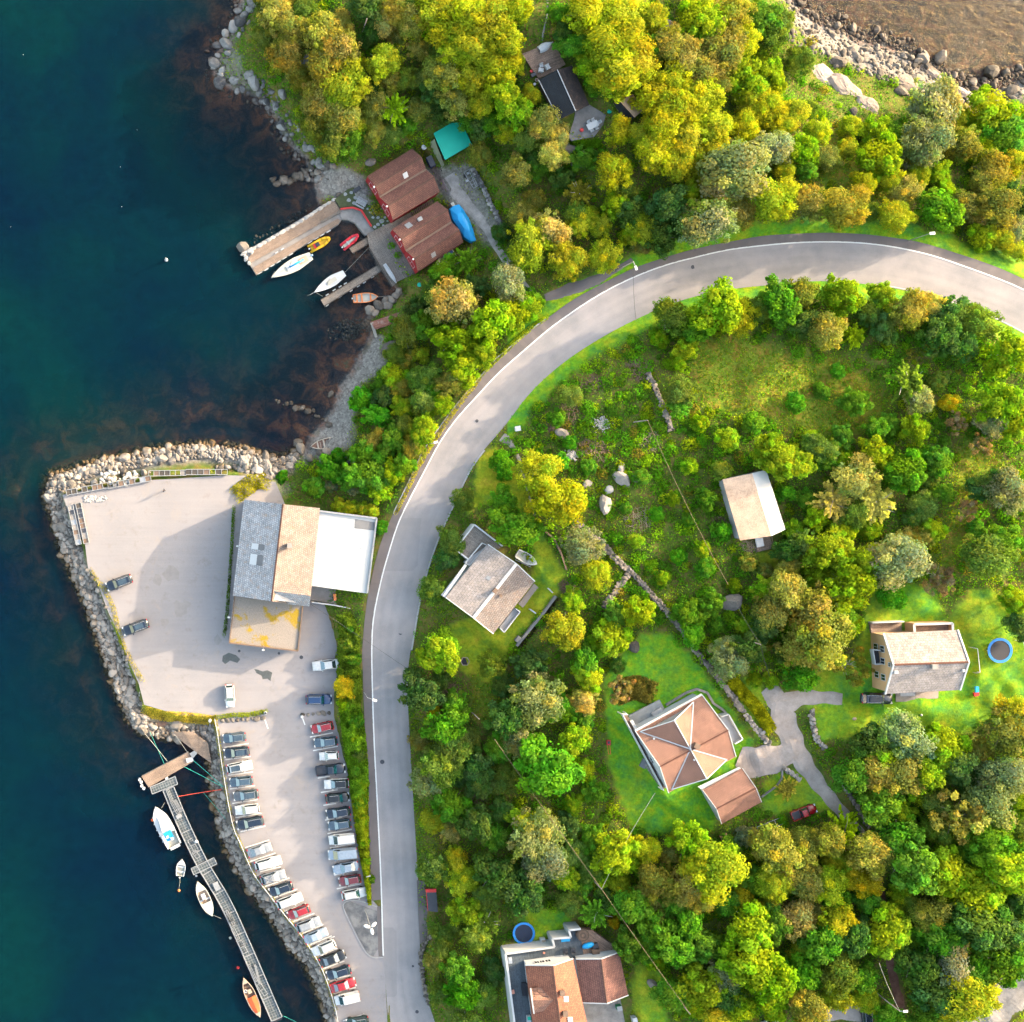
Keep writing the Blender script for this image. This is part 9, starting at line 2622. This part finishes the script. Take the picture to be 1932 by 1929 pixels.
ORD = [w + "nearest" for w in ("", "second ", "third ", "fourth ", "fifth ", "sixth ", "seventh ", "eighth ", "ninth ", "tenth ", "eleventh ", "twelfth ")]
grp = {}
for i, (u, v, r, c, kd) in enumerate(plants):
 b, d, nm, dist = where(u, v)
 grp.setdefault((c, r >= 28, b, d), []).append((dist, i))
LBL = {}
for (c, big, b, d), ls in grp.items():
 ls.sort()
 nm = LAND[b][1]
 for k, (_, i) in enumerate(ls):
  w = "tree" if big else "bush"
  LBL[i] = f"{CNAME[c]} {w} {d} the {nm}" + ("" if len(ls) == 1 else f", {ORD[k]} of that colour")
MOD = {}
for i, (u, v, r, c, kd) in enumerate(plants):
 big = r >= 28  # smaller trees are filed under bush together with the real bushes
 kd = kd or (KIND[c] if r >= 20 else ("ball" if KIND[c] != "airy" else "airy"))
 R = r * .1 * 1.0
 zg = hz(u, v)
 hh_ = R * (1.0 if r >= 20 else .6)
 p = P(u, v, zg + hh_)
 p.z = zg - .1
 root = thing("leafy_tree" if big else "bush", LBL[i], "tree" if big else "bush", p, rt_.uniform(0, 6.28), "trees of the woods and gardens" if big else "bushes of the scrub and gardens")
 s = R * 1.14
 root.scale = (s * rt_.uniform(.86, 1.2), s * rt_.uniform(.86, 1.2), s * rt_.uniform(.88, 1.08) * (1.0 if big else .95))
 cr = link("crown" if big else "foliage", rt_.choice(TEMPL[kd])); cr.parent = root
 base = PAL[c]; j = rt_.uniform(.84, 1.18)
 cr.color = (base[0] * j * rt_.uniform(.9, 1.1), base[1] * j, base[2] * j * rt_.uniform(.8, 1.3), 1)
 if big:
  tk = link("trunk", rt_.choice(TRUNKS)); tk.parent = root
 elif r >= 14:
  tk = link("stem", rt_.choice(STEMS)); tk.parent = root
# hedges
def hedge(label, line, w, h, n, col, size=.2, cat="hedge", name="hedge", zoff=0.0):
 S = smooth_line(line, 40); g = np.random.default_rng(len(label))
 u, v = S[20]; root = thing(name, label, cat, G_(u, v))
 k = g.integers(0, 40, n)
 ww = np.interp(k, np.linspace(0, 39, len(w)), w) if isinstance(w, (list, tuple)) else np.full(n, w)
 t = np.gradient(S, axis=0); t /= np.linalg.norm(t, axis=1)[:, None] + 1e-9
 nr = np.stack([-t[:, 1], t[:, 0]], 1)
 q = g.uniform(-.5, .5, n)
 uv = S[k] + t[k] * g.uniform(-8, 8, n)[:, None] + nr[k] * (q * ww)[:, None]
 lump = vnoise(uv[:, 0], uv[:, 1], 9, 77)
 z = hz_arr(uv[:, 0], uv[:, 1])
 hh = h * np.sqrt(np.clip(1 - (2 * q) ** 2, 0.05, 1)) * (.2 + 1.25 * lump)
 zz = z + hh * np.where(g.random(n) < .6, 1.0, g.random(n)) + zoff
 kk_ = (HCAM - zz) / FLEN
 C_ = np.stack([(uv[:, 0] - NU) * kk_, -(uv[:, 1] - NV) * kk_, zz], 1) - np.array(root.location)
 N_ = g.normal(size=(n, 3)) * .7 + np.array([0, 0, .7]); N_ /= np.linalg.norm(N_, axis=1)[:, None]
 T_ = np.array(col) * g.uniform(.65, 1.4, (n, 1)) * (.7 + .6 * lump)[:, None]
 o = link("foliage", leaf_cloud("foliage", C_, N_, size * g.uniform(.7, 1.3, n), T_, "ground_leaf")); o.parent = root
 return root
hedge("long rough hedge on the bank between car park and road, upper part", [(650, 1165), (660, 1200), (655, 1250), (662, 1290), (660, 1340)], [30, 40, 46, 40, 40], 1.6, 7000, (.115, .170, .014))
hedge("long rough hedge on the bank between car park and road, middle part", [(660, 1335), (668, 1390), (674, 1440), (678, 1500)], [40, 44, 40, 34], 1.7, 7000, (.110, .210, .012))
hedge("bright hedge on the bank between car park and road, lower part", [(678, 1495), (682, 1560), (688, 1620), (695, 1680), (697, 1700)], [34, 26, 20, 12, 6], 1.5, 5000, (.21, .245, .010))
hedge("clipped green hedge below the cabin's grey patio", lst(cY, (800, 1600), (950, 1610), (1180, 1600)), 14, 1.1, 2600, (.10, .21, .008))
hedge("rose bed with a dry brown edge above the cross gabled house", lst(cK, (250, 440), (380, 400), (500, 440)), 46, .7, 3000, (.22, .17, .03))
hedge("row of bushes below the garden wall of the bungalow", lst(cS5, (720, 1060), (830, 920), (930, 790), (1000, 700)), 9, .5, 1100, (.05, .05, .02))
hedge("yellow green bushes beside the courtyard wall", lst(cK, (1090, 360), (1180, 460), (1270, 560), (1360, 700)), 24, 1.0, 3200, (.28, .27, .008))
hedge("weeds along the warehouse's left wall", lst(cG, (280, 360), (270, 560), (255, 800), (240, 1000), (225, 1200), (205, 1380)), 6, .5, 1500, (.06, .12, .012), .12, "weeds", "weed_strip", .1)
hedge("grass tufts along the left divider above the parked rows", lst(cI, (750, 440), (850, 425), (960, 420), (1060, 400)), 9, .35, 1200, (.20, .23, .010), .1, "grass", "weed_strip", .1)
hedge("yellow weeds at the quay's upper right corner", lst(cG, (300, 240), (380, 180), (470, 120), (560, 130)), 34, .6, 2600, (.26, .235, .012), .12, "weeds", "weed_strip", .05)
hedge("yellow dry grass along the quay's lower left edge", lst(cI, (290, 400), (420, 430), (560, 440), (730, 460)), 20, .35, 4200, (.50, .36, .05), .09, "grass", "weed_strip", .08)
hedge("sparse yellow grass along the guard rail", gr_l[:12], 9, .3, 3600, (.26, .22, .02), .09, "grass", "weed_strip", .1)
hedge("yellow moss along the quay's left rocks", lst(cF, (420, 1130), (560, 1340), (630, 1600), (700, 1760), (780, 1900)), 10, .2, 1600, (.34, .27, .02), .09, "moss", "weed_strip", .08)
hedge("bright grass on the verge above the outer pavement's lower part", [(748, 965), (770, 920), (795, 870), (850, 785), (900, 720)], 10, .4, 2600, (.30, .27, .010), .1, "grass", "weed_strip", .02)
hedge("bright grass on the verge along the outer pavement's middle part", [(900, 715), (950, 665), (1000, 620), (1030, 600)], 10, .4, 2000, (.22, .26, .010), .1, "grass", "weed_strip", .02)
# undergrowth: everything too small and too many to count
n = 520000
g = np.random.default_rng(5)
U_ = g.uniform(380, 2000, n); V_ = g.uniform(-60, 2000, n)
z0 = grid_at(zone[..., 0], U_, V_); z1 = grid_at(zone[..., 1], U_, V_); z2 = grid_at(zone[..., 2], U_, V_)
ok = (grid_at(CD, U_, V_) > 12) & (grid_at(lot_d, U_, V_) < -5) & (grid_at(road_d, U_, V_) < -4) & (grid_at(pad_m, U_, V_) < .3) & (grid_at(rip, U_, V_) < .3)
ok &= (g.random(n) > z0 * 1.2) & (g.random(n) > z1 * 1.1)
for a, b, c in (("driveway", 0, 0),):
 pass
for ln, w in ((lst(cK, (1880, 480), (1700, 470), (1550, 480), (1440, 560), (1490, 720), (1560, 880), (1680, 1060), (1790, 1200), (1900, 1330), (2020, 1480)), 24), (lst(cK, (1130, 900), (1250, 940), (1430, 900), (1520, 860)), 28), (lst(cJ, (620, 150), (690, 210), (750, 330), (790, 480), (830, 620)), 8), (lst(cE, (1430, 60), (1500, 170), (1590, 270), (1660, 360), (1720, 470), (1830, 620), (1920, 740)), 12), (lst(cR, (880, 880), (950, 1400), (1040, 1820), (1090, 1980)), 11), (lst(cR, (440, 1870), (640, 1850), (830, 1900)), 18), (lst(cR, (1960, 1600), (1850, 1700), (1700, 1850), (1450, 1960)), 40), (lst(cN, (330, 470), (480, 420), (700, 340), (900, 230), (960, 190)), 11), (lst(cK, (1330, 400), (1400, 480), (1470, 600)), 18)):
 ok &= pdist(U_, V_, ln) > w
ok &= g.random(n) < .25 + 1.1 * vnoise(U_, V_, 26, 31)
U_, V_, z2 = U_[ok], V_[ok], z2[ok]
n = len(U_)
reg = vnoise(U_, V_, 70, 41) * .6 + vnoise(U_, V_, 22, 42) * .4
pal = np.array([(.070, .160, .012), (.085, .235, .010), (.150, .270, .008), (.215, .270, .008), (.190, .160, .020), (.26, .185, .028)])
pi_ = np.clip((reg * 1.5 - .25 + g.normal(0, .16, n)) * 4, 0, 3.999).astype(int)
shr = (U_ > 980) & (V_ > 560) & (V_ < 1200)
pi_ = np.where(shr & (g.random(n) < .45), g.integers(1, 3, n), pi_)
pi_ = np.where(g.random(n) < .05 + .5 * z2, g.integers(3, 6, n), pi_)
T_ = pal[pi_] * g.uniform(.7, 1.25, (n, 1)) * (.75 + .5 * vnoise(U_, V_, 9, 61))[:, None]
zz = hz_arr(U_, V_) + g.uniform(.02, .55, n) * (.3 + .9 * vnoise(U_, V_, 12, 51)) * np.where(z2 > .5, .5, 1.0)
kk_ = (HCAM - zz) / FLEN
C_ = np.stack([(U_ - NU) * kk_, -(V_ - NV) * kk_, zz], 1)
N_ = g.normal(size=(n, 3)) * .5 + np.array([.25, .1, .8]); N_ /= np.linalg.norm(N_, axis=1)[:, None]
# low mounds of bramble and fern
mC, mN, mS, mT = [C_], [N_], [g.uniform(.09, .22, n)], [T_]
mu, mv = g.uniform(960, 1932, 2600), g.uniform(540, 1932, 2600)
mu = np.concatenate([mu, g.uniform(500, 1932, 1500)]); mv = np.concatenate([mv, g.uniform(0, 900, 1500)])
one = lambda G, u, v: float(grid_at(G, np.array([u]), np.array([v]))[0])
for u, v in zip(mu, mv):
 if one(CD, u, v) < 30 or one(road_d, u, v) > -16 or one(lot_d, u, v) > -14 or one(pad_m, u, v) > .05 or one(zone[..., 0], u, v) > .12 or one(zone[..., 1], u, v) > .3 or one(zone[..., 2], u, v) > g.random(): continue
 if any(bx[0] - 8 < u < bx[1] + 8 and bx[2] - 8 < v < bx[3] + 8 and len(k_) < 30 and sdf(np.array([u]), np.array([v]), k_)[0] > -14 for k_, bx in zip(KEEP, BOX)): continue
 R = g.uniform(.5, 1.35); m_ = int(70 * R * R) + 25
 d = g.normal(size=(m_, 3)); d[:, 2] = np.abs(d[:, 2]) + .1; d /= np.linalg.norm(d, axis=1)[:, None]
 c0 = np.array(G_(u, v)); lum = g.uniform(.85, 1.15, (m_, 1)) + .0
 mC.append(c0 + d * R * g.uniform(.75, 1.1, (m_, 1)) * np.array([1, 1, .75])); nn = d + g.normal(size=(m_, 3)) * .35; mN.append(nn / np.linalg.norm(nn, axis=1)[:, None])
 mS.append(g.uniform(.11, .24, m_)); mT.append(pal[g.choice(5, p=[.28, .34, .22, .12, .04])] * g.uniform(.7, 1.35, (m_, 1)) * g.uniform(.8, 1.25))
C_, N_, S_, T_ = (np.concatenate(x) for x in (mC, mN, mS, mT))
o = link("undergrowth", leaf_cloud("undergrowth", C_, N_, S_, T_, "ground_leaf"))
tag(o, "low ferns, brambles and weeds covering the ground", "undergrowth", kind="stuff")
print("UNDERGROWTH", n, "PLANTS", len(plants))
